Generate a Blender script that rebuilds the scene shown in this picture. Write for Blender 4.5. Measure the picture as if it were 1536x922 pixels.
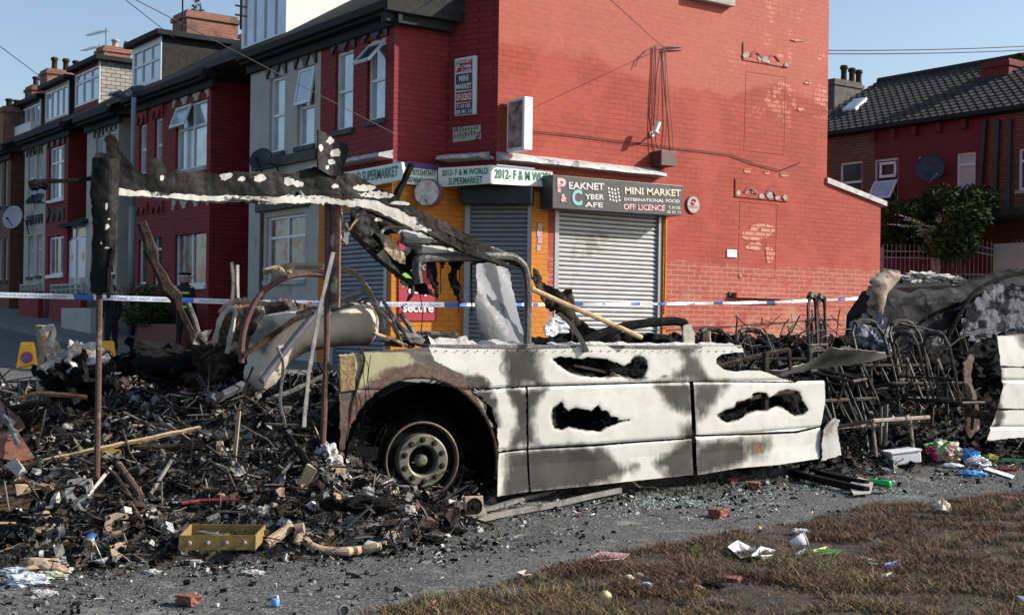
import bpy, bmesh, math, random
import numpy as np
from mathutils import Vector, Matrix, noise as mnoise

# ------------------------------------------------------------------ camera, sky, sun
for o in list(bpy.data.objects): bpy.data.objects.remove(o)
SC = bpy.context.scene
COL = SC.collection
CH = 1.4                      # eye height over the ground beside the coach
F, CX, CY, ROLL = 2000.0, 768.0, 490.0, 0.014
ca, sa = math.cos(math.radians(54.1)), math.sin(math.radians(54.1))
FWD = Vector((ca, sa, 0)); RGT = Vector((sa, -ca, 0)); UP = Vector((0, 0, 1))
cam_d = bpy.data.cameras.new('camera'); cam = bpy.data.objects.new('camera', cam_d); COL.objects.link(cam)
xa = (RGT + UP*ROLL).normalized(); ya = (UP - RGT*ROLL).normalized()
m = Matrix((xa, ya, -FWD)).transposed().to_4x4(); m.translation = Vector((0, 0, CH)); cam.matrix_world = m
cam_d.sensor_width = 36; cam_d.lens = F/1536*36; cam_d.shift_y = (CY-461)/1536
cam_d.clip_start = .1; cam_d.clip_end = 3000
SC.camera = cam
SUNV = Vector((.85, -.53, .575)).normalized()          # towards the sun
W = bpy.data.worlds.new('World'); SC.world = W; W.use_nodes = True
nt = W.node_tree; bg = nt.nodes['Background']; sky = nt.nodes.new('ShaderNodeTexSky')
sky.sky_type = 'NISHITA'; sky.sun_disc = False
sky.sun_elevation = math.asin(SUNV.z); sky.sun_rotation = math.atan2(SUNV.x, SUNV.y)
sky.air_density = 1.0; sky.dust_density = 1.6; sky.ozone_density = 1.2
nt.links.new(sky.outputs[0], bg.inputs[0]); bg.inputs[1].default_value = 0.125
sd = bpy.data.lights.new('sun', 'SUN'); sd.energy = 5.0; sd.angle = math.radians(.5); sd.color = (1, .94, .84)
sun = bpy.data.objects.new('sun', sd); COL.objects.link(sun)
sun.rotation_euler = (-SUNV).to_track_quat('-Z', 'Y').to_euler(); sun.location = (20, -20, 30)
SC.view_settings.view_transform = 'Standard'; SC.view_settings.look = 'None'
SC.view_settings.exposure = 0.48; SC.view_settings.gamma = 1.0

# ------------------------------------------------------------------ geometry helpers
rnd = random.Random(7)
def ray(x, y):
    a, b = x-CX, y-CY
    u, v = (a+ROLL*b)/F, (b-ROLL*a)/F
    return FWD + RGT*u - UP*v
C0 = Vector((0, 0, CH))
def PY(x, y, Y): r = ray(x, y); return C0 + r*(Y/r.y)
def PX(x, y, X): r = ray(x, y); return C0 + r*(X/r.x)
def PZ(x, y, z=0.0): r = ray(x, y); return C0 + r*((z-CH)/r.z)
def PDp(x, y, d): return C0 + ray(x, y)*d
def proj(X, Y, Z):
    d = X*ca+Y*sa; u = (X*sa-Y*ca)/d*F; v = (CH-Z)/d*F
    return CX+u-ROLL*v, CY+v+ROLL*u

def tag(o, label=None, cat=None, group=None, kind=None):
    if label: o['label'] = label
    if cat: o['category'] = cat
    if group: o['group'] = group
    if kind: o['kind'] = kind
    return o
def empty(name, loc, label, cat, group=None):
    o = bpy.data.objects.new(name, None); COL.objects.link(o); o.location = loc; o.empty_display_size = .2
    return tag(o, label, cat, group)
def rootloc(p):
    v = Vector((0, 0, 0))
    while p is not None: v += p.location; p = p.parent
    return v
class MB:
    def __init__(s): s.v = []; s.f = []; s.m = []; s.at = {}
    def add(s, vs, fs, mi=0):
        n = len(s.v); s.v += [tuple(v) for v in vs]; s.f += [tuple(i+n for i in f) for f in fs]; s.m += [mi]*len(fs); return s
    def box(s, a, b, mi=0):
        x0, y0, z0 = [min(p, q) for p, q in zip(a, b)]; x1, y1, z1 = [max(p, q) for p, q in zip(a, b)]
        return s.add([(x0,y0,z0),(x1,y0,z0),(x1,y1,z0),(x0,y1,z0),(x0,y0,z1),(x1,y0,z1),(x1,y1,z1),(x0,y1,z1)],
              [(0,3,2,1),(4,5,6,7),(0,1,5,4),(1,2,6,5),(2,3,7,6),(3,0,4,7)], mi)
    def obox(s, c, ax, ay, az, mi=0):          # centre and three half axes
        c = Vector(c); vs = []
        for k in (-1, 1):
            for i, j in ((-1,-1),(1,-1),(1,1),(-1,1)): vs.append(c+ax*i+ay*j+az*k)
        return s.add(vs, [(0,3,2,1),(4,5,6,7),(0,1,5,4),(1,2,6,5),(2,3,7,6),(3,0,4,7)], mi)
    def tube(s, pts, r, n=8, mi=0, closed=False, flat=1.0, cap=True):
        pts = [Vector(p) for p in pts]; rs = r if isinstance(r, (list, tuple)) else [r]*len(pts)
        rings = []; up = Vector((0.13, .21, 1)).normalized()
        for i, p in enumerate(pts):
            if closed: t = pts[(i+1) % len(pts)]-pts[i-1]
            else: t = pts[min(i+1, len(pts)-1)]-pts[max(i-1, 0)]
            t = t.normalized() if t.length > 1e-9 else Vector((0,0,1))
            a = t.cross(up)
            if a.length < .05: a = t.cross(Vector((1,0,0)))
            a.normalize(); b = a.cross(t).normalized(); up = b
            rings.append([p+(a*math.cos(2*math.pi*k/n)+b*math.sin(2*math.pi*k/n)*flat)*rs[i] for k in range(n)])
        vs = [v for g in rings for v in g]; fs = []; L = len(rings)
        for i in range(L if closed else L-1):
            for k in range(n):
                j = (i+1) % L; fs.append((i*n+k, i*n+(k+1) % n, j*n+(k+1) % n, j*n+k))
        if cap and not closed: fs.append(tuple(range(n-1, -1, -1))); fs.append(tuple((L-1)*n+k for k in range(n)))
        return s.add(vs, fs, mi)
    def lathe(s, c, axis, prof, n=20, mi=0):    # prof = [(radius, along)], axis from c
        axis = Vector(axis).normalized(); c = Vector(c); a = axis.orthogonal().normalized(); b = axis.cross(a)
        vs = [c+axis*h+(a*math.cos(2*math.pi*k/n)+b*math.sin(2*math.pi*k/n))*r for r, h in prof for k in range(n)]
        fs = [(i*n+k, i*n+(k+1) % n, (i+1)*n+(k+1) % n, (i+1)*n+k) for i in range(len(prof)-1) for k in range(n)]
        fs.append(tuple(range(n-1, -1, -1))); fs.append(tuple((len(prof)-1)*n+k for k in range(n)))
        return s.add(vs, fs, mi)
    def prism(s, poly, ext, mi=0):
        n = len(poly); ext = Vector(ext); poly = [Vector(p) for p in poly]
        vs = poly+[p+ext for p in poly]
        return s.add(vs, [tuple(range(n)), tuple(range(2*n-1, n-1, -1))]+[(i, i+n, (i+1) % n+n, (i+1) % n) for i in range(n)], mi)
    def build(s, name, mats, parent=None, loc=None, smooth=False, label=None, cat=None, group=None, kind=None, bevel=0):
        if not isinstance(mats, (list, tuple)): mats = [mats]
        V = np.array(s.v, dtype=np.float64)
        if parent is None and loc is None:
            lo, hi = V.min(0), V.max(0); loc = Vector(((lo[0]+hi[0])/2, (lo[1]+hi[1])/2, lo[2]))
        off = rootloc(parent) if parent is not None else Vector(loc)
        V = V-np.array(off)
        me = bpy.data.meshes.new(name); me.from_pydata([tuple(v) for v in V], [], s.f)
        for mt in mats: me.materials.append(mt)
        if len(mats) > 1: me.polygons.foreach_set('material_index', s.m)
        for k, arr in s.at.items():
            a = me.attributes.new(k, 'FLOAT', 'POINT'); a.data.foreach_set('value', np.asarray(arr, dtype=np.float32))
        if smooth: me.polygons.foreach_set('use_smooth', [True]*len(me.polygons))
        me.update()
        o = bpy.data.objects.new(name, me); COL.objects.link(o)
        if parent is not None: o.parent = parent
        else: o.location = off
        if bevel:
            b = o.modifiers.new('b', 'BEVEL'); b.width = bevel; b.segments = 2; b.limit_method = 'ANGLE'
        return tag(o, label, cat, group, kind)

def h2(ix, iy, seed):
    n = (ix.astype(np.int64)*374761393 + iy.astype(np.int64)*668265263 + seed*1442695041) & 0x7fffffff
    n = ((n ^ (n >> 13))*1274126177) & 0x7fffffff
    return ((n ^ (n >> 16)) & 0xffff)/65535.0
def vn(x, y, seed=0):
    x = np.asarray(x, float); y = np.asarray(y, float)
    ix, iy = np.floor(x), np.floor(y); fx, fy = x-ix, y-iy
    fx = fx*fx*(3-2*fx); fy = fy*fy*(3-2*fy)
    a = h2(ix, iy, seed); b = h2(ix+1, iy, seed); c = h2(ix, iy+1, seed); d = h2(ix+1, iy+1, seed)
    return (a*(1-fx)+b*fx)*(1-fy)+(c*(1-fx)+d*fx)*fy
def fbm(x, y, seed=0, o=4):
    s = 0; a = 1; t = 0
    for k in range(o): s = s+a*vn(np.asarray(x)*2**k, np.asarray(y)*2**k, seed+k*17); t += a; a *= .5
    return s/t
def pip(px, py, poly):
    ins = np.zeros(px.shape, bool); n = len(poly)
    for i in range(n):
        x1, y1 = poly[i]; x2, y2 = poly[(i+1) % n]
        if y1 == y2: continue
        c = ((y1 > py) != (y2 > py)) & (px < (x2-x1)*(py-y1)/(y2-y1)+x1); ins ^= c
    return ins
def sdp(px, py, poly):                     # signed distance, negative inside
    d = np.full(px.shape, 1e9); n = len(poly)
    for i in range(n):
        x1, y1 = poly[i]; x2, y2 = poly[(i+1) % n]; ex, ey = x2-x1, y2-y1
        t = np.clip(((px-x1)*ex+(py-y1)*ey)/(ex*ex+ey*ey+1e-9), 0, 1)
        d = np.minimum(d, np.hypot(px-x1-t*ex, py-y1-t*ey))
    return np.where(pip(px, py, poly), -d, d)

def plate(name, poly, mats, parent, Y=8.5, holes=(), cell=.012, rag=2.5, hrag=3.0, disp=None, soot=None, rust=None,
          thick=.006, smooth=False, plane='Y', crag=0., rough_=1., **kw):
    if crag == 0. and not isinstance(mats, (list, tuple)) and mats.name.startswith(('charred', 'scorched_tan_', 'tangled', 'matt', 'blistered')): crag = .18 if mats.name.startswith('blist') else .8
    """sheet metal cut to an outline, at plane Y (or X); outline in photo pixels turned into metres on that plane"""
    PP = (lambda x, y: PY(x, y, Y)) if plane == 'Y' else (lambda x, y: PX(x, y, Y))
    w = [PP(x, y) for x, y in poly]
    k = 0 if plane == 'Y' else 1
    u0, u1 = min(p[k] for p in w)-.02, max(p[k] for p in w)+.02; z0, z1 = min(p.z for p in w)-.02, max(p.z for p in w)+.02
    nu, nz = int((u1-u0)/cell)+2, int((z1-z0)/cell)+2
    U, Z = np.meshgrid(u0+np.arange(nu)*cell, z0+np.arange(nz)*cell)
    def pr(U, Z):
        return proj(U, np.full_like(U, Y), Z) if plane == 'Y' else proj(np.full_like(U, Y), U, Z)
    cx, cy = pr(U[:-1, :-1]+cell/2, Z[:-1, :-1]+cell/2)
    jn = (fbm(cx/5, cy/5, 3)-.5)*2
    keep = sdp(cx, cy, poly)+jn*rag < 0
    for h in holes: keep &= (sdp(cx, cy, h)+jn*hrag > 0)
    vx, vy = pr(U, Z)
    used = np.zeros(U.shape, bool)
    for a in (slice(0, -1), slice(1, None)):
        for b in (slice(0, -1), slice(1, None)): used[a, b] |= keep
    idx = -np.ones(U.shape, int); idx[used] = np.arange(used.sum())
    bd = np.zeros(U.shape, int); 
    for a in (slice(0, -1), slice(1, None)):
        for b in (slice(0, -1), slice(1, None)): bd[a, b] += keep
    bd = (bd > 0) & (bd < 4)
    jv = (fbm(vx/5, vy/5, 3)-.5)*2; Ff = sdp(vx, vy, poly)+jv*rag
    for h in holes: Ff = np.maximum(Ff, -(sdp(vx, vy, h)+jv*hrag))
    Fz_, Fu_ = np.gradient(Ff, cell); gg = Fz_**2+Fu_**2+1e-6
    st = np.clip(np.hypot(Ff*Fu_/gg, Ff*Fz_/gg), 1e-9, None); lim = np.minimum(1, .75*cell/st)
    U = np.where(bd, U-Ff*Fu_/gg*lim, U); Z = np.where(bd, Z-Ff*Fz_/gg*lim, Z); vx, vy = pr(U, Z)
    D = np.zeros(U.shape) if disp is None else disp(U, Z, vx, vy)
    D = D + (fbm(U*9, Z*9, 5)-.5)*.012*rough_ + (fbm(U*34, Z*34, 6)-.5)*.03*crag
    mb = MB()
    uu, zz, dd = U[used], Z[used], D[used]
    mb.v = [(a, Y+d, c) if plane == 'Y' else (Y+d, a, c) for a, c, d in zip(uu, zz, dd)]
    ii, jj = np.nonzero(keep)
    mb.f = [(idx[i, j], idx[i, j+1], idx[i+1, j+1], idx[i+1, j]) for i, j in zip(ii, jj)]
    mb.m = [0]*len(mb.f)
    pxu, pyu = vx[used], vy[used]
    if soot is not None: mb.at['soot'] = soot(pxu, pyu)
    if rust is not None: mb.at['rust'] = rust(pxu, pyu)
    if not mb.f: raise Exception('empty plate '+name)
    o = mb.build(name, mats, parent, smooth=smooth, **kw)
    md = o.modifiers.new('s', 'SOLIDIFY'); md.thickness = thick; md.offset = 1
    return o

# ------------------------------------------------------------------ materials
def S(n, t, **kw):
    x = n.new(t)
    for k, v in kw.items(): setattr(x, k, v)
    return x
def mat(name, c1, c2=None, scale=4.0, rough=.7, metal=0.0, bump=.15, bscale=None, c3=None, sc3=1.5, t3=.6, spec=.5, lo=.35, hi=.65, detail=6):
    mt = bpy.data.materials.new(name); mt.use_nodes = True; n = mt.node_tree.nodes; l = mt.node_tree.links
    b = n['Principled BSDF']; b.inputs['Roughness'].default_value = rough; b.inputs['Metallic'].default_value = metal
    b.inputs['Specular IOR Level'].default_value = spec
    g = n.new('ShaderNodeNewGeometry')
    c1 = tuple(c1)+(1,); c2 = tuple(c2)+(1,) if c2 else c1
    def nz(sc, dt=detail):
        t = n.new('ShaderNodeTexNoise'); t.inputs['Scale'].default_value = sc; t.inputs['Detail'].default_value = dt
        t.inputs['Roughness'].default_value = .62; l.new(g.outputs['Position'], t.inputs['Vector']); return t
    t = nz(scale); r = n.new('ShaderNodeValToRGB'); r.color_ramp.elements[0].position = lo; r.color_ramp.elements[1].position = hi
    r.color_ramp.elements[0].color = c1; r.color_ramp.elements[1].color = c2
    l.new(t.outputs['Fac'], r.inputs[0]); out = r.outputs[0]
    if c3:
        t2 = nz(sc3); r2 = n.new('ShaderNodeValToRGB'); r2.color_ramp.elements[0].position = t3; r2.color_ramp.elements[1].position = t3+.08
        l.new(t2.outputs['Fac'], r2.inputs[0]); mx = n.new('ShaderNodeMixRGB'); l.new(r2.outputs[0], mx.inputs[0])
        l.new(out, mx.inputs[1]); mx.inputs[2].default_value = tuple(c3)+(1,); out = mx.outputs[0]
    l.new(out, b.inputs['Base Color'])
    if bump:
        tb = nz(bscale or scale*3); bp = n.new('ShaderNodeBump'); bp.inputs['Strength'].default_value = bump; bp.inputs['Distance'].default_value = .02
        l.new(tb.outputs['Fac'], bp.inputs['Height']); l.new(bp.outputs[0], b.inputs['Normal'])
    return mt
def brickmat(name, c1, c2, mortar, bw=.30, bh=.1, msize=.012, patch=None, rough=.75, bump=.5, pscale=.6, gable=False):
    mt = bpy.data.materials.new(name); mt.use_nodes = True; n = mt.node_tree.nodes; l = mt.node_tree.links
    b = n['Principled BSDF']; b.inputs['Roughness'].default_value = rough; b.inputs['Specular IOR Level'].default_value = .3
    g = n.new('ShaderNodeNewGeometry'); sp = n.new('ShaderNodeSeparateXYZ'); l.new(g.outputs['Position'], sp.inputs[0])
    ad = n.new('ShaderNodeMath'); ad.operation = 'ADD'; l.new(sp.outputs[0], ad.inputs[0]); l.new(sp.outputs[1], ad.inputs[1])
    cb = n.new('ShaderNodeCombineXYZ'); l.new(ad.outputs[0], cb.inputs[0]); l.new(sp.outputs[2], cb.inputs[1])
    def nz(sc, dt=5, ro=.6):
        t = n.new('ShaderNodeTexNoise'); t.inputs['Scale'].default_value = sc; t.inputs['Detail'].default_value = dt
        t.inputs['Roughness'].default_value = ro; l.new(g.outputs['Position'], t.inputs['Vector']); return t
    wob = nz(5, 3); wm = n.new('ShaderNodeVectorMath'); wm.operation = 'SCALE'; wm.inputs[3].default_value = .014; l.new(wob.outputs['Color'], wm.inputs[0])
    wa = n.new('ShaderNodeVectorMath'); wa.operation = 'ADD'; l.new(cb.outputs[0], wa.inputs[0]); l.new(wm.outputs[0], wa.inputs[1])
    br = n.new('ShaderNodeTexBrick'); br.offset = .5; l.new(wa.outputs[0], br.inputs['Vector'])
    br.inputs['Scale'].default_value = 1; br.inputs['Mortar Size'].default_value = msize; br.inputs['Brick Width'].default_value = bw
    br.inputs['Row Height'].default_value = bh; br.inputs['Mortar Smooth'].default_value = .3; br.inputs['Bias'].default_value = 0
    br.inputs['Color1'].default_value = c1+(1,); br.inputs['Color2'].default_value = c2+(1,); br.inputs['Mortar'].default_value = mortar+(1,)
    out = br.outputs['Color']
    def ramp(sock, a, b_):
        m_ = n.new('ShaderNodeMapRange'); m_.inputs[1].default_value = a; m_.inputs[2].default_value = b_; m_.interpolation_type = 'SMOOTHSTEP'
        l.new(sock, m_.inputs[0]); return m_.outputs[0]
    def mix(f, a, c):
        m_ = n.new('ShaderNodeMixRGB'); l.new(f, m_.inputs[0]) if not isinstance(f, float) else setattr(m_.inputs[0], 'default_value', f)
        l.new(a, m_.inputs[1])
        if isinstance(c, tuple): m_.inputs[2].default_value = c+(1,)
        else: l.new(c, m_.inputs[2])
        return m_.outputs[0]
    def math_(op, a, b2):
        m_ = n.new('ShaderNodeMath'); m_.operation = op
        for i, s_ in enumerate((a, b2)):
            if isinstance(s_, (int, float)): m_.inputs[i].default_value = s_
            else: l.new(s_, m_.inputs[i])
        return m_.outputs[0]
    big = nz(pscale, 6)
    if patch:
        out = mix(math_('MULTIPLY', ramp(big.outputs['Fac'], .48, .62), .75), out, patch)
    if gable:
        # second brick layer: bare pointing at the foot of the wall
        b2 = n.new('ShaderNodeTexBrick'); b2.offset = .5; l.new(wa.outputs[0], b2.inputs['Vector'])
        for k_, v_ in (('Scale', 1), ('Mortar Size', .009), ('Brick Width', bw), ('Row Height', bh), ('Mortar Smooth', .2)): b2.inputs[k_].default_value = v_
        b2.inputs['Color1'].default_value = (.31, .06, .045, 1); b2.inputs['Color2'].default_value = (.37, .08, .055, 1); b2.inputs['Mortar'].default_value = (.42, .24, .17, 1)
        zn = nz(.5, 4); zz = math_('ADD', sp.outputs[2], math_('MULTIPLY', zn.outputs['Fac'], .5))
        lowf = math_('SUBTRACT', 1.0, ramp(zz, 3.02, 3.10))
        fade = nz(3, 5); lowf2 = math_('MULTIPLY', lowf, ramp(fade.outputs['Fac'], .30, .48))
        out = mix(lowf2, out, b2.outputs['Color'])
        # worn bare zone: sandy dirt just above the street
        wn = nz(1.3, 6); d2 = math_('MULTIPLY', math_('SUBTRACT', 1.0, ramp(zz, 2.2, 2.75)), ramp(wn.outputs['Fac'], .45, .62))
        out = mix(math_('MULTIPLY', d2, .55), out, (.42, .27, .18))
        # salmon faded paint in the upper part and flaking at the back edge
        upn = nz(.35, 5, .5); up = math_('MULTIPLY', ramp(math_('ADD', zz, math_('MULTIPLY', upn.outputs['Fac'], 2.2)), 7.75, 7.95), .62); out = mix(up, out, (.41, .115, .082))
        fl = nz(1.8, 7, .7); e = math_('MULTIPLY', ramp(sp.outputs[0], 19.5, 22.5), ramp(zz, 5.8, 6.8))
        e2 = math_('MULTIPLY', e, ramp(fl.outputs['Fac'], .54, .58))
        b3 = n.new('ShaderNodeTexBrick'); b3.offset = .5; l.new(wa.outputs[0], b3.inputs['Vector'])
        for k_, v_ in (('Scale', 1), ('Mortar Size', .014), ('Brick Width', bw), ('Row Height', bh)): b3.inputs[k_].default_value = v_
        b3.inputs['Color1'].default_value = (.50, .16, .11, 1); b3.inputs['Color2'].default_value = (.55, .22, .15, 1); b3.inputs['Mortar'].default_value = (.30, .06, .05, 1)
        out = mix(e2, out, b3.outputs['Color'])
    gr = nz(9, 6); out2 = n.new('ShaderNodeHueSaturation'); l.new(out, out2.inputs['Color'])
    l.new(math_('ADD', math_('MULTIPLY', gr.outputs['Fac'], .5), .75), out2.inputs['Value'])
    l.new(out2.outputs[0], b.inputs['Base Color'])
    hb = math_('ADD', math_('MULTIPLY', br.outputs['Fac'], -1.0), math_('MULTIPLY', gr.outputs['Fac'], .5))
    bp = n.new('ShaderNodeBump'); bp.inputs['Strength'].default_value = bump; bp.inputs['Distance'].default_value = .015
    l.new(hb, bp.inputs['Height']); l.new(bp.outputs[0], b.inputs['Normal'])
    return mt
def attrmat(name, clean, soot_c, rust_c, rough=.5, fine=40, edge=.12, spec=.4, metal=0., dirt=.06, w1=.30, w2=.35, fringe=.55, bmp=.25):
    """paint, with 'soot' and 'rust' stain attributes of the sheet"""
    mt = bpy.data.materials.new(name); mt.use_nodes = True; n = mt.node_tree.nodes; l = mt.node_tree.links
    b = n['Principled BSDF']; b.inputs['Roughness'].default_value = rough; b.inputs['Specular IOR Level'].default_value = spec; b.inputs['Metallic'].default_value = metal
    g = n.new('ShaderNodeNewGeometry')
    def nz(sc, dt=6, ro=.65):
        t = n.new('ShaderNodeTexNoise'); t.inputs['Scale'].default_value = sc; t.inputs['Detail'].default_value = dt
        t.inputs['Roughness'].default_value = ro; l.new(g.outputs['Position'], t.inputs['Vector']); return t.outputs['Fac']
    def M_(op, a, b2):
        m_ = n.new('ShaderNodeMath'); m_.operation = op
        for i, s_ in enumerate((a, b2)):
            if isinstance(s_, (int, float)): m_.inputs[i].default_value = s_
            else: l.new(s_, m_.inputs[i])
        return m_.outputs[0]
    def rmp(s_, a, b_):
        m_ = n.new('ShaderNodeMapRange'); m_.inputs[1].default_value = a; m_.inputs[2].default_value = b_; m_.interpolation_type = 'SMOOTHSTEP'
        l.new(s_, m_.inputs[0]); return m_.outputs[0]
    def mix(f, a, c):
        m_ = n.new('ShaderNodeMixRGB'); l.new(f, m_.inputs[0])
        for i, s_ in ((1, a), (2, c)):
            if isinstance(s_, tuple): m_.inputs[i].default_value = s_+(1,)
            else: l.new(s_, m_.inputs[i])
        return m_.outputs[0]
    def att(k):
        a = n.new('ShaderNodeAttribute'); a.attribute_name = k; return a.outputs['Fac']
    f1 = nz(fine); f2 = nz(7); f3 = nz(2.2)
    c = mix(M_('MULTIPLY', rmp(f2, .4, .75), dirt*4), clean, tuple(x*.72 for x in clean))
    s_ = att('soot'); sn = M_('ADD', s_, M_('ADD', M_('MULTIPLY', M_('SUBTRACT', f1, .5), w1), M_('MULTIPLY', M_('SUBTRACT', f2, .5), w2)))
    c = mix(M_('MULTIPLY', rmp(sn, .16, .5), fringe), c, tuple(.55*x+.45*y for x, y in zip((.42, .34, .27), soot_c)))
    c = mix(rmp(sn, .5-edge, .5+edge*.8), c, mix(rmp(f3, .4, .62), soot_c, tuple(min(1, x*1.7+.003) for x in soot_c)))
    r_ = att('rust'); rn = M_('ADD', r_, M_('MULTIPLY', M_('SUBTRACT', f2, .5), 1.1))
    c = mix(rmp(rn, .4, .65), c, mix(rmp(f1, .35, .65), rust_c, tuple(x*.35 for x in rust_c)))
    l.new(c, b.inputs['Base Color'])
    bp = n.new('ShaderNodeBump'); bp.inputs['Strength'].default_value = bmp; bp.inputs['Distance'].default_value = .01
    l.new(f1, bp.inputs['Height']); l.new(bp.outputs[0], b.inputs['Normal'])
    return mt

RED1, RED2 = (.285, .042, .026), (.335, .052, .031)
m_gable = brickmat('painted_red_brick_gable', RED1, RED2, (.16, .022, .018), bw=.32, bh=.101, msize=.0065, patch=(.36, .066, .042), gable=True, bump=.35)
m_redfront = brickmat('shade_darkened_red_brick', (.225, .022, .027), (.26, .028, .031), (.10, .010, .014), bw=.3, bh=.1, msize=.008, patch=(.18, .018, .024), bump=.6)  # red brick made darker in its colour for the shaded fronts
m_dkbrick = brickmat('dark_brown_brick', (.15, .06, .04), (.22, .085, .055), (.06, .04, .03), bw=.26, bh=.09, msize=.012, bump=.6)
m_chim = brickmat('chimney_brick', (.24, .10, .065), (.30, .125, .08), (.16, .11, .085), bw=.26, bh=.09, msize=.01, patch=(.10, .06, .05), pscale=1.2)
m_rightred = brickmat('deep_red_rear_brick', (.13, .018, .020), (.155, .021, .023), (.10, .012, .014), bw=.3, bh=.1, msize=.006, bump=.3)
m_orange = brickmat('orange_painted_brick', (.50, .175, .018), (.52, .185, .02), (.32, .10, .01), bw=.32, bh=.1, msize=.006, bump=.4)
m_whitebrick = brickmat('pale_slate_cladding', (.42, .40, .37), (.30, .28, .26), (.05, .05, .05), bw=.3, bh=.12, msize=.012, bump=.4)
m_grey = mat('grey_painted_stone', (.44, .41, .37), (.37, .345, .31), 2, rough=.85, c3=(.26, .24, .215), sc3=.8, t3=.62)
m_beige = mat('cream_painted_stone', (.46, .43, .37), (.38, .355, .30), 2, rough=.85, c3=(.2, .18, .15), sc3=.9, t3=.62)
m_stone = mat('blackened_stone', (.05, .045, .042), (.11, .1, .09), 6, rough=.9, bump=.4)
m_palestone = mat('weathered_pale_stone', (.45, .42, .37), (.26, .24, .21), 7, rough=.9, bump=.4)
m_black = mat('black_painted_timber', (.012, .012, .014), (.022, .022, .025), 4, rough=.55)
m_gut = mat('black_gutter', (.010, .010, .012), (.02, .02, .022), 3, rough=.75, spec=.25)
m_slate = mat('dark_roof_slate', (.022, .022, .024), (.045, .043, .040), 9, rough=.9, spec=.2, bump=.5, bscale=14)
m_lead = mat('weathered_lead', (.30, .30, .31), (.5, .49, .47), 5, rough=.6, c3=(.09, .08, .08), sc3=3, t3=.58, bump=.5)
m_white = mat('white_plastic', (.72, .73, .75), (.66, .67, .69), 3, rough=.4, bump=.02)
m_whiterender = mat('white_render', (.8, .79, .76), (.72, .7, .66), 2, rough=.8, bump=.1)
m_pane = mat('window_glass', (.50, .55, .60), (.34, .38, .42), 1.3, rough=.10, metal=.30, bump=0.0, spec=.8)
m_pane_dk = mat('dark_window_glass', (.08, .09, .10), (.04, .045, .05), .8, rough=.05, metal=.3, bump=0.0, spec=.8)
m_pane_red = mat('glass_painted_reflection', (.19, .07, .07), (.20, .21, .23), 2.2, rough=.12, metal=.2, bump=0.0, lo=.47, hi=.53)  # reddish blotches painted in as a reflection of the street
m_curtain = mat('net_curtain', (.55, .55, .55), (.38, .38, .38), 20, rough=.9, bump=0)
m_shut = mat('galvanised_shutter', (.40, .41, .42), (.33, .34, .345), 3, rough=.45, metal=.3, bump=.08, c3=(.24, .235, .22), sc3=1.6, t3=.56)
m_shut_shade = mat('shaded_shutter_grey', (.22, .235, .26), (.18, .19, .21), 3, rough=.5, metal=.3, bump=.05)  # darker bluish copy of the shutter grey, shade put into the colour
m_purple = mat('purple_fascia', (.10, .045, .20), (.08, .035, .16), 3, rough=.5)
m_pipe = mat('downpipe_black', (.014, .014, .018), (.02, .02, .024), 3, rough=.5)
m_char = mat('charred_black', (.005, .005, .005), (.016, .015, .014), 14, rough=.92, bump=.9, bscale=60, c3=(.075, .07, .064), sc3=14, t3=.63, spec=.08)
m_char2 = mat('charred_brown', (.02, .014, .010), (.07, .048, .035), 12, rough=.9, spec=.15, bump=.8, bscale=40, c3=(.22, .2, .18), sc3=9, t3=.66)
m_soot = mat('matt_soot', (.004, .004, .004), (.010, .010, .010), 6, rough=.9, bump=.3, spec=.05)
m_ash = mat('pale_ash', (.30, .29, .28), (.58, .57, .55), 16, rough=.95, bump=.8, bscale=50)
m_ashdk = mat('grey_ash', (.08, .078, .075), (.19, .185, .18), 14, rough=.95, bump=.8, bscale=45)
m_rust = mat('rusty_steel', (.12, .062, .042), (.065, .038, .028), 12, rough=.8, bump=.5, bscale=60, c3=(.24, .19, .15), sc3=8, t3=.6)
m_rustred = mat('red_rusted_pipe', (.13, .055, .042), (.07, .035, .028), 12, rough=.75, bump=.4, c3=(.04, .03, .025), sc3=9, t3=.58)
m_rustor = mat('orange_rust_sheet', (.28, .095, .045), (.13, .06, .04), 9, rough=.85, bump=.5, c3=(.2, .19, .18), sc3=5, t3=.57)
m_tan = mat('scorched_tan_metal', (.38, .28, .18), (.25, .18, .12), 9, rough=.7, bump=.3, c3=(.08, .06, .05), sc3=7, t3=.58)
m_cast = mat('scorched_cast_iron', (.42, .31, .21), (.27, .19, .13), 14, rough=.75, bump=.4, c3=(.09, .07, .055), sc3=16, t3=.6)
m_timber = mat('scorched_timber', (.42, .26, .13), (.55, .40, .24), 8, rough=.8, bump=.4, c3=(.06, .045, .035), sc3=5, t3=.56)
m_yellow = mat('mustard_painted_steel', (.27, .18, .05), (.20, .13, .04), 8, rough=.6, bump=.2, c3=(.08, .06, .04), sc3=6, t3=.62)
m_steel = mat('burnt_grey_steel', (.20, .195, .185), (.11, .105, .10), 8, rough=.55, metal=.3, bump=.3, c3=(.03, .028, .026), sc3=5, t3=.56)
m_tank = mat('scorched_tank_shell', (.34, .29, .23), (.22, .18, .14), 3.0, rough=.6, metal=.1, bump=.15, c3=(.46, .42, .36), sc3=1.8, t3=.54)
m_brick = mat('broken_red_brick', (.24, .085, .06), (.17, .055, .042), 16, rough=.9, bump=.6, c3=(.42, .34, .28), sc3=14, t3=.64)
m_leaf = mat('shrub_leaf', (.03, .055, .018), (.05, .08, .025), 3, spec=.1, rough=.8, bump=0)
m_leafdk = mat('dark_shrub_leaf', (.016, .03, .010), (.032, .05, .016), 3, spec=.08, rough=.9, bump=0)
m_bark = mat('bark', (.09, .07, .05), (.05, .04, .03), 8, rough=.9)
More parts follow.
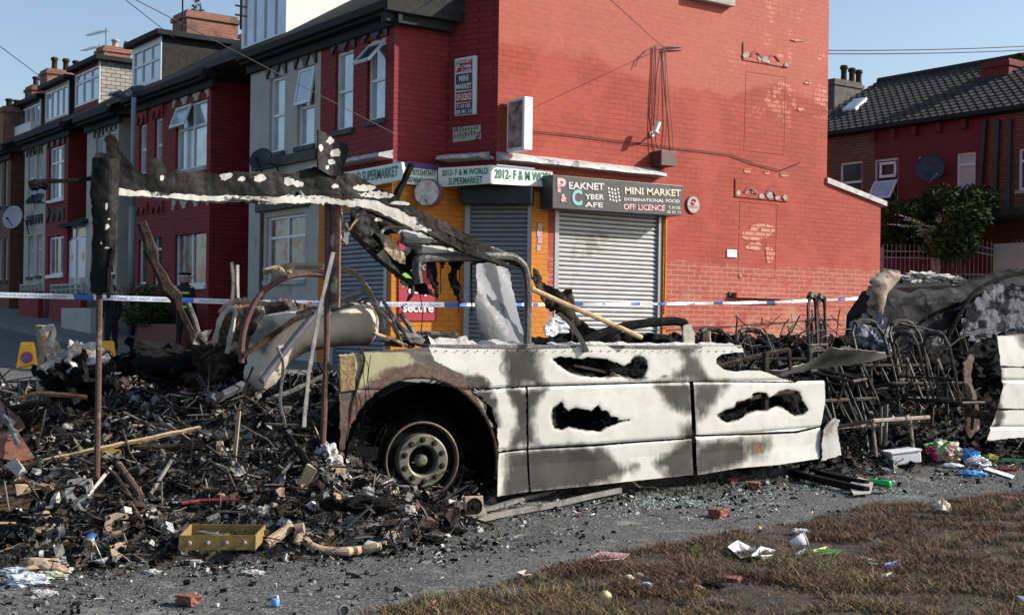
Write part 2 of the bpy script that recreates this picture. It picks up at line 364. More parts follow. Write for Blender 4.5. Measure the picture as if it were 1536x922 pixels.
m_cone = mat('yellow_cone_plastic', (.80, .42, .01), (.74, .38, .01), 3, rough=.45, bump=.02)
m_rubber = mat('black_rubber', (.02, .02, .02), (.035, .035, .035), 6, rough=.7)
def flat(name, c, rough=.5, **k): return mat(name, c, tuple(x*.88 for x in c), 6, rough=rough, bump=.03, **k)
# ------------------------------------------------------------------ ground
def gz(X, Y):
    if Y <= 10: return 0.
    if Y <= 27.3: return .6*(Y-10)/17.3
    if Y <= 60: return .6+.055*(Y-27.3)
    return 2.4
def gzv(Y): return np.interp(Y, [10, 27.3, 60, 61], [0, .6, 2.4, 2.4])
def sheet(name, xs, ys, dz, mt, kind='structure', zf=None):
    X, Y = np.meshgrid(xs, ys); Z = gzv(Y)+dz
    if zf is not None: Z = Z+zf(X, Y)
    nx = len(xs); mb = MB(); mb.v = list(zip(X.ravel(), Y.ravel(), Z.ravel()))
    mb.f = [(j*nx+i, j*nx+i+1, (j+1)*nx+i+1, (j+1)*nx+i) for j in range(len(ys)-1) for i in range(nx-1)]; mb.m = [0]*len(mb.f)
    return mb.build(name, mt, None, loc=(0, 0, 0), kind=kind, smooth=True)
def groundmat():
    mt = bpy.data.materials.new('ashy_asphalt'); mt.use_nodes = True; n = mt.node_tree.nodes; l = mt.node_tree.links
    b = n['Principled BSDF']; b.inputs['Roughness'].default_value = .85
    g = n.new('ShaderNodeNewGeometry')
    def nz(sc, dt=6, ro=.65):
        t = n.new('ShaderNodeTexNoise'); t.inputs['Scale'].default_value = sc; t.inputs['Detail'].default_value = dt
        t.inputs['Roughness'].default_value = ro; l.new(g.outputs['Position'], t.inputs['Vector']); return t.outputs['Fac']
    def rmp(s_, a, b_, c0=0, c1=1):
        m_ = n.new('ShaderNodeMapRange'); m_.inputs[1].default_value = a; m_.inputs[2].default_value = b_; m_.inputs[3].default_value = c0; m_.inputs[4].default_value = c1
        l.new(s_, m_.inputs[0]); return m_.outputs[0]
    def mix(f, a, c):
        m_ = n.new('ShaderNodeMixRGB'); l.new(f, m_.inputs[0])
        for i, s_ in ((1, a), (2, c)):
            if isinstance(s_, tuple): m_.inputs[i].default_value = s_+(1,)
            else: l.new(s_, m_.inputs[i])
        return m_.outputs[0]
    c = mix(rmp(nz(1.1), .35, .65), (.040, .039, .038), (.105, .102, .098))
    c = mix(rmp(nz(5, 8, .75), .42, .62), c, (.028, .027, .026))
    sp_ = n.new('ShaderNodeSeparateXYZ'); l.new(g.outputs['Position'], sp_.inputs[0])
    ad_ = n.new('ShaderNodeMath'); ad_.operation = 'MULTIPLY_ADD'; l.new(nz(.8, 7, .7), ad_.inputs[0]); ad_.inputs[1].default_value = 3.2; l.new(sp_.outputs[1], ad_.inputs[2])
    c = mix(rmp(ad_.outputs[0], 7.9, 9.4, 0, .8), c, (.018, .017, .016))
    c = mix(rmp(nz(75, 3, .7), .55, .63), c, (.30, .30, .29))
    c = mix(rmp(nz(28, 5, .7), .58, .68), c, (.02, .02, .02))
    c = mix(rmp(nz(2.3, 7, .7), .56, .70, 0, .65), c, (.34, .33, .31))
    l.new(c, b.inputs['Base Color'])
    bp = n.new('ShaderNodeBump'); bp.inputs['Strength'].default_value = .7; bp.inputs['Distance'].default_value = .012
    l.new(nz(45, 4, .7), bp.inputs['Height']); l.new(bp.outputs[0], b.inputs['Normal'])
    return mt
m_ground = groundmat()
m_road = mat('street_asphalt', (.075, .075, .075), (.10, .10, .098), 2, rough=.9, bump=.4, bscale=60)
m_pave = mat('paving_slabs', (.13, .125, .12), (.18, .17, .16), 1.5, rough=.9, bump=.3, bscale=20)
m_kerb = mat('kerb_stone', (.20, .195, .19), (.14, .135, .13), 4, rough=.9)
fine = np.arange(-2, 18.01, .12)
xs = np.concatenate([np.array([-600, -300, -150, -80, -40, -20, -10, -5]), fine, np.array([20, 25, 30, 40, 60, 100, 200, 400, 900])])
ys = np.concatenate([np.array([-400, -200, -100, -50, -20, -5, 0, 2]), np.arange(4, 11.5, .12), np.array([12, 14, 16, 18, 20, 22, 24, 27.3, 30, 35, 40, 50, 60, 80, 120, 200, 400, 900])])
def gbump(X, Y):
    m_ = (X > -2) & (X < 18) & (Y > 3.5) & (Y < 11.6)
    return np.where(m_, (fbm(X*1.2, Y*1.2, 9)-.5)*.035+(fbm(X*6, Y*6, 11)-.5)*.012, 0)
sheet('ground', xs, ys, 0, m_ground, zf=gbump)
sheet('road', np.array([1.5, 4, 7, 10.0]), np.concatenate([np.arange(13, 60, 1.0), [75, 120]]), .012, m_road)
mb = MB()
for y0 in np.arange(20.0, 75, 1.0):
    a, b_ = gz(0, y0)+.13, gz(0, y0+1)+.13
    mb.add([(10.14, y0, a), (12.9, y0, a), (12.9, y0+1, b_), (10.14, y0+1, b_)], [(0, 1, 2, 3)], 0)
mb.add([(10.14, 18.3, gz(0, 18.3)+.13), (34, 18.3, gz(0, 18.3)+.13), (34, 20.6, gz(0, 20.6)+.13), (10.14, 20.6, gz(0, 20.6)+.13)], [(0, 1, 2, 3)], 0)
mb.build('pavement', m_pave, None, loc=(0, 0, 0), kind='structure')
mb = MB()
for y0 in np.arange(18.3, 74, .92):
    a, b_ = gz(0, y0), gz(0, y0+.9)
    mb.add([(10.0, y0, a-.05), (10.137, y0, a-.05), (10.137, y0+.9, b_-.05), (10.0, y0+.9, b_-.05),
            (10.0, y0, a+.133), (10.137, y0, a+.133), (10.137, y0+.9, b_+.133), (10.0, y0+.9, b_+.133)],
           [(0,3,2,1),(4,5,6,7),(0,1,5,4),(1,2,6,5),(2,3,7,6),(3,0,4,7)], 0)
mb.build('kerb', m_kerb, None, loc=(0, 0, 0), kind='structure')

# ------------------------------------------------------------------ wall / window builders
class Pl:                                    # a wall plane: u along, z up, w inwards
    def __init__(s, o, d, inn): s.o = Vector(o); s.d = Vector(d).normalized(); s.i = Vector(inn).normalized()
    def __call__(s, u, z, w=0): p = s.o+s.d*u+s.i*w; return Vector((p.x, p.y, z))
    def px(s, x, y, off=0):                   # photo pixel -> (u, z) on the plane
        r = ray(x, y); o = s.o+s.i*off; t = (Vector((o.x, o.y, 0)).dot(s.i))/r.dot(s.i); p = C0+r*t
        return (p-o).xy.dot(s.d.xy), p.z
def wallgrid(mb, pl, u0, u1, z0, z1, ops=(), depth=.14, mi=0):
    us = sorted(set([u0, u1]+[k for o in ops for k in o[:2] if u0 < k < u1])); zs = sorted(set([z0, z1]+[k for o in ops for k in o[2:] if z0 < k < z1]))
    for a, b in zip(us, us[1:]):
        for c, d in zip(zs, zs[1:]):
            if any(o[0] <= (a+b)/2 <= o[1] and o[2] <= (c+d)/2 <= o[3] for o in ops): continue
            mb.add([pl(a, c), pl(b, c), pl(b, d), pl(a, d)], [(0, 1, 2, 3)], mi)
    for a, b, c, d in ops:
        for p, q in (((a, c), (b, c)), ((b, c), (b, d)), ((b, d), (a, d)), ((a, d), (a, c))):
            mb.add([pl(*p), pl(*q), pl(*q, depth), pl(*p, depth)], [(0, 1, 2, 3)], mi)
def pbox(mb, pl, u0, u1, z0, z1, w0, w1, mi=0):
    vs = [pl(u, z, w) for z in (z0, z1) for u, w in ((u0, w0), (u1, w0), (u1, w1), (u0, w1))]
    mb.add(vs, [(0,3,2,1),(4,5,6,7),(0,1,5,4),(1,2,6,5),(2,3,7,6),(3,0,4,7)], mi)
def window(parent, pl, u0, u1, z0, z1, cols=1, trans=(), off=.08, pane=None, fr=.055, frame=None, sill=True, name='window', open_col=None, blind=None):
    mb = MB()
    if u0 > u1: u0, u1 = u1, u0
    for a in ((u0, u0+fr), (u1-fr, u1)): pbox(mb, pl, *a, z0, z1, off-.03, off+.04)
    for c in ((z0, z0+fr), (z1-fr, z1)): pbox(mb, pl, u0+fr, u1-fr, *c, off-.03, off+.04)
    for k in range(1, cols):
        u = u0+(u1-u0)*k/cols; pbox(mb, pl, u-fr*.45, u+fr*.45, z0+fr, z1-fr, off-.025, off+.04)
    for t in trans:
        z = z1-(z1-z0)*t
        us = [u0+fr]+[u0+(u1-u0)*k/cols+s_*fr*.45 for k in range(1, cols) for s_ in (-1, 1)]+[u1-fr]
        for q in range(0, len(us), 2): pbox(mb, pl, us[q], us[q+1], z-fr*.5, z+fr*.5, off-.02, off+.04)
    f = mb.build(name, frame or m_white, parent)
    p = MB(); pbox(p, pl, u0+fr*.5, u1-fr*.5, z0+fr*.5, z1-fr*.5, off+.012, off+.028)
    p.build('pane', pane or m_pane, f)
    if sill:
        s_ = MB(); pbox(s_, pl, u0-.06, u1+.06, z0-.10, z0-.003, -.06, off+.06); s_.build('sill', m_stone if sill is True else sill, f)
    return f
def open_sash(parent_f, pl, u0, u1, z0, z1, ang, mt=None, off=.04):
    """top hung sash swung outwards"""
    mb = MB(); h = z1-z0; ca_, sa_ = math.cos(ang), math.sin(ang)
    def q(u, t, k): return pl(u, z1-t*h*ca_+k*sa_, off-t*h*sa_-k*ca_)
    def bx(ua, ub, ta, tb, k0, k1, mi=0):
        vs = [q(u, t, k) for t in (ta, tb) for u, k in ((ua, k0), (ub, k0), (ub, k1), (ua, k1))]
        mb.add(vs, [(0,3,2,1),(4,5,6,7),(0,1,5,4),(1,2,6,5),(2,3,7,6),(3,0,4,7)], mi)
    w = .06; wt = .06/h
    bx(u0, u0+w, 0, 1, 0, .04); bx(u1-w, u1, 0, 1, 0, .04); bx(u0+w, u1-w, 0, wt, 0, .04); bx(u0+w, u1-w, 1-wt, 1, 0, .04); bx(u0+w, u1-w, wt, 1-wt, .012, .024, 1)
    return mb.build('sash', [m_white, mt or m_pane], parent_f)
def lintel(parent, pl, u0, u1, z0, z1, n=2, mt=None, proud=.05, name='lintel'):
    """stone head with pointed cusps cut in its lower edge"""
    mb = MB(); pts = [(u0, z1), (u0, z0)]; w = (u1-u0)/n; h = z1-z0
    for k in range(n):
        a = u0+k*w
        for t, q in ((.12, 0), (.16, .22), (.28, .30), (.34, .52), (.5, .66), (.66, .52), (.72, .30), (.84, .22), (.88, 0)): pts.append((a+w*t, z0+h*q))
    pts += [(u1, z0), (u1, z1)]
    c = [pl(u, z, -proud) for u, z in pts]
    mb.prism(c, pl.i*(proud+.05))
    return mb.build(name, mt or m_stone, parent)
def text(s, pl_o, xd, upd, w, h, mt, parent, name='lettering', nrm=None, ext=.004, font_off=0.0, fit=True):
    """lettering fitted in a box; pl_o is its lower left corner"""
    cu = bpy.data.curves.new('t', 'FONT'); cu.body = s; cu.size = 1; cu.offset = font_off; cu.resolution_u = 3
    o = bpy.data.objects.new('t', cu); COL.objects.link(o); bpy.context.view_layer.update()
    me = bpy.data.meshes.new_from_object(o.evaluated_get(bpy.context.evaluated_depsgraph_get()))
    bpy.data.objects.remove(o)
    V = np.array([tuple(v.co) for v in me.vertices]); lo, hi = V.min(0), V.max(0)
    fs = [tuple(p.vertices) for p in me.polygons]; bpy.data.meshes.remove(me)
    xd = Vector(xd).normalized(); upd = Vector(upd).normalized(); nrm = xd.cross(upd).normalized()
    sx = w/(hi[0]-lo[0]); sy = h/(hi[1]-lo[1])
    if fit: pass
    vs = [Vector(pl_o)+xd*((v[0]-lo[0])*sx)+upd*((v[1]-lo[1])*sy) for v in V]
    mb = MB(); n = len(vs); mb.add([v+nrm*ext for v in vs], fs)
    return mb.build(name, mt, parent)

# ------------------------------------------------------------------ the corner building
YG = 20.3; YS = 21.28
XC = PY(746, 200, YG).x; XW = PY(672, 120, YS).x; XB = PY(590, 200, YS).x
pG = Pl((0, YG, 0), (1, 0, 0), (0, 1, 0)); pS = Pl((0, YS, 0), (1, 0, 0), (0, 1, 0)); pB = Pl((XB, 0, 0), (0, -1, 0), (1, 0, 0))
pC = Pl((XC, YG, 0), (XW-XC, YS-YG, 0), (.9, .45, 0)); pC.i = Vector((-(YS-YG), XW-XC, 0)).normalized()
if pC.i.x < 0: pC.i = -pC.i
ZL = 4.42                                      # top of the shop front
XR = PY(1241, 200, YG).x; XO = PY(1321, 350, YG).x
def bpx(x0, x1, yt, yb, pl=None, off=.08):
    pl = pl or pB; xm = (x0+x1)/2; a = pl.px(x0, (yt+yb)/2, off)[0]; b = pl.px(x1, (yt+yb)/2, off)[0]
    return min(a, b), max(a, b), pl.px(xm, yb, off)[1], pl.px(xm, yt, off)[1]
def bedge(x, pl=None): return (pl or pB).px(x, 200)[0]
ZE = 7.12
A = empty('corner_shop', (18, 24, .5), 'end of terrace corner building with bright red painted gable wall and shuttered shop front', 'building')
uA0, uA1 = bedge(480), -YS
mb = MB()
dsh = (PY(835, 400, YG).x, PY(990, 400, YG).x, .3, pG.px(900, 312)[1])
XD = PY(800, 400, YG).x                       # the cut corner at street level
wallgrid(mb, pG, XC, XR, ZL, 7.6)
wallgrid(mb, pG, XD, XR, .2, ZL, [dsh], .16)
zoc = [pG.px(1241, 275)[1], pG.px(1321, 306)[1]]
mb.add([(XC, YG, 7.6), (XR, YG, 7.6), (XR, YG, 9.6), (18.2, YG, 10.9), (XC-.2, YG, 7.7)], [(0, 1, 2, 3, 4)])
mb.add([(XR, YG, 7.6), (XR, YG+9, 7.6), (XR, YG+9, .2), (XR, YG, .2)], [(0, 1, 2, 3)])
mb.add([(XR, YG, 7.6), (XR, YG, 9.6), (XR, YG+5, 9.6), (XR, YG+5, 7.6)], [(0, 1, 2, 3)])
mb.build('gable_wall', m_gable, A)
mb = MB()
wA = [bpx(508, 535, 77, 195), bpx(556, 590-1, 58, 180)]
wA[1] = (wA[1][0], min(wA[1][1], uA1-.32), wA[1][2], wA[1][3])
wallgrid(mb, pB, uA0, uA1, ZL-.05, ZE, wA, .18)
wallgrid(mb, pS, XB, XW, ZL-.05, ZE+.4)
clen = (Vector((XW, YS))-Vector((XC, YG))).length
wallgrid(mb, pC, 0, clen, ZL-.05, 7.7)
mb.build('front_wall', m_redfront, A)
# street level: orange wall of bay side and cut corner
pD = Pl((XD, YG, 0), (-1, 1, 0), (1, 1, 0)); dl = (YS-YG)*math.sqrt(2)
XDi = XD-(YS-YG)
mb = MB()
wallgrid(mb, pS, XB+.003, XDi, .2, ZL-.05)
wallgrid(mb, pC, 0, .05, ZL-.2, ZL-.05)
d1a, d1b = pD.px(797, 400)[0], pD.px(700, 400)[0]
wallgrid(mb, pD, 0, dl, .2, ZL-.05, [(max(.04, d1a), min(dl-.04, d1b), .3, pD.px(745, 300)[1])], .1)
sh3 = bpx(506, 586, 325, 430); wallgrid(mb, pB, uA0, uA1, .2, ZL-.05, [(sh3[0], sh3[1], .3, pB.px(550, 312)[1])], .1)
mb.build('shop_wall', m_orange, A)
mb = MB(); mb.box((XD-.06, YG-.012, .3), (XD+.33, YG-.002, 3.95)); mb.build('pillar', m_orange, A)
mb = MB(); mb.box((dsh[1]+.046, YG-.05, .3), (dsh[1]+.13, YG-.002, pG.px(990, 322)[1])); mb.build('door_surround', m_orange, A)
for (u, z), c, w, nm in (((XC+.04, 7.15), .1, .1, 'a'),): pass
window(A, pB, *wA[0], cols=1, trans=(.5,), sill=m_stone, off=.1)
f2 = window(A, pB, *wA[1], cols=1, trans=(.5,), sill=m_stone, off=.1)
zz = wA[1]; zm = (zz[2]+zz[3])/2
open_sash(f2, pB, zz[0]+.05, zz[1]-.02, zm+.12, zz[3]-.10, math.radians(42), m_pane_dk, off=0.03)
for w in wA: lintel(A, pB, w[0]-.12, w[1]+.12, w[3]-.02, ZE-.12, 2, m_black)
# shutters
def shutter(pl, u0, u1, z0, z1, off, mt, label, cat='roller shutter', pitch=.088):
    if u0 > u1: u0, u1 = u1, u0
    t = empty('roller_shutter', pl((u0+u1)/2, z0, off), label, cat, 'closed roller shutters of the corner shop')
    mb = MB(); n = int((z1-z0)/pitch); prof = [(0, 0), (.10, -.022), (.35, -.034), (.65, -.034), (.88, -.02), (.93, .012)]
    pts = []
    for k in range(n+1):
        for a, b in prof:
            z = z0+(k+a)*pitch
            if z <= z1: pts.append((z, b))
    vs = []
    for z, b in pts:
        for u in (u0+.05, u1-.05): vs.append(pl(u, z, off+b))
    mb.add(vs, [(2*i, 2*i+1, 2*i+3, 2*i+2) for i in range(len(pts)-1)])
    mb.build('slats', mt, t)
    for a in ((u0-.045, u0+.06), (u1-.06, u1+.045)):
        g_ = MB(); pbox(g_, pl, *a, z0, z1, off-.085, off+.03); g_.build('guide_rail', m_steelgrey, t, bevel=.006)
    return t
m_steelgrey = mat('shutter_guide_grey', (.33, .34, .36), (.28, .29, .31), 4, rough=.4, metal=.3, bump=.02)
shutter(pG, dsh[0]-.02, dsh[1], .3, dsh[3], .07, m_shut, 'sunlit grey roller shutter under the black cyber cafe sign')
t1 = shutter(pD, max(.06, d1a), min(dl-.06, d1b), .3, pD.px(745, 302)[1], .05, m_shut_shade, 'shaded grey roller shutter across the cut corner of the shop between orange pillars')
shutter(pB, sh3[0], sh3[1], .3, pB.px(550, 306)[1], .05, m_shut_shade, 'shaded wide roller shutter behind the burnt posts, left of the red poster')
mb = MB(); zc = pD.px(745, 281)[1]; zb_ = pD.px(745, 308)[1]; pbox(mb, pD, 0.0, dl-.02, zb_, zc, -.32, .0); mb.build('shutter_box', m_black, t1, bevel=.02)
# weathered ledge over the shop front: sections follow the walls
mb = MB()
def ledge(a, b, inn, w, z0, z1):
    a, b, inn = Vector(a+(0,)), Vector(b+(0,)), Vector(inn+(0,)).normalized(); n = 14
    vs = []
    for k in range(n+1):
        p = a.lerp(b, k/n); j = (rnd.random()-.5)*.035
        vs += [p+Vector((0, 0, z1+j*.5)), p-inn*w+Vector((0, 0, z0+.06+j)), p-inn*(w+.01)+Vector((0, 0, z0+j*.6)), p+Vector((0, 0, z0-.02))]
    fs = [(4*k+i, 4*k+(i+1) % 4, 4*k+4+(i+1) % 4, 4*k+4+i) for k in range(n) for i in range(4)]+[(0, 1, 2, 3), (4*n+3, 4*n+2, 4*n+1, 4*n)]
    mb.add(vs, fs)
zl = pG.px(745, 237)[1]
ledge((XC-.02, YG), (PY(1004, 265, YG-.3).x, YG), (0, 1), .22, zl-.04, zl+.12)
ledge((XD-.62, YG+.35), (XDi-.1, YS), (1, 1), .42, zl-.02, zl+.12)
ledge((XC-.1, YG+.1), (XW, YS), (.9, .45), .40, zl-.02, zl+.12)
ledge((XB, YS), (XB, -uA0), (1, 0), .30, zl-.04, zl+.10)
mb.build('ledge', m_lead, A)
mb = MB(); mb.box((XB-.02, YS-.05, zl-.42), (XDi, YS-.004, zl-.10)); mb.build('fascia', m_purple, A)
# eaves: black fascia, gutter, soffit, roof
def eaves(parent, u0, u1, pl, z, name='gutter', over=.26, soff=True, h=.16):
    mb = MB(); pbox(mb, pl, u0, u1, z-.02, z+.05, -over, .3); pbox(mb, pl, u0, u1, z+.05, z+.05+h, -over-.1, -over+.02); pbox(mb, pl, u0, u1, z-.2, z-.023, -.1, .0)
    return mb.build(name, m_gut, parent, bevel=.015)
eaves(A, uA0-.0, uA1+.28, pB, ZE)
mb = MB(); mb.box((XB-.35, YS-.32, ZE+.002), (XW+.3, YS-.2, ZE+.2)); mb.box((XB-.3, YS-.2, ZE-.17), (XW-.02, YS-.01, ZE)); mb.build('gutter_return', m_gut, A)
def roofplane(parent, y0, y1, mt=None, x0=None, zr=10.9, name='roof'):
    mb = MB(); x0 = x0 or XB-.2; z0 = ZE+.21; x1 = x0+(zr-z0)/.60
    mb.prism([(x0, y0, z0), (x1, y0, zr), (x1+4.5, y0, z0+.6), (x1+4.5, y0, z0-.3), (x0+.4, y0, z0-.06)], (0, y1-y0, 0))
    return mb.build(name, mt or m_slate, parent)
roofplane(A, YS-.3, -uA0)
mb = MB(); mb.add([(XW-.2, YG+.0, 7.68), (18.2, YG+.0, 10.93), (18.2, YS+.2, 10.93), (XW-.2, YS+.2, 7.68)], [(0, 1, 2, 3)]); mb.add([(18.2, YG, 10.93), (XR, YG, 9.65), (XR, YG+9, 9.65), (18.2, YG+9, 10.93)], [(0, 1, 2, 3)]); mb.build('roof_verge', m_slate, A)
# blind window heads, sills and peeling plaster on the gable
def gpatch(name, poly, mt, prd=.01, parent=A):
    mb = MB(); mb.prism([pG(*pG.px(x, y), -prd) for x, y in poly], (0, prd-.002, 0)); return mb.build(name, mt, parent)
m_redplain = mat('red_painted_render', (.40, .05, .042), (.43, .06, .05), 5, rough=.7, bump=.2)
m_reddeep = mat('deep_red_edge', (.22, .02, .02), (.25, .025, .022), 5, rough=.7, bump=.2)  # deeper red for the mouldings and the bricked-up window outlines
for (x0, y0, x1, y1, dy) in ((1114, 64, 1181, 76, 26), (1102, 268, 1180, 276, 27)):
    gpatch('blind_window_head', [(x0, y0), (x1, y1), (x1, y1+dy), (x0, y0+dy)], m_gable, .022)
    for k, (fx, wd) in enumerate(((.28, .22), (.68, .2))):
        cx = x0+(x1-x0)*fx; cy = y0+(y1-y0)*fx+dy*.72; r = 10
        arc = [(cx-r+2*r*i/8, cy-math.sin(math.pi*i/8)*r*.95+ (2*r*i/8-r)*.15) for i in range(9)]
        inner = [(cx+(x-cx)*.62, cy+(y-cy)*.62) for x, y in reversed(arc)]
        gpatch('moulding', arc+inner, m_reddeep, .045)
    pr = random.Random(int(x0))
    for k in range(7):
        cx = x0+4+(x1-x0-8)*k/6.; cy = y0+(y1-y0)*(k/6.)+dy*(.62+.25*pr.random()); r = 3+3.5*pr.random()
        if k in (0, 2, 3, 6) or x0 < 1110:
            gpatch('flaked_plaster', [(cx+r*(.6+.6*pr.random())*math.cos(a*math.pi/4), cy+r*(.6+.7*pr.random())*math.sin(a*math.pi/4)) for a in range(8)], m_palestone, .028+.003*k)
def outline_recess(px, name='bricked_up_window'):
    mb = MB()
    for (xa_, ya_), (xb_, yb_) in zip(px, px[1:]+px[:1]):
        p, q = pG(*pG.px(xa_, ya_)), pG(*pG.px(xb_, yb_)); mb.tube([p, q], .006, 4)
    return mb.build(name, m_reddeep, A)
outline_recess([(1119, 108), (1178, 116), (1176, 232), (1116, 226)]); outline_recess([(1110, 302), (1166, 307), (1162, 418), (1107, 413)])
m_bare = brickmat('bare_pink_brick', (.48, .19, .12), (.55, .27, .18), (.28, .06, .05), bw=.32, bh=.101, msize=.018, bump=.5)
pr = random.Random(5)
def ragged(cx, cy, rx, ry, n=12): return [(cx+rx*(.65+.5*pr.random())*math.cos(2*math.pi*a/n), cy+ry*(.65+.5*pr.random())*math.sin(2*math.pi*a/n)) for a in range(n)]
for k, (cx, cy, rx, ry) in enumerate(((1128, 352, 17, 10), (1150, 345, 13, 12), (1132, 370, 14, 8), (1154, 380, 8, 14), (1140, 340, 22, 4), (1121, 256, 7, 4), (1150, 259, 5, 3), (1176, 262, 8, 3), (1200, 163, 6, 4), (1110, 414, 3, 3), (1119, 497, 9, 12), (1148, 480, 7, 7), (1212, 124, 7, 3), (1197, 60, 12, 3))):
    gpatch('bare_brick_patch', ragged(cx, cy, rx, ry), m_bare, .006+.0012*k)
mb = MB(); a = pG.px(1098, 437); b_ = pG.px(1172, 449); mb.box((a[0], YG-.14, b_[1]), (b_[0], YG+.0, a[1]-.02)); mb.build('sill', m_gable, A, bevel=.01)
mb = MB(); mb.box((pG.px(1095, 445)[0]-.06, YG-.04, a[1]-.12), (a[0]-.002, YG-.003, a[1]-.01)); mb.build('sill_end', m_black, A)
a, b_ = pG.px(1031, -5), pG.px(1095, 8); mb = MB(); mb.box((a[0], YG-.16, b_[1]-.06), (b_[0], YG-.0, b_[1]+.10)); mb.build('sill', m_palestone, A, bevel=.01)
# lean-to outhouse continuing the gable
B_ = empty('outhouse', (XR+.9, YG+1, .5), 'low red painted brick outhouse with sloping coping at the back end of the gable wall', 'outhouse')
mb = MB(); mb.prism([(XR+.002, YG+.012, .2), (XO, YG+.012, .2), (XO, YG+.012, zoc[1]), (XR+.002, YG+.012, zoc[0])], (0, 3.2, 0)); mb.build('wall', m_gable, B_)
mb = MB(); mb.prism([(XR-.02, YG-.05, zoc[0]+.003), (XO+.16, YG-.05, zoc[1]-.04), (XO+.16, YG-.05, zoc[1]+.07), (XR-.02, YG-.05, zoc[0]+.13)], (0, 3.3, 0)); mb.build('coping', m_lead, B_)

# ------------------------------------------------------------------ the terrace running up the street
def house(x_r, x_l, label, bot=None): 
    u1, u0 = bedge(x_r), bedge(x_l); return u0, u1
def winset(H, mbw, pl, u0, u1, z0, z1, specs, mt):
    ops = [bpx(*s_['px'], pl=pl) for s_ in specs]
    wallgrid(mbw, pl, u0, u1, z0, z1, ops, .16)
    for s_, o in zip(specs, ops):
        s_['f'] = window(H, pl, *o, cols=s_.get('c', 1), trans=s_.get('t', (.5,)), pane=s_.get('pane'), sill=s_.get('sill', True), off=.1, fr=s_.get('fr', .06))
        if s_.get('lin'): lintel(H, pl, o[0]-.1, o[1]+.1, o[3]+.003, o[3]+s_['lin'], s_.get('ln', 2), s_.get('lm', m_stone), name='lintel')
        s_['o'] = o
    return ops
def dormer(H, xl, xr, yt, yb, X0, side, label=None, cols=4, deep=3.2, frontmat=None, frame=None, top=None, trans=()):
    pl = Pl((X0, 0, 0), (0, -1, 0), (1, 0, 0)); xm = (xl+xr)/2
    u0, u1 = pl.px(xl, yt)[0], pl.px(xr, yt)[0]; z0, z1 = pl.px(xm, yb)[1], (top or pl.px(xm, yt)[1])
    mb = MB(); o = (u0+.10, u1-.10, z0+.22, z1-.12); wallgrid(mb, pl, u0, u1, z0-.6, z1, [o], .1); d_ = mb.build('dormer', frontmat or m_black, H)
    for u in (u1, u0):
        mb = MB(); mb.box((X0+.002, -u-.04+(.04 if u == u1 else 0), z0-.6), (X0+deep, -u+(.04 if u == u1 else 0), z1)); mb.build('cheek', side, d_)
    mb = MB(); mb.box((X0-.22, -u1-.18, z1+.002), (X0+deep, -u0+.18, z1+.16)); mb.build('flat_roof', m_gut, d_, bevel=.02)
    window(H, pl, *o, cols=cols, trans=trans, off=.03, sill=False, fr=.06)
    mb = MB(); pbox(mb, pl, u1-.09, u1+.01, z0, z1, -.03, -.002); mb.build('corner_board', m_white, d_)
    return d_
def chimney(parent, x0, x1, yt, yb, Y, depth=1.0, mt=None, pots=(), potm=None, name='chimney', cap=True):
    a = PY(x0, (yt+yb)/2, Y); b = PY(x1, (yt+yb)/2, Y); zt = PY((x0+x1)/2, yt, Y).z; zb = PY((x0+x1)/2, yb, Y).z
    mb = MB(); mb.box((a.x, Y, zb-1.2), (b.x, Y+depth, zt-.22)); mb.box((a.x-.05, Y-.05, zt-.22), (b.x+.05, Y+depth+.05, zt-.10)); mb.box((a.x+.01, Y+.01, zt-.10), (b.x-.01, Y+depth-.01, zt))
    c = mb.build(name, mt or m_chim, parent)
    for px_, ytop in pots:
        p = PY(px_, ytop, Y+depth/2); zt2 = p.z; h = zt2-zt; r = .13
        q = MB(); q.lathe((p.x, Y+depth/2, zt-.01), (0, 0, 1), [(r*1.05, 0), (r*.9, h*.15), (r*.8, h*.5), (r*.85, h*.75), (r*1.15, h*.8), (r*1.15, h*.9), (r*.9, h), (r*.7, h), (r*.7, h*.9)], 12); q.build('chimney_pot', potm or m_char2, c, smooth=True)
    return c
# B : grey painted house
HB = empty('terraced_house', (15, 25.8, .6), 'grey painted house joined to the corner shop, with a white sided dormer', 'house', 'terraced houses along the street')
mb = MB(); uB0 = bedge(375)
sB = [dict(px=(409, 432, 116, 229), lin=.42, lm=m_black), dict(px=(451, 477, 101, 219), lin=.42, lm=m_black)]
winset(HB, mb, pB, uB0, uA0, 2.05+1.75, ZE, sB, m_grey)
sB2 = [dict(px=(404, 463, 323, 420), c=2, t=(.33,), sill=m_grey, pane=m_pane_red)]
winset(HB, mb, pB, uB0, uA0, .3, 3.8, sB2, m_grey)
mb.add([pB(uB0, .3), pB(uB0, ZE), pB(uB0, ZE, 1.6), pB(uB0, .3, 1.6)], [(0, 1, 2, 3)])
mb.build('bay_wall', m_grey, HB)
o = sB[1]['o']; open_sash(sB[1]['f'], pB, o[0]+.03, o[1]-.03, (o[2]+o[3])/2+.02, o[3]-.03, math.radians(9), m_pane, .05)
mb = MB(); o = sB2[0]['o']; pbox(mb, pB, o[0]-.35, o[1]+.2, o[3]+.12, o[3]+.42, -.12, 0); pbox(mb, pB, o[0]-.22, o[0]-.12, .4, o[3]+.1, -.06, 0); mb.build('window_hood', m_stone, HB, bevel=.02)
mb = MB(); pbox(mb, pB, uB0+.3, uA0-.05, sB[0]['o'][2]-.32, sB[0]['o'][2]-.12, -.10, -.002); mb.build('sill_band', m_stone, HB)
eaves(HB, uB0-.05, uA0-.003, pB, ZE)
YB2, YCs = -uB0, -bedge(316)                   # between B and bay of C the wall sits back
pW = Pl((XW, 0, 0), (0, -1, 0), (1, 0, 0))
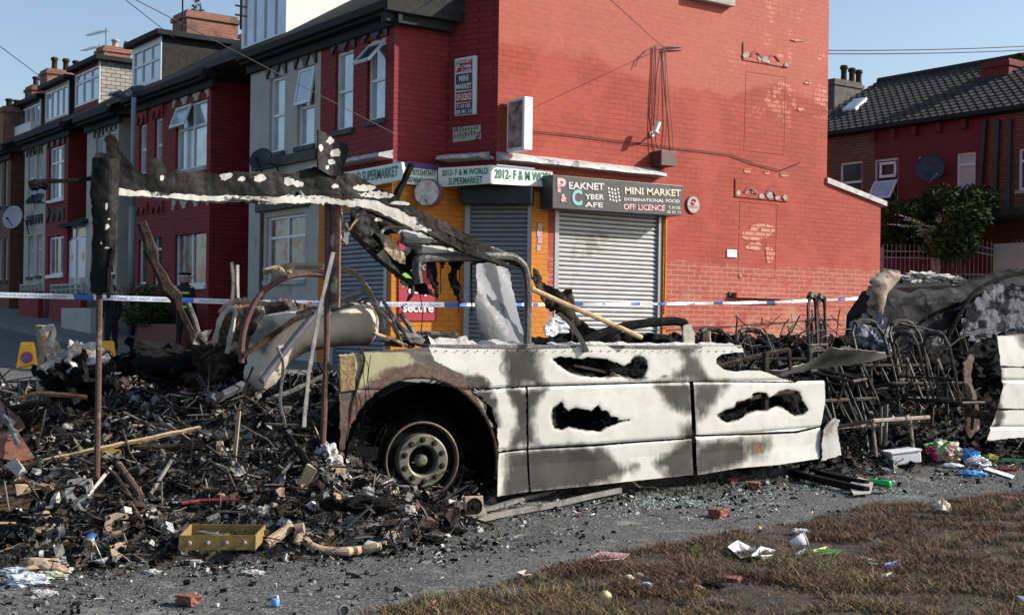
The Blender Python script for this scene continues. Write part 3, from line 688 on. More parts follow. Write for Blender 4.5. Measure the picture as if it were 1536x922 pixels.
mb = MB(); wallgrid(mb, pW, -YCs, uB0, .3, ZE+.2); mb.build('recessed_wall', m_redfront, HB)
roofplane(HB, -uA0+.003, YCs-.2)
dormer(HB, 363, 431, -8, 76, XW-.1, m_whiterender, cols=4, deep=3.4, frontmat=m_white, top=10.5)
mb = MB(); mb.tube([(XB+.9, YB2+.25, .6), (XB+.9, YB2+.25, ZE)], .05, 8); mb.build('downpipe', m_pipe, HB)
# C : red house with broad first floor window
HC = empty('terraced_house', (15, 32, .8), 'dark red painted house with a wide bay window, between lamp post and grey house', 'house', 'terraced houses along the street')
mb = MB(); uC0, uC1 = bedge(200), -YCs
sC = [dict(px=(213, 224, 187, 262)), dict(px=(236, 248, 178, 258)), dict(px=(268, 315, 155, 254), c=2, t=(.36,), sill=m_grey)]
winset(HC, mb, pB, uC0, uC1, 3.55, ZE, sC, m_redfront)
sC2 = [dict(px=(212, 224, 323, 426), pane=m_pane_dk), dict(px=(235, 247, 321, 426), pane=m_pane_dk), dict(px=(267, 314, 312, 428), c=2, t=(.27,), sill=m_white, pane=m_pane_red)]
winset(HC, mb, pB, uC0, uC1, .5, 3.55, sC2, m_redfront)
pSc = Pl((0, YCs, 0), (1, 0, 0), (0, 1, 0)); wallgrid(mb, pSc, XB, XW, .5, ZE)
mb.build('bay_wall', m_redfront, HC)
for q in (sC[2], sC2[2]):
    o = q['o']; lintel(HC, pB, o[0]-.15, o[1]+.15, o[3]+.003, o[3]+.42, 3, m_beige, proud=.04)
for q in (sC[0], sC[1], sC2[0], sC2[1]):
    o = q['o']; lintel(HC, pB, o[0]-.1, o[1]+.1, o[3]+.003, o[3]+.32, 2, m_redfront, proud=.05)
o = sC[2]['o']; open_sash(sC[2]['f'], pB, o[0]+.02, (o[0]+o[1])/2, o[3]-.58, o[3]-.03, math.radians(20), m_pane, .03)
eaves(HC, uC0, uC1+.3, pB, ZE); mb = MB(); mb.box((XB-.3, YCs-.35, ZE), (XW+.4, YCs-.0, ZE+.2)); mb.build('gutter_return', m_gut, HC)
roofplane(HC, YCs-.15, -uC0)
YV = PX(232, 133, XW+.2).y
mb = MB(); v0 = Vector((XW+.05, YV-.2, ZE+.75)); sl = .60
for k in range(13):
    x0 = v0.x+k*.27; mb.box((x0, YV-.25, ZE+.28+(x0-XB)*sl), (x0+.26, YV+.12, ZE+.42+(x0-XB)*sl+.04*(k % 2)))
mb.build('stepped_verge', m_palestone, HC)
chimney(HC, 280, 357, 20, 98, YV-.15, 1.1, pots=())
# D : pale house with slim windows
HD = empty('terraced_house', (15, 37, 1), 'cream terraced house partly hidden by the charred post, white double doors beside it', 'house', 'terraced houses along the street')
YD1 = -bedge(178); uD0, uD1 = bedge(131), -YD1
sD = [dict(px=(148, 158, 206, 270), lin=.4), dict(px=(166, 177, 197, 265), lin=.4)]
mb = MB(); winset(HD, mb, pB, uD0, uD1, 3.8, ZE, sD, m_beige)
sD2 = [dict(px=(163, 176, 322, 412), lin=.3, pane=m_pane_dk)]
winset(HD, mb, pB, uD0, uD1, .8, 3.8, sD2, m_beige)
wallgrid(mb, Pl((0, YD1, 0), (1, 0, 0), (0, 1, 0)), XB, XW, .8, ZE); wallgrid(mb, pW, -YD1, uC0, .8, ZE)
mb.build('bay_wall', m_beige, HD)
eaves(HD, uD0, uD1+.25, pB, ZE-.1, over=.34, h=.2); roofplane(HD, -uC0+.003, -uD0)
dormer(HD, 199, 243, 64, 136, XW, m_slate, cols=3, deep=3.0, trans=(.45,), frontmat=m_white)
chimney(HD, 156, 196, 70, 95, PX(156, 80, 15.9).y, .9, pots=((173, 59), (192, 62)), potm=m_palestone)
# E : red bay
HE = empty('terraced_house', (15, 42, 1.5), 'narrow maroon house front behind the charred arm, three light windows', 'house', 'terraced houses along the street')
YE1 = -bedge(103); uE0, uE1 = bedge(70), -YE1
sE = [dict(px=(77, 100, 220, 299), c=3, t=(.3,), lin=.38, ln=3, lm=m_black, sill=m_white)]
mb = MB(); winset(HE, mb, pB, uE0, uE1, 4.0, ZE, sE, m_redfront)
sE2 = [dict(px=(76, 99, 333, 412), c=3, t=(.3,), lin=.38, ln=3, sill=m_white, pane=m_pane_red)]
winset(HE, mb, pB, uE0, uE1, .9, 4.0, sE2, m_redfront)
wallgrid(mb, Pl((0, YE1, 0), (1, 0, 0), (0, 1, 0)), XB, XW, .9, ZE); wallgrid(mb, pW, -YE1, uD0, .9, ZE); mb.build('bay_wall', m_redfront, HE)
eaves(HE, uE0, uE1+.3, pB, ZE); mb = MB(); mb.box((XB-.3, YE1-.35, ZE), (XW+.4, YE1-.0, ZE+.2)); mb.build('gutter_return', m_gut, HE)
roofplane(HE, -uD0+.003, -uE0); dormer(HE, 112, 151, 100, 165, XW, m_whitebrick, cols=3, deep=2.6, trans=(.3,), frontmat=m_redfront)
dormer(HE, 68, 104, 128, 186, XW, m_black, cols=4, deep=1.0, frontmat=m_beige)
chimney(HE, 71, 106, 104, 118, PX(71, 110, 15.9).y, 1.0, pots=((82, 86), (99, 88), (114, 91)))
# F : slim cream, G : brown brick
HF = empty('terraced_house', (15, 45, 2), 'slim cream terraced house with tall narrow windows, second from the left edge', 'house', 'terraced houses along the street')
uF0, uF1 = bedge(38), uE0-.003
sF = [dict(px=(46, 54, 235, 300), lin=.35), dict(px=(59, 66, 232, 300), lin=.35)]
mb = MB(); winset(HF, mb, pB, uF0, uF1, 4.1, ZE, sF, m_beige)
winset(HF, mb, pB, uF0, uF1, 1., 4.1, [dict(px=(46, 53, 338, 415), lin=.3), dict(px=(59, 66, 336, 413), lin=.3)], m_beige); mb.build('bay_wall', m_beige, HF)
eaves(HF, uF0, uF1-.02, pB, ZE); roofplane(HF, -uE0+.003, -uF0); dormer(HF, 30, 62, 155, 207, XW, flat('olive_cladding', (.12, .12, .06)), cols=4, deep=1.2)
chimney(HF, 48, 70, 128, 142, PX(48, 130, 15.9).y, 1.0, pots=((54, 115), (64, 118)), mt=m_dkbrick)
HG = empty('terraced_house', (15, 52, 2), 'brown brick terraced house at the left edge, dark windows and a white gable above', 'house', 'terraced houses along the street')
YG1 = -bedge(17); uG0, uG1 = bedge(-60), -YG1
mb = MB(); winset(HG, mb, pB, uG0, uG1, 4.2, ZE-.1, [dict(px=(1, 6, 245, 310), lin=.3, pane=m_pane_dk), dict(px=(10, 15, 242, 310), lin=.3, pane=m_pane_dk)], m_dkbrick)
winset(HG, mb, pB, uG0, uG1, 1.2, 4.2, [dict(px=(1, 6, 345, 420), pane=m_pane_dk), dict(px=(10, 15, 343, 420), pane=m_pane_dk)], m_dkbrick)
wallgrid(mb, Pl((0, YG1, 0), (1, 0, 0), (0, 1, 0)), XB, XW, 1.2, ZE-.1); wallgrid(mb, pW, -YG1, uF0, 1.2, ZE); mb.build('bay_wall', m_dkbrick, HG)
eaves(HG, uG0, uG1+.2, pB, ZE-.1); roofplane(HG, -uF0+.003, -uG0)
gx = PY(28, 200, -uF0+3).x
mb = MB(); mb.box((XW-.3, -uF0+2.5, ZE), (XW+5, -uF0+8, PY(10, 178, -uF0+2.5).z)); mb.build('white_dormer', m_whiterender, HG)
chimney(HG, 5, 31, 160, 184, -uF0+4.5, 1.0, pots=((14, 148), (26, 150)))
# ------------------------------------------------------------------ signs on the shop
m_signwhite = flat('sign_white', (.80, .82, .76)); m_green = flat('sign_green_letters', (.01, .16, .10)); m_crim = flat('crimson_sign', (.36, .012, .035)); m_blk = flat('sign_black', (.02, .022, .026), rough=.35)
m_let = flat('white_letters', (.72, .72, .70)); m_gold = mat('scorched_gold_letters', (.55, .42, .2), (.7, .68, .62), 14, rough=.5, c3=(.03, .03, .03), sc3=12, t3=.60)
m_pinkl = mat('scorched_pink_letters', (.62, .10, .16), (.7, .6, .6), 14, rough=.5, c3=(.05, .03, .03), sc3=13, t3=.60); m_lime = flat('lime_panel', (.22, .50, .02)); m_signdk = mat('black_sign_board', (.028, .03, .034), (.05, .052, .058), 4, rough=.38)
def P4(pl, x, y, off=0): return pl(*pl.px(x, y, off), off)
def board(name, pl, px4, off, th, mt, label, cat, group=None):
    """px4: photo corners tl,tr,br,bl; box of thickness th behind w=off"""
    us = [pl.px(x, y, off) for x, y in px4]
    c = sum((pl(*u, off) for u in us), Vector())/4
    t = empty(name, c, label, cat, group)
    mb = MB(); mb.prism([pl(*u, off) for u in us], pl.i*th); mb.build('panel', mt, t, bevel=.006)
    return t
def line(t, pl, off, xl, yt, xr, yb, s, mt, name='lettering', slope=0.0, fo=.02):
    """text between photo pixels; yt,yb at xl; slope = dy/dx"""
    a = P4(pl, xl, yb, off); b_ = P4(pl, xr, yb+slope*(xr-xl), off); c = P4(pl, xl, yt, off)
    xd = b_-a; up = Vector((0, 0, 1)) if abs((c-a).normalized().z) > .9 else c-a
    # keep the line's tilt in the wall plane
    text(s, a-pl.i*.006, xd, up - xd*(up.dot(xd)/xd.length_squared), xd.length, (c-a).length, mt, t, name, font_off=fo)
pBo = pB
t = board('shop_sign', pB, [(497, 262), (602, 243), (606, 269), (497, 291)], -.26, .06, m_signwhite, 'white shop sign reading world supermarket in green, behind the coach roof', 'sign')
line(t, pB, -.26, 513, 262.5, 597, 277.5, 'WORLD SUPERMARKET', m_green, slope=-.155)
pS2 = Pl((0, YS-.08, 0), (1, 0, 0), (0, 1, 0))
t = board('phone_sign', pS, [(604, 250), (656, 256), (656, 281), (604, 275)], -.10, .04, m_signwhite, 'narrow white sign with two green phone numbers, above the round sign', 'sign')
line(t, pS, -.10, 612, 253, 653, 262, 'T: 07533473477', m_green, slope=.08); line(t, pS, -.10, 612, 265, 653, 273.5, '07404318805', m_green, slope=.08)
a, b_ = PY(657, 260, YS-.16), PY(736.5, 260, YG-.10)
pDs = Pl((b_.x, b_.y, 0), (a.x-b_.x, a.y-b_.y, 0), (1, 1, 0)); pDs.d = -pDs.d; pDs.i = Vector((-pDs.d.y, pDs.d.x, 0)).normalized()
t = board('shop_sign', pDs, [(657, 252), (736.5, 247.5), (736.5, 275), (657, 281)], 0, .04, m_signwhite, 'white sign with two lines of green letters above the shutter at the cut corner', 'sign')
line(t, pDs, 0, 663, 255, 732, 264.5, '2012- F & M WORLD', m_green, slope=-.05); line(t, pDs, 0, 673, 267, 724, 278, 'SUPERMARKET', m_green, slope=-.06)
t = board('shop_sign', pG, [(738, 247.5), (829, 257), (829, 281), (738, 276)], -.10, .04, m_signwhite, 'sunlit white sign with one line of green letters beside the black sign', 'sign')
line(t, pG, -.10, 742, 253, 829, 267.5, '2012- F & M WORL', m_green, slope=.065)
t = board('cyber_cafe_sign', pG, [(829, 262), (1025, 279), (1022, 324), (829, 312)], -.42, .40, m_signdk, 'long black cyber cafe sign with scorched letters above the sunlit shutter', 'sign')
W_ = mat('scorched_white_letters', (.66, .65, .62), (.5, .49, .46), 10, rough=.5, c3=(.05, .05, .05), sc3=13, t3=.60)
for s_, xl, yt, xr, yb, m_, sl in (('EAKNET', 853, 273, 906, 283.5, W_, .035), ('YBER', 877, 291, 906, 299, W_, .03), ('AFE', 877, 303, 904, 310.5, W_, .03),
        ('MINI MARKET', 937, 280.5, 1021, 291, m_gold, .045), ('INTERNATIONAL FOOD', 936, 296.5, 1019, 301.5, W_, .035), ('OFF LICENCE', 935, 305.5, 997, 314.5, m_pinkl, .035),
        ('T: 01132', 1002, 309, 1020, 313.5, W_, .03), ('35 91 11', 1000, 316, 1020, 320, W_, .03), ('P', 836, 267, 849, 288, m_pinkl, .03), ('C', 858, 284, 873, 308, flat('pale_teal', (.25, .45, .48)), .03), ('&', 841, 291, 850, 303, m_pinkl, .03)):
    line(t, pG, -.42, xl, yt, xr, yb, s_, m_, slope=sl, fo=.025 if len(s_) > 1 else .04)
for i in range(4):
    for j in range(4):
        a = P4(pG, 913+i*4.6+j*.8, 285+j*5.5-abs(i-2)*1.2, -.425); mb = MB(); mb.obox(a, Vector((.019, 0, .004)), Vector((0, .003, 0)), Vector((-.004, 0, .02))); mb.build('key', m_let, t)
mb = MB(); u = pG.px(829, 300); mb.tube([P4(pG, 998, 322, -.05), P4(pG, 998, 388, -.05), P4(pG, 996, 470, -.05)], .018, 6); mb.build('yellow_pipe', m_orange, A)
c = P4(pG, 1040, 307, -.03); t = empty('round_sign', c, 'small round pink sign with a red swirl, on the gable beside the black sign', 'sign')
mb = MB(); mb.lathe(c, (0, 1, 0), [(.185, 0), (.185, .03)], 28); mb.build('rim', m_signdk, t)
mb = MB(); mb.lathe(c-Vector((0, .006, 0)), (0, 1, 0), [(.17, 0), (.17, .012)], 28); mb.build('disc', flat('dusty_pink', (.42, .30, .30)), t)
for k in range(2):
    mb = MB(); pts = [c+Vector((.055*math.cos(a)*(1-.25*i/9), -.014, .06+.055*math.sin(a)*(1-.25*i/9))) for i, a in enumerate([k*math.pi+j*math.pi*.95/9 for j in range(10)])]
    mb.tube(pts, [.004+.016*math.sin(math.pi*i/9) for i in range(10)], 6); mb.build('swirl', flat('swirl_red', (.5, .01, .02)), t)
text('MoneyGram', c+Vector((-.13, -.012, -.075)), (1, 0, 0), (0, 0, 1), .26, .055, m_blk, t)
c = PY(640, 289, YS-.32); t = empty('round_sign', c, 'round projecting sign with a faded white face, in front of the orange bay side', 'sign')
dx = Vector((-.8, -.6, 0)).normalized()
mb = MB(); mb.lathe(c+Vector((.0, 0, 0)), -dx, [(.25, 0), (.255, .02), (.255, .2), (.24, .22)], 28); mb.build('drum', flat('maroon_drum', (.16, .06, .09)), t, smooth=False)
mb = MB(); mb.lathe(c+dx*.006, -dx, [(.235, 0), (.235, .01)], 28); mb.build('face', mat('peeling_white', (.6, .6, .6), (.34, .33, .33), 9, rough=.5, c3=(.15, .12, .12), sc3=9, t3=.58), t)
mb = MB(); mb.tube([c-dx*.22, c-dx*.22+Vector((.1, .3, 0))], .02, 6); mb.build('bracket', m_gut, t)
# vertical sign on the cut wall
t = board('vertical_sign', pC, [(682, 89), (713, 83), (712, 171), (682, 174)], -.10, .09, m_white, 'tall narrow sign in crimson and black with the shop names, on the shaded wall', 'sign')
for k, (ya_, yb, m_) in enumerate(((91, 109.5, m_crim), (112, 137, m_blk), (139, 155, m_crim), (156.5, 173, m_blk))):
    q = MB(); q.prism([P4(pC, 683.5, ya_, -.104), P4(pC, 708.5, ya_-3.5, -.104), P4(pC, 708.5, yb-2.5, -.104), P4(pC, 683.5, yb, -.104)], pC.i*.003); q.build('field', m_, t)
for s_, xl, yt, xr, yb in (('PEAKNET', 684.5, 91, 707.5, 96.5), ('CYBER', 692, 98.5, 707.5, 103), ('CAFE', 692, 105, 707.5, 109), ('P', 684.5, 97.5, 690.5, 107), ('MINI', 689, 114, 703, 123), ('MARKET', 684.5, 127, 707.5, 135), ('OFF LICENCE', 684.5, 142, 707.5, 152), ('T: 01132', 685, 158, 706, 163.5), ('35 91 11', 684.5, 166, 707.5, 172)):
    line(t, pC, -.106, xl, yt, xr, yb, s_, m_let, slope=-.12, fo=.03)
m_plaq = mat('peeling_plaque', (.34, .32, .26), (.45, .43, .36), 9, rough=.8, c3=(.16, .03, .03), sc3=14, t3=.53)
tagd = board('street_plaque', pC, [(679, 192), (721, 187), (721, 209), (679, 214)], -.03, .028, m_plaq, 'worn peeling street name plaque below the tall narrow sign', 'plaque')
for k in range(9):
    for r_ in range(2):
        x = 682+k*4.2; y = 196+r_*8-k*.5; a = P4(pC, x, y, -.034); mb = MB(); mb.obox(a, pC.d*.012, pC.i*.002, Vector((0, 0, .02+.006*((k*7+r_) % 3)))); mb.build('worn_letter', m_stone, tagd)
# projecting light box
a = PY(757, 205, YG); Xb = a.x; p1 = PX(786, 190, Xb); Yb_ = p1.y; x2 = PY(799, 190, Yb_).x; zt = PX(775, 147, Xb).z; zb = PX(775, 226, Xb).z
t = empty('light_box', (Xb+.1, (YG+Yb_)/2, zb), 'projecting light box with a dirty picture face and a bright white edge', 'sign')
fr = MB(); fr.box((Xb, Yb_, zb), (x2, YG-.06, zt)); fr.build('case', m_white, t, bevel=.012)
mb = MB(); mb.box((Xb-.008, Yb_+.06, zb+.06), (Xb-.001, YG-.12, zt-.06)); mb.build('picture', mat('dirty_picture', (.10, .04, .03), (.42, .32, .28), 5, rough=.4, c3=(.30, .10, .10), sc3=6, t3=.55, bump=.05), t)
for z in (zb+.12, zt-.14):
    mb = MB(); mb.box((Xb+.05, YG-.06, z-.04), (Xb+.12, YG-.001, z+.04)); mb.build('bracket', m_white, t)
# cctv and junction box
c = P4(pG, 985, 190, -.32); w = P4(pG, 977, 201, 0)
t = empty('security_camera', w, 'small white security camera on the sunlit gable', 'camera')
mb = MB(); mb.tube([c+Vector((-.05, .0, -.12)), c+Vector((.05, 0, .09))], [.055, .06], 10); mb.build('body', m_white, t)
mb = MB(); mb.tube([w-Vector((0, .0, .0)), w+Vector((.02, -.2, .0)), c+Vector((0, 0, -.06))], .02, 6); mb.lathe(w, (0, -1, 0), [(.06, 0), (.06, .04)], 10); mb.build('bracket', m_white, t)
a, b_ = P4(pG, 991, 225, -.30), P4(pG, 1014, 250, -.30)
mb = MB(); mb.box((a.x+.02, YG-.30, b_.z), (b_.x+.0, YG-.003, a.z)); mb.build('junction_box', mat('rusty_dark_box', (.10, .045, .035), (.06, .03, .028), 6, rough=.6), label='dark brown square box fixed to the gable above the black sign', cat='box', bevel=.01)
a, b_ = P4(pG, 1091, 374, -.02), P4(pG, 1105, 386, -.02)
mb = MB(); mb.box((a.x, YG-.022, b_.z), (b_.x, YG-.003, a.z)); mb.build('wall_notice', m_whiterender, label='small white square notice low on the red gable', cat='notice')
# poster on the orange wall
t = board('poster', pS, [(598, 360), (656, 366), (656, 481), (598, 481)], -.03, .028, m_crim, 'crimson poster with a lime panel reading fast easy secure, on the orange wall', 'poster')
q = MB(); q.prism([P4(pS, x, y, -.034) for x, y in ((603, 404), (628, 406), (628, 431), (603, 430))], (0, .003, 0)); q.build('lime_panel', m_lime, t)
for s_, xl, yt, xr, yb in (('Fast', 612, 392, 638, 405), ('easy', 612, 432, 645, 444), ('secure', 604, 457, 650, 468)): line(t, pS, -.034, xl, yt, xr, yb, s_, m_let, slope=.01, fo=.03)
mb = MB()
for k, (x, y, r_) in enumerate(((810, 340, 4), (809, 350, 5), (810, 360, 4.5), (808, 372, 4))):
    a = P4(pG, x, y, -.02); mb.obox(a, Vector((r_*.012, 0, 0)), Vector((0, .002, 0)), Vector((0, 0, r_*.014)))
mb.build('sticker', flat('faded_pink_sticker', (.45, .28, .3)), label='column of faded pink stickers on the orange pillar', cat='stickers')
# cables on the gable
m_cab = flat('black_cable', (.015, .012, .012), rough=.6); m_cabr = flat('dark_red_cable', (.10, .012, .012))
def cable(name, px, pl, mt, label, off=-.03, r=.009, **k):
    mb = MB(); mb.tube([P4(pl, x, y, off) for x, y in px], r, 5); return mb.build(name, mt, label=label, cat='cable', **k)
cable('wall_cable', [(800, 197), (860, 203), (920, 211), (977, 217), (1010, 222), (1055, 227), (1098, 233), (1130, 245), (1170, 256), (1200, 244)], pG, m_cab, 'thin dark cable running right across the gable from the light box')
for k, px in enumerate(([(982, 68), (980, 120), (978, 150), (977, 190), (978, 225), (990, 255)], [(984, 70), (982, 130), (979, 170), (984, 215), (996, 250)], [(996, 72), (990, 110), (987, 170), (985, 185)], [(997, 74), (999, 140), (1000, 190), (997, 222)], [(998, 74), (1003, 140), (1008, 190), (1010, 224)], [(985, 69), (970, 76), (958, 88), (952, 102)])):
    cable('hanging_cable', px, pG, m_cab if k % 2 else m_cabr, ['black cable hanging leftmost from the bracket to the camera', 'thin red cable hanging beside the leftmost black one', 'short black cable ending at the security camera', 'dark red looping cable hanging towards the junction box', 'rightmost black cable hanging down to the junction box', 'short curled red cable left of the cable bracket'][[1, 0, 2, 3, 4, 5][k]], off=-.04, group='cables hanging down the gable')
def span(name, pts3, mt, label, r=.012, sag=.0, group=None):
    a, b_ = pts3; mb = MB(); mb.tube([a.lerp(b_, i/14)-Vector((0, 0, sag*4*(i/14)*(1-i/14))) for i in range(15)], r, 5); return mb.build(name, mt, label=label, cat='cable', group=group)
w0 = P4(pG, 994, 71, -.05)
span('overhead_wire', (w0, PDp(1640, 63, 40)), m_cab, 'upper thin wire crossing the sky to the right', r=.013, sag=.15, group='overhead wires')
span('overhead_wire', (w0-Vector((0, 0, .06)), PDp(1640, 69, 40)), m_cab, 'lower thin wire crossing the sky to the right', r=.013, sag=.15, group='overhead wires')
span('overhead_wire', (w0, PDp(850, -60, 14)), m_cab, 'dark wire rising to the left off the gable top', r=.007, group='overhead wires')
span('overhead_wire', (PX(590, 200, XB-.05), PDp(165, -20, 22)), m_cab, 'thin wire slanting down over the grey house bay', r=.008, group='overhead wires')
span('overhead_wire', (PX(262, 58, XW), PDp(150, -30, 24)), m_cab, 'thin wire in the sky ending at the black dormer', r=.009, group='overhead wires')
span('overhead_wire', (PX(70, 122, XW), PDp(-60, 25, 30)), m_cab, 'thin wire in the sky at the top left corner', r=.012, group='overhead wires')
# ------------------------------------------------------------------ street furniture on the left
def dish(x, y, X0, r, face, mt, label, arm=True):
    c = PX(x, y, X0); f = Vector(face).normalized(); t = empty('satellite_dish', c, label, 'satellite dish')
    mb = MB(); a = f.orthogonal().normalized(); b = f.cross(a); n = 24; vs = []; 
    prof = [(r*i/6, .28*r*(i/6)**2) for i in range(7)]
    for rr, h in prof:
        for k in range(n): vs.append(c+f*h+(a*math.cos(2*math.pi*k/n)+b*math.sin(2*math.pi*k/n))*rr)
    for rr, h in reversed(prof):
        for k in range(n): vs.append(c+f*(h-.015)+(a*math.cos(2*math.pi*k/n)+b*math.sin(2*math.pi*k/n))*rr)
    L = len(prof)*2; fs = [(i*n+k, i*n+(k+1) % n, (i+1)*n+(k+1) % n, (i+1)*n+k) for i in range(L-1) for k in range(n)]
    mb.add(vs, fs); mb.build('reflector', mt, t, smooth=True)
    mb = MB(); e = c+f*r*.9-Vector((0, 0, r*.3)); mb.tube([c-Vector((0, 0, r*.95)), e], .015, 5); mb.lathe(e, -f, [(.03, -.05), (.035, .02)], 8); mb.build('receiver_arm', m_gut, t)
    mb = MB(); mb.tube([c-f*.02, c+Vector((.35, 0, -.08)), c+Vector((.45, 0, -.5))], .02, 6); mb.build('bracket', m_gut, t)
    return t
m_dishg = flat('grey_dish', (.42, .43, .45)); m_dishk = flat('black_dish', (.02, .022, .026), rough=.5); m_dishb = flat('blue_black_dish', (.022, .032, .045), rough=.5)
dish(22, 327, 12.1, .38, (-.8, -.55, .2), m_dishg, 'pale grey satellite dish at the far left edge')
dish(54, 301, 12.15, .3, (-.5, -.3, .8), m_dishk, 'small black dish tilted skyward on the cream house')
dish(393, 241, 12.2, .26, (-.7, -.5, .35), m_dishk, 'black satellite dish on the grey house above the coach beam')
dish(204, 141, 12.3, .3, (-.5, -.4, .75), m_dishb, 'dark dish under the eaves beside the lamp arm')
# lamp post
XL = 12.0; base = PX(196, 500, XL); Yl = base.y; top = PX(197, 148, XL)
t = empty('street_lamp', (XL, Yl, gz(0, Yl)+.1), 'tall grey street lamp with a short arm to the left', 'street lamp')
mb = MB(); zt = top.z; mb.tube([(XL, Yl, gz(0, Yl)+1.2), (XL, Yl, 4.3)], .085, 12); mb.tube([(XL, Yl, 4.3), (XL, Yl, zt)], .062, 12); mb.build('post', flat('grey_lamp_paint', (.26, .28, .30)), t, smooth=True)
mb = MB(); mb.tube([(XL, Yl, gz(0, Yl)+.05), (XL, Yl, gz(0, Yl)+1.2)], .10, 12); mb.build('base', m_black, t)
e = PX(166, 142, XL); mb = MB(); mb.tube([(XL, Yl, zt), (XL-.05, Yl+.3, zt+.03), (e.x, e.y, e.z)], [.04, .04, .035], 8); mb.build('arm', m_gut, t)
mb = MB(); mb.tube([(e.x, e.y-.9, e.z-.01), (e.x, e.y-.2, e.z), (e.x, e.y+.1, e.z)], [.04, .09, .05], 10, flat=.5); mb.build('lamp_head', m_dishg, t)
# walls, planter, porch doors, front gardens
def xbox(name, x0, x1, yt, X, ybz, mt, label, cat, depth=.2, **k):
    a, b = PX(x0, yt, X), PX(x1, yt, X); z0 = ybz if not callable(ybz) else ybz
    mb = MB(); mb.box((X, b.y, z0), (X+depth, a.y, max(a.z, b.z))); return mb.build(name, mt, label=label, cat=cat, **k)
m_redwall = brickmat('low_red_wall_brick', (.20, .05, .04), (.24, .06, .05), (.12, .08, .07), bw=.26, bh=.09)
m_block = mat('pierced_white_blocks', (.42, .42, .40), (.34, .34, .32), 4, rough=.8)
a = PX(268, 486, 11.75); b_ = PX(206, 480, 11.75)
mb = MB(); mb.box((11.75, a.y, .5), (11.93, b_.y, a.z)); mb.build('garden_wall', m_redwall, label='low red brick garden wall right of the lamp post', cat='garden wall')
def blockwall(x0, x1, yt, yb, label, ncol):
    X = 11.9; a, b = PX(x0, yb, X), PX(x1, yb, X); zt = PX((x0+x1)/2, yt, X).z; zb = PX((x0+x1)/2, yb, X).z
    t = empty('garden_wall', (X, (a.y+b.y)/2, zb-1), label, 'garden wall')
    mb = MB(); mb.box((X, b.y, zb-1.4), (X+.18, a.y, zb)); mb.build('base', m_redfront, t)
    mb = MB(); L = a.y-b.y; w = L/ncol; rows = 2 if ncol > 4 else 2
    for k in range(ncol+1): mb.box((X+.03, b.y+k*w-.02, zb+.003), (X+.12, b.y+k*w+.02, zt-.03))
    mb.box((X+.02, b.y, zt-.028), (X+.13, a.y, zt+.03)); mb.box((X+.04, b.y, (zt+zb)/2-.015), (X+.11, a.y, (zt+zb)/2+.015))
    for k in range(ncol):
        y0 = b.y+k*w; 
        for s_ in (0, 1): mb.tube([(X+.075, y0, zb if s_ else zt-.03), (X+.075, y0+w, zt-.03 if s_ else zb)], .018, 4)
    mb.build('pierced_blocks', m_block, t); return t
blockwall(28, 57, 427, 437, 'pierced white block wall on a red base, the smaller and farther of two', 5)
blockwall(74, 121, 427, 441, 'pierced white block wall on a red base, in front of the white doors', 6)
xbox('planter', 92, 136, 462, 11.2, .9, m_beige, 'long pale timber planter on the pavement', 'planter', depth=.5)
Xd = 12.75; a, b_ = PX(101, 390, Xd), PX(136, 390, Xd); zt = PX(118, 337, Xd).z; zb = PX(118, 452, Xd).z
t = empty('porch', (Xd, (a.y+b_.y)/2, zb-.3), 'white double doored porch with a small sloping roof', 'porch')
mb = MB(); mb.box((Xd, b_.y, zb-.5), (Xd+1.1, a.y, zt)); mb.build('frame', m_white, t)
L = a.y-b_.y
for k in range(2):
    y0 = b_.y+.12+k*L*.5; d_ = MB(); d_.box((Xd-.05, y0, zb-.4), (Xd-.004, y0+L*.5-.24, zt-.45)); d = d_.build('door', m_white, t, bevel=.01)
    q = MB(); yc = y0+(L*.5-.24)/2
    q.lathe((Xd-.055, yc, zt-.95), (-1, 0, 0), [(.13, 0), (.13, .01)], 5); q.build('fan_light', m_pane_red, d)
    q = MB(); q.box((Xd-.06, y0+.12, zb+.1), (Xd-.051, y0+L*.5-.36, zb+.7)); q.build('lower_panel', m_beige, d)
    q = MB(); q.box((Xd-.03, y0+.05, zt-.38), (Xd-.006, y0+L*.5-.3, zt-.1)); q.build('top_light', m_pane_dk, t)
mb = MB(); mb.prism([(Xd-.3, b_.y-.1, zt+.02), (Xd+1, b_.y-.1, zt+.6), (Xd+1, b_.y-.1, zt+.5), (Xd-.3, b_.y-.1, zt-.06)], (0, L+.2, 0)); mb.build('porch_roof', m_slate, t)
# leafy things ------------------------------------------------------
def leafmass(mb, c, rad, n, size, seed, mi=(0,), flat_=1.0, droop=0.3):
    r = random.Random(seed); c = Vector(c)
    lobes = [(Vector((r.uniform(-.75, .75)*rad[0], r.uniform(-.75, .75)*rad[1], r.uniform(-.7, .55)*rad[2])), r.uniform(.35, .6)) for _ in range(14)]
    for k in range(n):
        lc, lr = lobes[k % len(lobes)]; d = Vector((r.gauss(0, 1), r.gauss(0, 1), r.gauss(0, 1))).normalized()*(r.random()**.5)
        p = c+lc+Vector((d.x*rad[0]*lr, d.y*rad[1]*lr, d.z*rad[2]*lr))
        a = Vector((r.gauss(0, 1), r.gauss(0, 1), r.gauss(0, .6)-droop)).normalized(); b = a.cross(Vector((r.gauss(0, 1), r.gauss(0, 1), r.gauss(0, 1)))).normalized()
        s = size*r.uniform(.5, 1.3); mb.add([p-a*s, p+b*s*.32, p+a*s, p-b*s*.32], [(0, 1, 2, 3)], r.choice(mi))
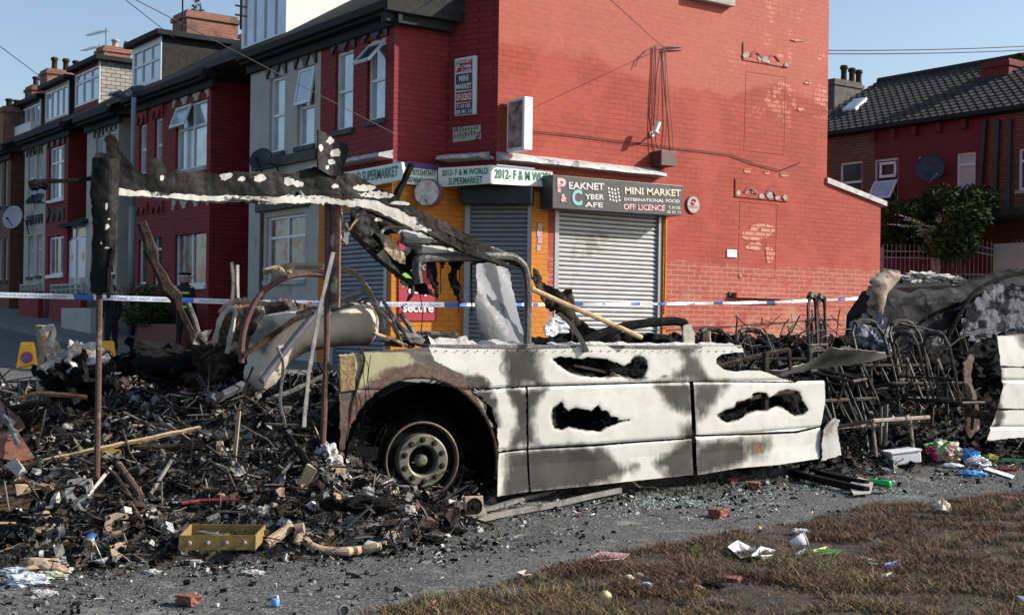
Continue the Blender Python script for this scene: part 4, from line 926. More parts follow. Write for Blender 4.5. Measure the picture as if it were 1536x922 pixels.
def stems(mb, c, base, n, r0, seed, rad):
    r = random.Random(seed)
    for k in range(n):
        e = Vector(c)+Vector((r.uniform(-1, 1)*rad[0]*.7, r.uniform(-1, 1)*rad[1]*.7, r.uniform(.1, .8)*rad[2])); m_ = Vector(base).lerp(e, .5)+Vector((r.gauss(0, .1), r.gauss(0, .1), .1))
        mb.tube([base, m_, e], [r0, r0*.7, r0*.3], 5)
def shrub(name, x, y, d, rad, n, size, label, cat='shrub', mi=(m_leaf, m_leafdk), seed=1, zbase=None, group=None):
    c = PDp(x, y, d); t = empty(name, (c.x, c.y, zbase if zbase is not None else c.z-rad[2]), label, cat, group)
    mb = MB(); leafmass(mb, c, rad, n, size, seed, (0, 1)); mb.build('foliage', list(mi), t)
    mb = MB(); stems(mb, c, (c.x, c.y, zbase if zbase is not None else c.z-rad[2]), 6, .03, seed, rad); mb.build('stem', m_bark, t); return t
shrub('garden_shrub', 232, 473, 32.5, (.75, 1.5, .42), 3800, .07, 'leafy green shrub behind the low brick wall', seed=3, zbase=1.2)
shrub('garden_shrub', 213, 455, 34, (.5, 1.2, .5), 1800, .07, 'ochre tinged shrub beneath the narrow windows of the red house', mi=(m_leaf, flat('ochre_leaf', (.14, .09, .02))), seed=4, zbase=1.3)
shrub('garden_shrub', 118, 455, 40, (.4, 1.6, .35), 1800, .07, 'low green shrub growing over the timber planter', seed=5, zbase=1.4)
# people ------------------------------------------------------------
def skin_chain(name, pts, edges, radii, mt, parent, sub=1, loc=(0, 0, 0)):
    me = bpy.data.meshes.new(name); me.from_pydata([tuple(p) for p in pts], edges, []); me.materials.append(mt)
    o = bpy.data.objects.new(name, me); COL.objects.link(o); o.parent = parent; o.location = loc
    s = o.modifiers.new('skin', 'SKIN'); s.use_smooth_shade = True
    for i, v in enumerate(me.skin_vertices[0].data): v.radius = (radii[i], radii[i]*.85 if isinstance(radii[i], float) else radii[i]); v.use_root = (i == 0)
    u = o.modifiers.new('sub', 'SUBSURF'); u.levels = u.render_levels = sub
    return o
m_uniform = flat('black_uniform', (.010, .011, .014), rough=.9); m_skin = flat('skin', (.42, .24, .17), rough=.6); m_hiviz = flat('hi_vis_yellow', (.45, .75, .04)); m_boot = flat('boots', (.01, .01, .01), rough=.4)
def figure(x, y, d, z, h, yaw, label, hat=True, vest=False):
    c = PDp(x, y, d); c.z = z; t = empty('person', c, label, 'person'); t.rotation_euler.z = yaw; k = h/1.78
    V = lambda *p: Vector(p)*k
    pts = [V(0,0,.93), V(0,0,1.12), V(0,.01,1.32), V(0,.01,1.47), V(0,-.01,1.56), V(0,-.02,1.66), V(0,-.01,1.74),
           V(-.2,.01,1.44), V(-.26,.03,1.17), V(-.24,-.06,.95), V(-.23,-.10,.87), V(.2,.01,1.44), V(.26,.03,1.17), V(.24,-.05,.95), V(.23,-.09,.87),
           V(-.1,0,.88), V(-.12,-.01,.5), V(-.13,.02,.1), V(-.14,-.12,.05), V(.1,0,.88), V(.12,.0,.5), V(.13,.03,.1), V(.14,-.11,.05)]
    E = [(0,1),(1,2),(2,3),(3,4),(4,5),(5,6),(3,7),(7,8),(8,9),(9,10),(3,11),(11,12),(12,13),(13,14),(0,15),(15,16),(16,17),(17,18),(0,19),(19,20),(20,21),(21,22)]
    R = [.15,.15,.17,.14,.06,.10,.085,.08,.058,.045,.035,.08,.058,.045,.035,.11,.075,.055,.05,.11,.075,.055,.05]
    # one body; face and hands are skin coloured sub-shapes inside the same rig
    skin_chain('body', pts, E, [r*k for r in R], m_uniform, t)
    hd = MB(); hd.lathe(V(0,-.03,1.54), (0,0,1), [(.05*k,0),(.085*k,.05*k),(.095*k,.12*k),(.09*k,.18*k),(.05*k,.22*k)], 14); hd.add([V(-.012,-.118,1.64), V(.012,-.118,1.64), V(0,-.145,1.625), V(0,-.12,1.67)], [(0,1,2),(0,2,3),(1,3,2)])
    for v in range(len(hd.v)): pass
    me = bpy.data.meshes.new('head'); me.from_pydata(hd.v, [], hd.f); me.materials.append(m_skin); o = bpy.data.objects.new('head', me); COL.objects.link(o); o.parent = t
    for s in (-1, 1):
        hp = [V(s*.23,-.10,.87), V(s*.23,-.12,.80)]; he = [(0, 1)]; hr = [.032*k, .034*k]
        for f in range(4):
            i = len(hp); hp += [V(s*.23+(f-1.5)*.018,-.125,.77), V(s*.23+(f-1.5)*.020,-.12,.735-.006*(f % 2)), V(s*.23+(f-1.5)*.020,-.10,.71)]; he += [(1, i), (i, i+1), (i+1, i+2)]; hr += [.01*k, .009*k, .008*k]
        i = len(hp); hp += [V(s*.195,-.13,.81), V(s*.185,-.14,.78)]; he += [(0, i), (i, i+1)]; hr += [.012*k, .010*k]
        skin_chain('hand', hp, he, hr, m_skin, t, 1)
    def loc_mesh(name, mb, mt): 
        me = bpy.data.meshes.new(name); me.from_pydata(mb.v, [], mb.f); me.materials.append(mt); o = bpy.data.objects.new(name, me); COL.objects.link(o); o.parent = t; return o
    if hat:
        mb = MB(); mb.lathe(V(0,-.01,1.69), (0,0,1), [(.10*k,0),(.105*k,.03*k),(.14*k,.075*k),(.13*k,.095*k),(.03*k,.10*k)], 16); mb.box(V(-.08,-.19,1.685), V(.08,-.10,1.70)); loc_mesh('cap', mb, m_uniform)
        mb = MB(); mb.lathe(V(0,-.01,1.70), (0,0,1), [(.108*k,0),(.112*k,.028*k)], 16); loc_mesh('cap_band', mb, m_let)
    else:
        mb = MB(); mb.lathe(V(0,.0,1.62), (0,0,1), [(.10*k,0),(.105*k,.08*k),(.08*k,.14*k),(.02*k,.16*k)], 14); loc_mesh('hair', mb, m_black)
    if vest:
        mb = MB()
        for z0, z1, w in ((1.05, 1.10, .175), (1.34, 1.385, .21)): mb.lathe(V(0, .01, z0), (0, 0, 1), [(w*k, 0), (w*k, (z1-z0)*k)], 14)
        mb.box(V(-.23,-.05,1.42), V(-.13,.07,1.49)); mb.box(V(.13,-.05,1.42), V(.23,.07,1.49)); o = loc_mesh('hi_vis_band', mb, m_hiviz); o.scale = (1, .8, 1)
    return t
p = PZ(166, 538, .58); dd = p.x*ca+p.y*sa
figure(167, 480, 28.8, .575, 1.62, math.radians(200), 'person in black standing behind the charred post, seen from behind', hat=False)
figure(276, 480, 28.2, gz(0, 27)+.05, 1.80, math.radians(120), 'police officer in peaked cap and high visibility trim behind a charred beam', hat=True, vest=True)
# cones
def cone(x, y, zz, label):
    p = PZ(x, y, zz); t = empty('parking_cone', p, label, 'cone', 'no parking cones'); t.rotation_euler.z = math.radians(-20)
    h = .50; t.scale = (1.2,)*3
    def add(name, mb, mt, bev=0):
        me = bpy.data.meshes.new(name); me.from_pydata(mb.v, [], mb.f); me.materials.append(mt); o = bpy.data.objects.new(name, me); COL.objects.link(o); o.parent = t
        if bev: b = o.modifiers.new('b', 'BEVEL'); b.width = bev; b.segments = 2
        return o
    mb = MB(); mb.box((-.21, -.21, 0), (.21, .21, .05)); add('base', mb, m_rubber, .01)
    mb = MB(); n = 4; lo, hi = .165, .095
    mb.add([(-lo,-lo,.05),(lo,-lo,.05),(lo,lo,.05),(-lo,lo,.05),(-hi,-hi,h),(hi,-hi,h),(hi,hi,h),(-hi,hi,h)], [(0,3,2,1),(4,5,6,7),(0,1,5,4),(1,2,6,5),(2,3,7,6),(3,0,4,7)]); add('body', mb, m_cone, .02)
    for ang in (0, -math.pi/2):
        R = Matrix.Rotation(ang, 3, 'Z'); s = Vector((0, -.137, .27)); nrm = Vector((0, -1, .16)).normalized()
        mb = MB(); mb.lathe(R@(s+nrm*.004), R@nrm, [(.088, -.004), (.088, .004)], 22); q = add('red_ring', mb, flat('ring_red', (.5, .02, .02)))
        mb = MB(); mb.lathe(R@(s+nrm*.008), R@nrm, [(.066, -.004), (.066, .004)], 22); add('blue_disc', mb, flat('disc_blue', (.02, .08, .35)))
        up = Vector((0, .16, 1)).normalized(); rt = Vector((1, 0, 0)); a = (rt*.7+up*-.7); 
        mb = MB(); mb.obox(R@(s+nrm*.014), R@(a*.07), R@((rt*.7+up*.7)*.012), R@(nrm*.002)); add('red_bar', mb, flat('bar_red', (.5, .02, .02)))
    return t
cone(41, 562, .40, 'yellow no parking cone left of the charred stub')
cone(161, 558, .42, 'yellow no parking cone just right of the rusty pole')
# parked car at the left edge
t = empty('parked_car', PZ(-22, 500, .9), 'dark parked car cut by the left edge of the picture', 'car')
cp = t.location; 
m_carp = flat('dark_car_paint', (.03, .033, .04), rough=.25)
def lbox(name, prof, y0, y1, mt, parent, bevel=.04):
    mb = MB(); mb.prism([(cp.x+a, cp.y+y0, cp.z+b) for a, b in prof], (0, y1-y0, 0)); return mb.build(name, mt, parent, bevel=bevel)
def ybox(name, prof, x0, x1, mt, parent, bevel=.05):
    mb = MB(); mb.prism([(cp.x+x0, cp.y+a, cp.z+b) for a, b in prof], (x1-x0, 0, 0)); return mb.build(name, mt, parent, bevel=bevel)
ybox('body', [(-.1, .3), (-.1, .7), (.1, .9), (1.0, 1.0), (3.6, 1.0), (4.1, .85), (4.1, .3)], -.9, .85, m_carp, t)
ybox('cabin', [(.9, .98), (1.6, 1.42), (3.0, 1.45), (3.6, .99)], -.78, .73, m_pane_dk, t, .08)
for a in (.65, 3.3):
    mb = MB(); mb.lathe((cp.x+.88, cp.y+a, cp.z+.32), (-1, 0, 0), [(.2, 0), (.32, .03), (.32, .2), (.2, .22)], 18); w_ = mb.build('wheel', m_rubber, t)
for a in (-.75, .55):
    mb = MB(); mb.box((cp.x+a, cp.y-.115, cp.z+.6), (cp.x+a+.22, cp.y-.09, cp.z+.72)); mb.build('headlight', m_white, t, bevel=.01)
# aerials and roof things
def aerial(x, yb, yt, Y, label, arm=(0,)):
    b = PY(x, yb, Y); tp = PY(x, yt, Y); t = empty('tv_aerial', b, label, 'aerial'); mb = MB(); mb.tube([b, tp], .018, 5); mb.build('mast', m_steel, t)
    L = Vector((-.25, 1.3, 0)); mb = MB(); o_ = tp-Vector((0, 0, .1)); mb.tube([o_, o_+L], .012, 4)
    for k in range(9): q = o_+L*(.1+.1*k); mb.tube([q-Vector((.2-.01*k, 0, 0)), q+Vector((.2-.01*k, 0, 0))], .007, 4)
    mb.build('boom', m_steel, t); return t
aerial(159, 82, 42, 46, 'thin television aerial standing on the roofs left of the dark dormer')
aerial(149, 90, 66, 49, 'short television aerial behind the pale clad dormer')
b = PY(275, 60, YV-.2); mb = MB(); mb.tube([b-Vector((0, 0, .9)), PY(274, -10, YV-.2)], .025, 6); mb.tube([PY(272, 26, YV-.22), PY(279, 26, YV-.22)], .03, 5); mb.tube([PY(272, 34, YV-.22), PY(279, 34, YV-.22)], .03, 5)
mb.build('tv_mast', m_gut, label='black mast clamped to the big brick chimney', cat='mast')
mb = MB(); leafmass(mb, PY(297, 8, YV+.3), (.14, .14, .3), 120, .06, 8, (0,)); mb.build('chimney_weed', m_leaf, label='small weed sprouting from the big chimney top', cat='plant')
mb = MB(); b = PY(362, 10, 27); mb.tube([b-Vector((0, 0, .5)), b+Vector((0, 0, 1))], .03, 6)
for q in (.25, .0, -.2): mb.tube([b+Vector((-.14, 0, q)), b+Vector((.14, 0, q))], .022, 5)
mb.build('roof_bracket', m_gut, label='black metal bracket on the left edge of the white dormer', cat='bracket')
# ------------------------------------------------------------------ terrace behind, on the right
XRr = 34.0; pR = Pl((XRr, 0, 0), (0, -1, 0), (1, 0, 0))
def rr(x, y): return pR.px(x, y)
HR = empty('rear_terrace', (XRr+3, 24, 1), 'dark red rear terrace with pantiled roof and white windows, right of the gable', 'house')
uS = rr(1311, 300)[0]; uR1 = rr(1500, 250)[0]
ze = rr(1400, 184)[1]
u_l, u_r = rr(1200, 250)[0], rr(1640, 250)[0]
def rpx(x0, x1, yt, yb):
    a, b = pR.px(x0, (yt+yb)/2, .1)[0], pR.px(x1, (yt+yb)/2, .1)[0]; xm = (x0+x1)/2; return a, b, pR.px(xm, yb, .1)[1], pR.px(xm, yt, .1)[1]
wins = [(rpx(1262, 1296, 243, 292), 1, (.62,)), (rpx(1313, 1350, 238, 307), 1, (.5,)), (rpx(1437, 1466, 229, 289), 1, (.3,)), (rpx(1530, 1560, 222, 285), 1, (.3,))]
mb = MB(); wallgrid(mb, pR, u_l, uS, .3, ze, [wins[0][0]], .14); mb.build('brown_wall', m_dkbrick, HR)
mb = MB(); wallgrid(mb, pR, uS, rr(1483, 250)[0], .3, ze, [wins[1][0], wins[2][0]], .14); mb.build('red_wall', m_rightred, HR)
mb = MB(); wallgrid(mb, pR, rr(1483, 250)[0], u_r, .3, ze, [wins[3][0]], .14); mb.build('brick_wall', m_dkbrick, HR)
wf = [window(HR, pR, *w, cols=c_, trans=t_, off=.1, fr=.07, sill=m_palestone, pane=(m_pane_dk if i != 2 else m_curtain)) for i, (w, c_, t_) in enumerate(wins)]
w = wins[1][0]; open_sash(wf[1], pR, w[0]+.03, w[1]-.03, w[2]+.05, (w[2]+w[3])/2, math.radians(32), m_pane, .03)
mb = MB(); q = (w[0]+.22, w[1]-.1, (w[2]+w[3])/2+.12, w[3]-.12); 
for a_ in ((q[0], q[0]+.08), (q[1]-.08, q[1])): pbox(mb, pR, *a_, q[2], q[3], .02, .05)
pbox(mb, pR, q[0], q[1], q[2], q[2]+.08, .0, .0495); pbox(mb, pR, q[0], q[1], q[3]-.08, q[3], .0, .0495); mb.build('sash', m_white, wf[1])
mb = MB(); pbox(mb, pR, u_l, u_r, ze+.0, ze+.13, -.32, -.18); pbox(mb, pR, u_l, u_r, ze-.03, ze-.003, -.2, .2); mb.build('gutter', m_gut, HR)
for k, x in enumerate((1313, 1343, 1375, 1411, 1449)):
    u, z = rr(x, 198); mb = MB(); pbox(mb, pR, u-.08, u+.08, ze-.33, ze-.035, -.17, -.002); mb.build('corbel', m_rightred, HR, bevel=.03)
for x0, x1 in (((1480, 1470)), (1500, 1494), (1518, 1515)):
    mb = MB(); a = pR(*rr(x0, 180), -.1); b = pR(*rr(x1, 330), -.1); mb.tube([a, b], .07, 8); mb.build('drainpipe', m_pipe, HR)
# pantile roof
zr = PX(1400, 113, XRr+4.6).z; mb = MB(); tw = .28; th = .34; dxs = 4.9; slope_l = math.hypot(4.9, zr-ze); nrow = int(slope_l/th); ncolm = int((u_r-u_l+1)/tw); sub = 5
ny = ncolm*sub; vs = []; 
for r_ in range(nrow):
    for e in (0, 1):
        t_ = (r_+e)/nrow; X_ = XRr-.28+dxs*t_; Z_ = ze+.08+(zr-ze)*t_+(.05 if e == 0 else .0)
        for c_ in range(ny+1):
            ph = (c_ % sub)/sub; vs.append((X_-.02*0, -(u_l-.5)-c_*tw/sub, Z_+.035*math.cos(2*math.pi*ph)))
fs = []
for r_ in range(nrow*2-1):
    for c_ in range(ny): fs.append((r_*(ny+1)+c_, r_*(ny+1)+c_+1, (r_+1)*(ny+1)+c_+1, (r_+1)*(ny+1)+c_))
mb.add(vs, fs); mb.build('pantile_roof', mat('dark_pantiles', (.03, .029, .028), (.065, .062, .06), 3, rough=.8, spec=.15, bump=.3), HR)
mb = MB(); mb.tube([(XRr+4.62, -(u_l-.5), zr+.12), (XRr+4.62, -u_r, zr+.12)], .13, 8); mb.build('ridge', m_slate, HR)
sk = [PX(x, y, 0.1) if 0 else None for x, y in ()]
def onroof(x, y, lift=.1):
    r = ray(x, y); n = Vector((-(zr-ze), 0, dxs)).normalized(); o = Vector((XRr-.28, 0, ze+.12+lift)); return C0+r*((o-C0).dot(n)/r.dot(n))
q = [onroof(x, y) for x, y in ((1263, 164), (1283, 162), (1300, 146), (1281, 149))]; n_ = Vector((-(zr-ze), 0, dxs)).normalized()
mb = MB(); mb.prism(q, n_*-.12); s_ = mb.build('skylight', m_white, HR); cq = sum(q, Vector())/4
mb = MB(); mb.prism([cq.lerp(p, .78)+n_*.01 for p in q], n_*-.005); mb.build('pane', m_pane, s_)
chimney(HR, 1252, 1294, 121, 133, PX(1272, 125, XRr+4.6).y-.4, .9, pots=((1266, 98), (1278, 102), (1288, 105)), mt=m_stone)
chimney(HR, 1513, 1560, 92, 150, PX(1525, 140, XRr+3.3).y, 1.0, pots=((1530, 80),), mt=m_rightred)
c = pR(*rr(1406, 257), -.35)
def dish2(c, r, f, mt, label):
    f = Vector(f).normalized(); t = empty('satellite_dish', c, label, 'satellite dish'); mb = MB()
    mb.lathe(c, f, [(.02, 0), (r*.5, .05), (r*.85, .14), (r, .2), (r*.99, .215), (r*.5, .07), (.02, .02)], 26); mb.build('reflector', mt, t, smooth=True)
    mb = MB(); mb.tube([c-Vector((0, 0, r*.9))+f*.1, c+f*.6-Vector((0, .3, .35))], .025, 5); mb.build('receiver_arm', m_dishg, t)
    mb = MB(); mb.tube([c, c+Vector((.35, 0, -.05))], .04, 6); mb.build('bracket', m_gut, t)
dish2(c, .43, (-.8, -.5, .25), m_dishb, 'large blue black dish on the dark red rear wall')
a, b_ = rr(1383, 237), rr(1393, 253); mb = MB(); pbox(mb, pR, a[0], b_[0], b_[1], a[1], -.15, -.002); mb.build('alarm_box', m_white, label='small white alarm box left of the large dish', cat='alarm box', bevel=.01)
# flat roofed lean-to and door behind the bush
mb = MB(); a = PX(1320, 330, 31.5); b_ = PX(1560, 335, 31.5); mb.box((31.5, b_.y-1, a.z-.1), (34.2, a.y, a.z+.08)); mb.build('roof', m_slate, HR)
mb = MB(); a = PX(1490, 366, 31.6); b_ = PX(1560, 366, 31.6); mb.box((31.6, b_.y, .4), (31.8, a.y, a.z)); mb.build('white_doors', m_grey, HR)
# bush and buddleia
t = shrub('dark_bush', 1425, 330, 36, (1.6, 1.6, 1.05), 16000, .12, 'large dark green bush in front of the rear terrace', mi=(m_leafdk, m_leaf), seed=11, zbase=1.2)
shrub('dark_bush', 1352, 352, 37, (1.0, 1.0, .6), 5000, .11, 'smaller dark bush against the outhouse, behind the railings', mi=(m_leafdk, m_leaf), seed=12, zbase=1.2)
pb = PDp(1405, 385, 35); t = empty('buddleia', (pb.x, pb.y, 1), 'buddleia with arching stems and purple flower spikes above the railings', 'shrub')
mb = MB(); fm = MB(); r_ = random.Random(3)
lf = MB()
for k, (x, y) in enumerate(((1360, 327), (1350, 338), (1385, 345), (1372, 333), (1408, 326), (1428, 320), (1450, 322), (1462, 318), (1418, 350), (1396, 340), (1440, 335), (1378, 352), (1390, 362), (1430, 355))):
    e = PDp(x, y, 35+r_.uniform(-.5, .5)); m_ = pb.lerp(e, .55)+Vector((0, 0, .35)); mb.tube([pb, m_, e], [.02, .012, .006], 4)
    for j in range(14): p_ = e+Vector((r_.gauss(0, .03), r_.gauss(0, .03), 0))+(e-m_).normalized()*r_.uniform(-.05, .32); s_ = .03; fm.add([p_, p_+Vector((s_, 0, s_*.5)), p_+Vector((s_*.4, s_, s_)), ], [(0, 1, 2)])
    for j in range(30): p_ = pb.lerp(m_, r_.random()) if j < 10 else m_.lerp(e, r_.random()); a = Vector((r_.gauss(0, 1), r_.gauss(0, 1), r_.gauss(-.3, .4))).normalized()*.1; lf.add([p_, p_+a*.5+Vector((0, 0, .03)), p_+a, p_+a*.5-Vector((0, 0, .03))], [(0, 1, 2, 3)])
mb.build('stem', m_bark, t); fm.build('blossom', flat('purple_blossom', (.30, .16, .36)), t); lf.build('foliage', mat('buddleia_leaf', (.10, .15, .05), (.16, .2, .09), 3, rough=.7, bump=0), t)
# railings
Yr = 25.0; pF = Pl((0, 0, 0), (1, 0, 0), (0, 1, 0))
m_rail = flat('grey_railing', (.30, .30, .295), rough=.5)
fx = Pl((PDp(1325, 390, 36).x, PDp(1325, 390, 36).y, 0), (RGT.x, RGT.y, 0), (FWD.x, FWD.y, 0))
def railing(x0, x1, arch, label, cat):
    a = fx.px(x0, 385); b = fx.px(x1, 385); t = empty('railings', fx((a[0]+b[0])/2, 1.2), label, cat)
    L = b[0]-a[0]; n = int(L/.115); zb = fx.px(x0, 425)[1]; ztf = fx.px((x0+x1)/2, 377)[1]
    for k in range(n+1):
        u = a[0]+L*k/n; s_ = math.sin(math.pi*k/n)*arch; mb = MB(); p0 = fx(u, zb-.8); p1 = fx(u, ztf+s_+.12); mb.tube([p0, p1], .009, 4); mb.lathe(p1, (0, 0, 1), [(.005, 0), (.02, .02), (.004, .07)], 5)
        mb.build('bar', m_rail, t)
    for dz in (0, -.17, -.62):
        mb = MB(); mb.tube([fx(a[0]+L*k/12, ztf+dz+(math.sin(math.pi*k/12)*arch if dz > -.5 else 0)) for k in range(13)], .017, 5); mb.build('rail', m_rail, t)
    for u in (a[0]-.04, b[0]+.04):
        mb = MB(); c_ = fx(u, 0); mb.box((c_.x-.05, c_.y-.05, zb-.9), (c_.x+.05, c_.y+.05, ztf+.1)); mb.build('post', m_rail, t)
railing(1324, 1398, .0, 'straight section of grey spiked railings beside the outhouse', 'railings')
railing(1409, 1500, .16, 'arched grey spiked railings to the right of the gate post', 'railings')
railing(1505, 1600, .16, 'arched grey railings running out of the right edge', 'railings')
mb = MB(); a = fx.px(1318, 420); b = fx.px(1640, 420); pbox(mb, fx, a[0], b[0], .3, a[1]-.12, .12, .35); mb.build('retaining_wall', m_dkbrick, label='dark brick wall below the grey railings', cat='wall')
# ------------------------------------------------------------------ police tape
m_tw = flat('tape_white', (.74, .76, .80), rough=.3); m_tb = flat('tape_blue', (.05, .15, .50), rough=.3)
def tape(pts, w, label, letters=False):
    mb = MB(); L = 0; P_ = []
    for a, b in zip(pts, pts[1:]):
        n = max(2, int((b-a).length/.25))
        for k in range(n): P_.append(a.lerp(b, k/n))
    P_.append(pts[-1]); P_ = [p-Vector((0, 0, .0)) for p in P_]
    for k, (a, b) in enumerate(zip(P_, P_[1:])):
        tw = .012*math.sin(k*.9); up = Vector((tw, tw, w/2)); up2 = Vector((.012*math.sin((k+1)*.9), .012*math.sin((k+1)*.9), w/2))
        nrm = Vector((-.002, -.002, 0))
        blue = (k % (5 if w > .06 else 3)) == 0
        sh = (b-a)*.45 if blue else Vector((0, 0, 0))
        mb.add([a-up, b-up2, b+up2, a+up, a-up-nrm, b-up2-nrm, b+up2-nrm, a+up-nrm], [(0, 1, 2, 3), (7, 6, 5, 4), (3, 2, 6, 7), (0, 4, 5, 1)], 1 if blue else 0)
    o = mb.build('tape_band', [m_tw, m_tb], TT)
    return P_
TT = empty('police_tape', PY(700, 456, 20), 'blue and white police tape stretched across the whole scene', 'tape')
tp = [PDp(-40, 441, 19.5), PDp(170, 446.5, 19.8), PDp(350, 452.5, 20.2), PDp(570, 456, 20.5), PDp(690, 457, 20.9)]
P_ = tape(tp, .075, '')
e = PY(1000, 455.5, YG-.55)
tape([PDp(690, 457, 20.9), PY(830, 456.5, YG-.75), e, PY(1150, 453.5, YG-.5), PY(1312, 446.5, YG-.45)], .052, '')
r_ = P_[3:]
for k in range(0, 26, 5):
    a = P_[min(k+1, len(P_)-2)]; b = P_[min(k+5, len(P_)-1)]; d = (b-a)
    if d.length > .5: text('POLICE LINE DO NOT CROSS', a+d*.08-Vector((0, 0, .016))+Vector((-.008, -.008, 0)), d, (0, 0, 1), d.length*.84, .032, m_tb, TT, name='lettering', ext=.01, font_off=.01)
# ------------------------------------------------------------------ the burnt out coach
YC_ = 8.5
COACH = empty('burnt_coach', (7.5, 9.6, 0), 'burnt out white coach with scorched holed side panels and collapsed roof', 'coach')
m_panel = attrmat('scorched_white_paint', (.54, .53, .505), (.027, .026, .025), (.20, .12, .08), rough=.45, dirt=.14, edge=.40, w1=.12, w2=.22, fringe=.30, bmp=.03, spec=.25)
m_arch = attrmat('scorched_olive_panel', (.30, .29, .165), (.035, .03, .026), (.105, .055, .038), rough=.65, dirt=.12, fine=25)
m_blackpaint = attrmat('blistered_black_skin', (.50, .48, .44), (.005, .005, .005), (.12, .08, .05), rough=.6, fine=30, edge=.07, dirt=.1, w1=.5, w2=.3, fringe=.05, spec=.15)
def near(px, py, c, r): return np.hypot(px-c[0], py-c[1])-r
def blobs(lst, base=0.):
    def f(px, py):
        s = np.full(px.shape, base)
        for poly, soft in lst:
            d = sdp(px, py, poly); d = d+(fbm(px/14, py/14, 21)-.5)*16
            s = np.maximum(s, np.clip(.5-d/(4.2*soft), 0, 1))
        return s
    return f
sootL = [
 ([(757,522),(806,522),(806,560),(810,577),(762,579),(756,560)], 7),
 ([(758,584),(821,582),(800,612),(797,632),(806,668),(761,670),(771,640),(768,610)], 5),
 ([(760,676),(790,674),(867,668),(895,671),(913,684),(931,699),(952,697),(940,708),(913,717),(870,730),(752,742),(757,715)], 6),
 ([(978,574),(1036,572),(1036,620),(1022,614),(1004,608),(992,599),(980,580)], 5),
 ([(1020,642),(1036,634),(1036,716),(1003,716),(984,699),(980,693),(1004,672),(1018,660)], 6),
 ([(1010,517),(1041,517),(1042,540),(1062,570),(1001,571),(1016,555),(1027,543)], 6),
 ([(1038,575),(1085,575),(1071,598),(1053,622),(1041,628)], 7),
 ([(1035,660),(1105,660),(1113,680),(1101,695),(1089,700),(1035,714)], 6),
 ([(1112,664),(1150,656),(1148,668),(1128,684),(1114,676)], 9),
 ([(834,535),(900,560),(965,570),(1000,560),(1000,566),(860,560)], 2),
 ([(690,560),(720,566),(740,585),(748,640),(735,640)], 4),
]
soot_side = blobs(sootL)
def soot_panel(px, py):
    s = soot_side(px, py)+(fbm(px/3.5, py/26, 88)-.5)*.30+(fbm(px/40, py/40, 89)-.5)*.16
    # charring close round the holes and along the seams
    for h in HOLES: s = np.maximum(s, np.clip(.50-(sdp(px, py, h)-.5)/6, 0, 1))
    s = np.maximum(s, np.clip(.52-(py-517)/9, 0, 1)*(px > 700))
    ring = np.abs(np.hypot((px-759)*1.1, py-552)-10); s = np.maximum(s, np.clip(.58-ring/9, 0, 1))
    return s
def z3(l): return [(700+x/3.29, 520+y/3.29) for x, y in l]
def z4(l): return [(660+x/3.545, 360+y/3.545) for x, y in l]
def zA(l): return [(980+x/3.293, 440+y/3.293) for x, y in l]
H1 = z4([(597,630),(640,622),(700,625),(740,632),(790,622),(840,628),(880,632),(940,655),(975,668),(1010,650),(1030,620),(1060,612),(1100,640),(1100,690),(1080,730),(1030,738),(1000,730),(960,724),(860,726),(740,720),(690,704),(640,672)])
H2 = z3([(410,340),(420,300),(460,270),(475,300),(490,312),(530,298),(560,305),(600,315),(625,300),(640,286),(655,310),(690,320),(700,340),(742,350),(725,362),(795,358),(740,372),(710,385),(680,392),(650,415),(600,408),(575,412),(550,403),(520,400),(490,392),(460,407),(425,398),(415,365)])
H4 = zA([(300,600),(335,575),(385,560),(400,535),(440,528),(472,515),(482,495),(510,487),(545,492),(565,515),(590,500),(615,482),(650,474),(690,478),(715,485),(725,520),(745,550),(755,575),(735,595),(690,602),(660,585),(640,568),(600,556),(580,560),(545,578),(500,576),(450,590),(400,622),(350,634),(320,622)])
HOLES = [H1, H2, H4]
ARC = [(628+117*math.cos(a), 692-127*math.sin(a)*(1.0 if math.sin(a) > 0 else .8)) for a in np.linspace(0, 2*math.pi, 40, endpoint=False)]
def sidedisp(U, Z, px, py):
    d = (fbm(U*.8, Z*.9, 31, 2)-.5)*.07+(fbm(U*3, Z*3, 33, 2)-.5)*.010
    d = d-.03*np.cos((Z-.7)*1.6)
    for ys, x0, x1 in ((577, 700, 1195), (663, 745, 1230)):       # folded lips at the seams
        yl = np.interp(px, [703, 790, 1036, 1230], [585, 579, 572, 570] if ys == 577 else [677, 673, 655, 640])
        d = d+.014*np.exp(-((py-yl)/2.6)**2)
    d = d-.02*np.clip((py-(np.interp(px, [745, 1230], [700, 665])))/40, 0, 1)
    for h in HOLES: d = d+.004*np.clip(1-sdp(px, py, h)/5, 0, 1)
    return d
def archrust(px, py):
    # rust follows the torn lip
    d = np.hypot((px-628)/117, (py-692)/127)
    return np.clip(1.05-(d-1)*3.4, 0, 1)*(px < 715)+np.clip((530-px)/30, 0, 1)*(py > 600)*.8
def arch_soot(px, py):
    d = np.hypot((px-628)/117, (py-692)/127)
    return np.maximum(np.clip(.75-(d-1)*9, 0, 1), np.maximum(blobs([([(600,520),(650,530),(700,560),(735,600),(700,590),(660,560),(620,545)], 8), ([(507,560),(530,560),(520,640),(507,700)], 8)])(px, py), np.clip(.6-(py-527)/7, 0, 1)))
plate('arch_panel', [(506,532),(560,526),(642,521),(650,541),(692,562),(703,584),(722,604),(735,640),(700,640),(520,700),(506,690)], m_arch, COACH, YC_, [ARC], disp=sidedisp, rough_=.15, soot=arch_soot, rust=archrust, rag=2)
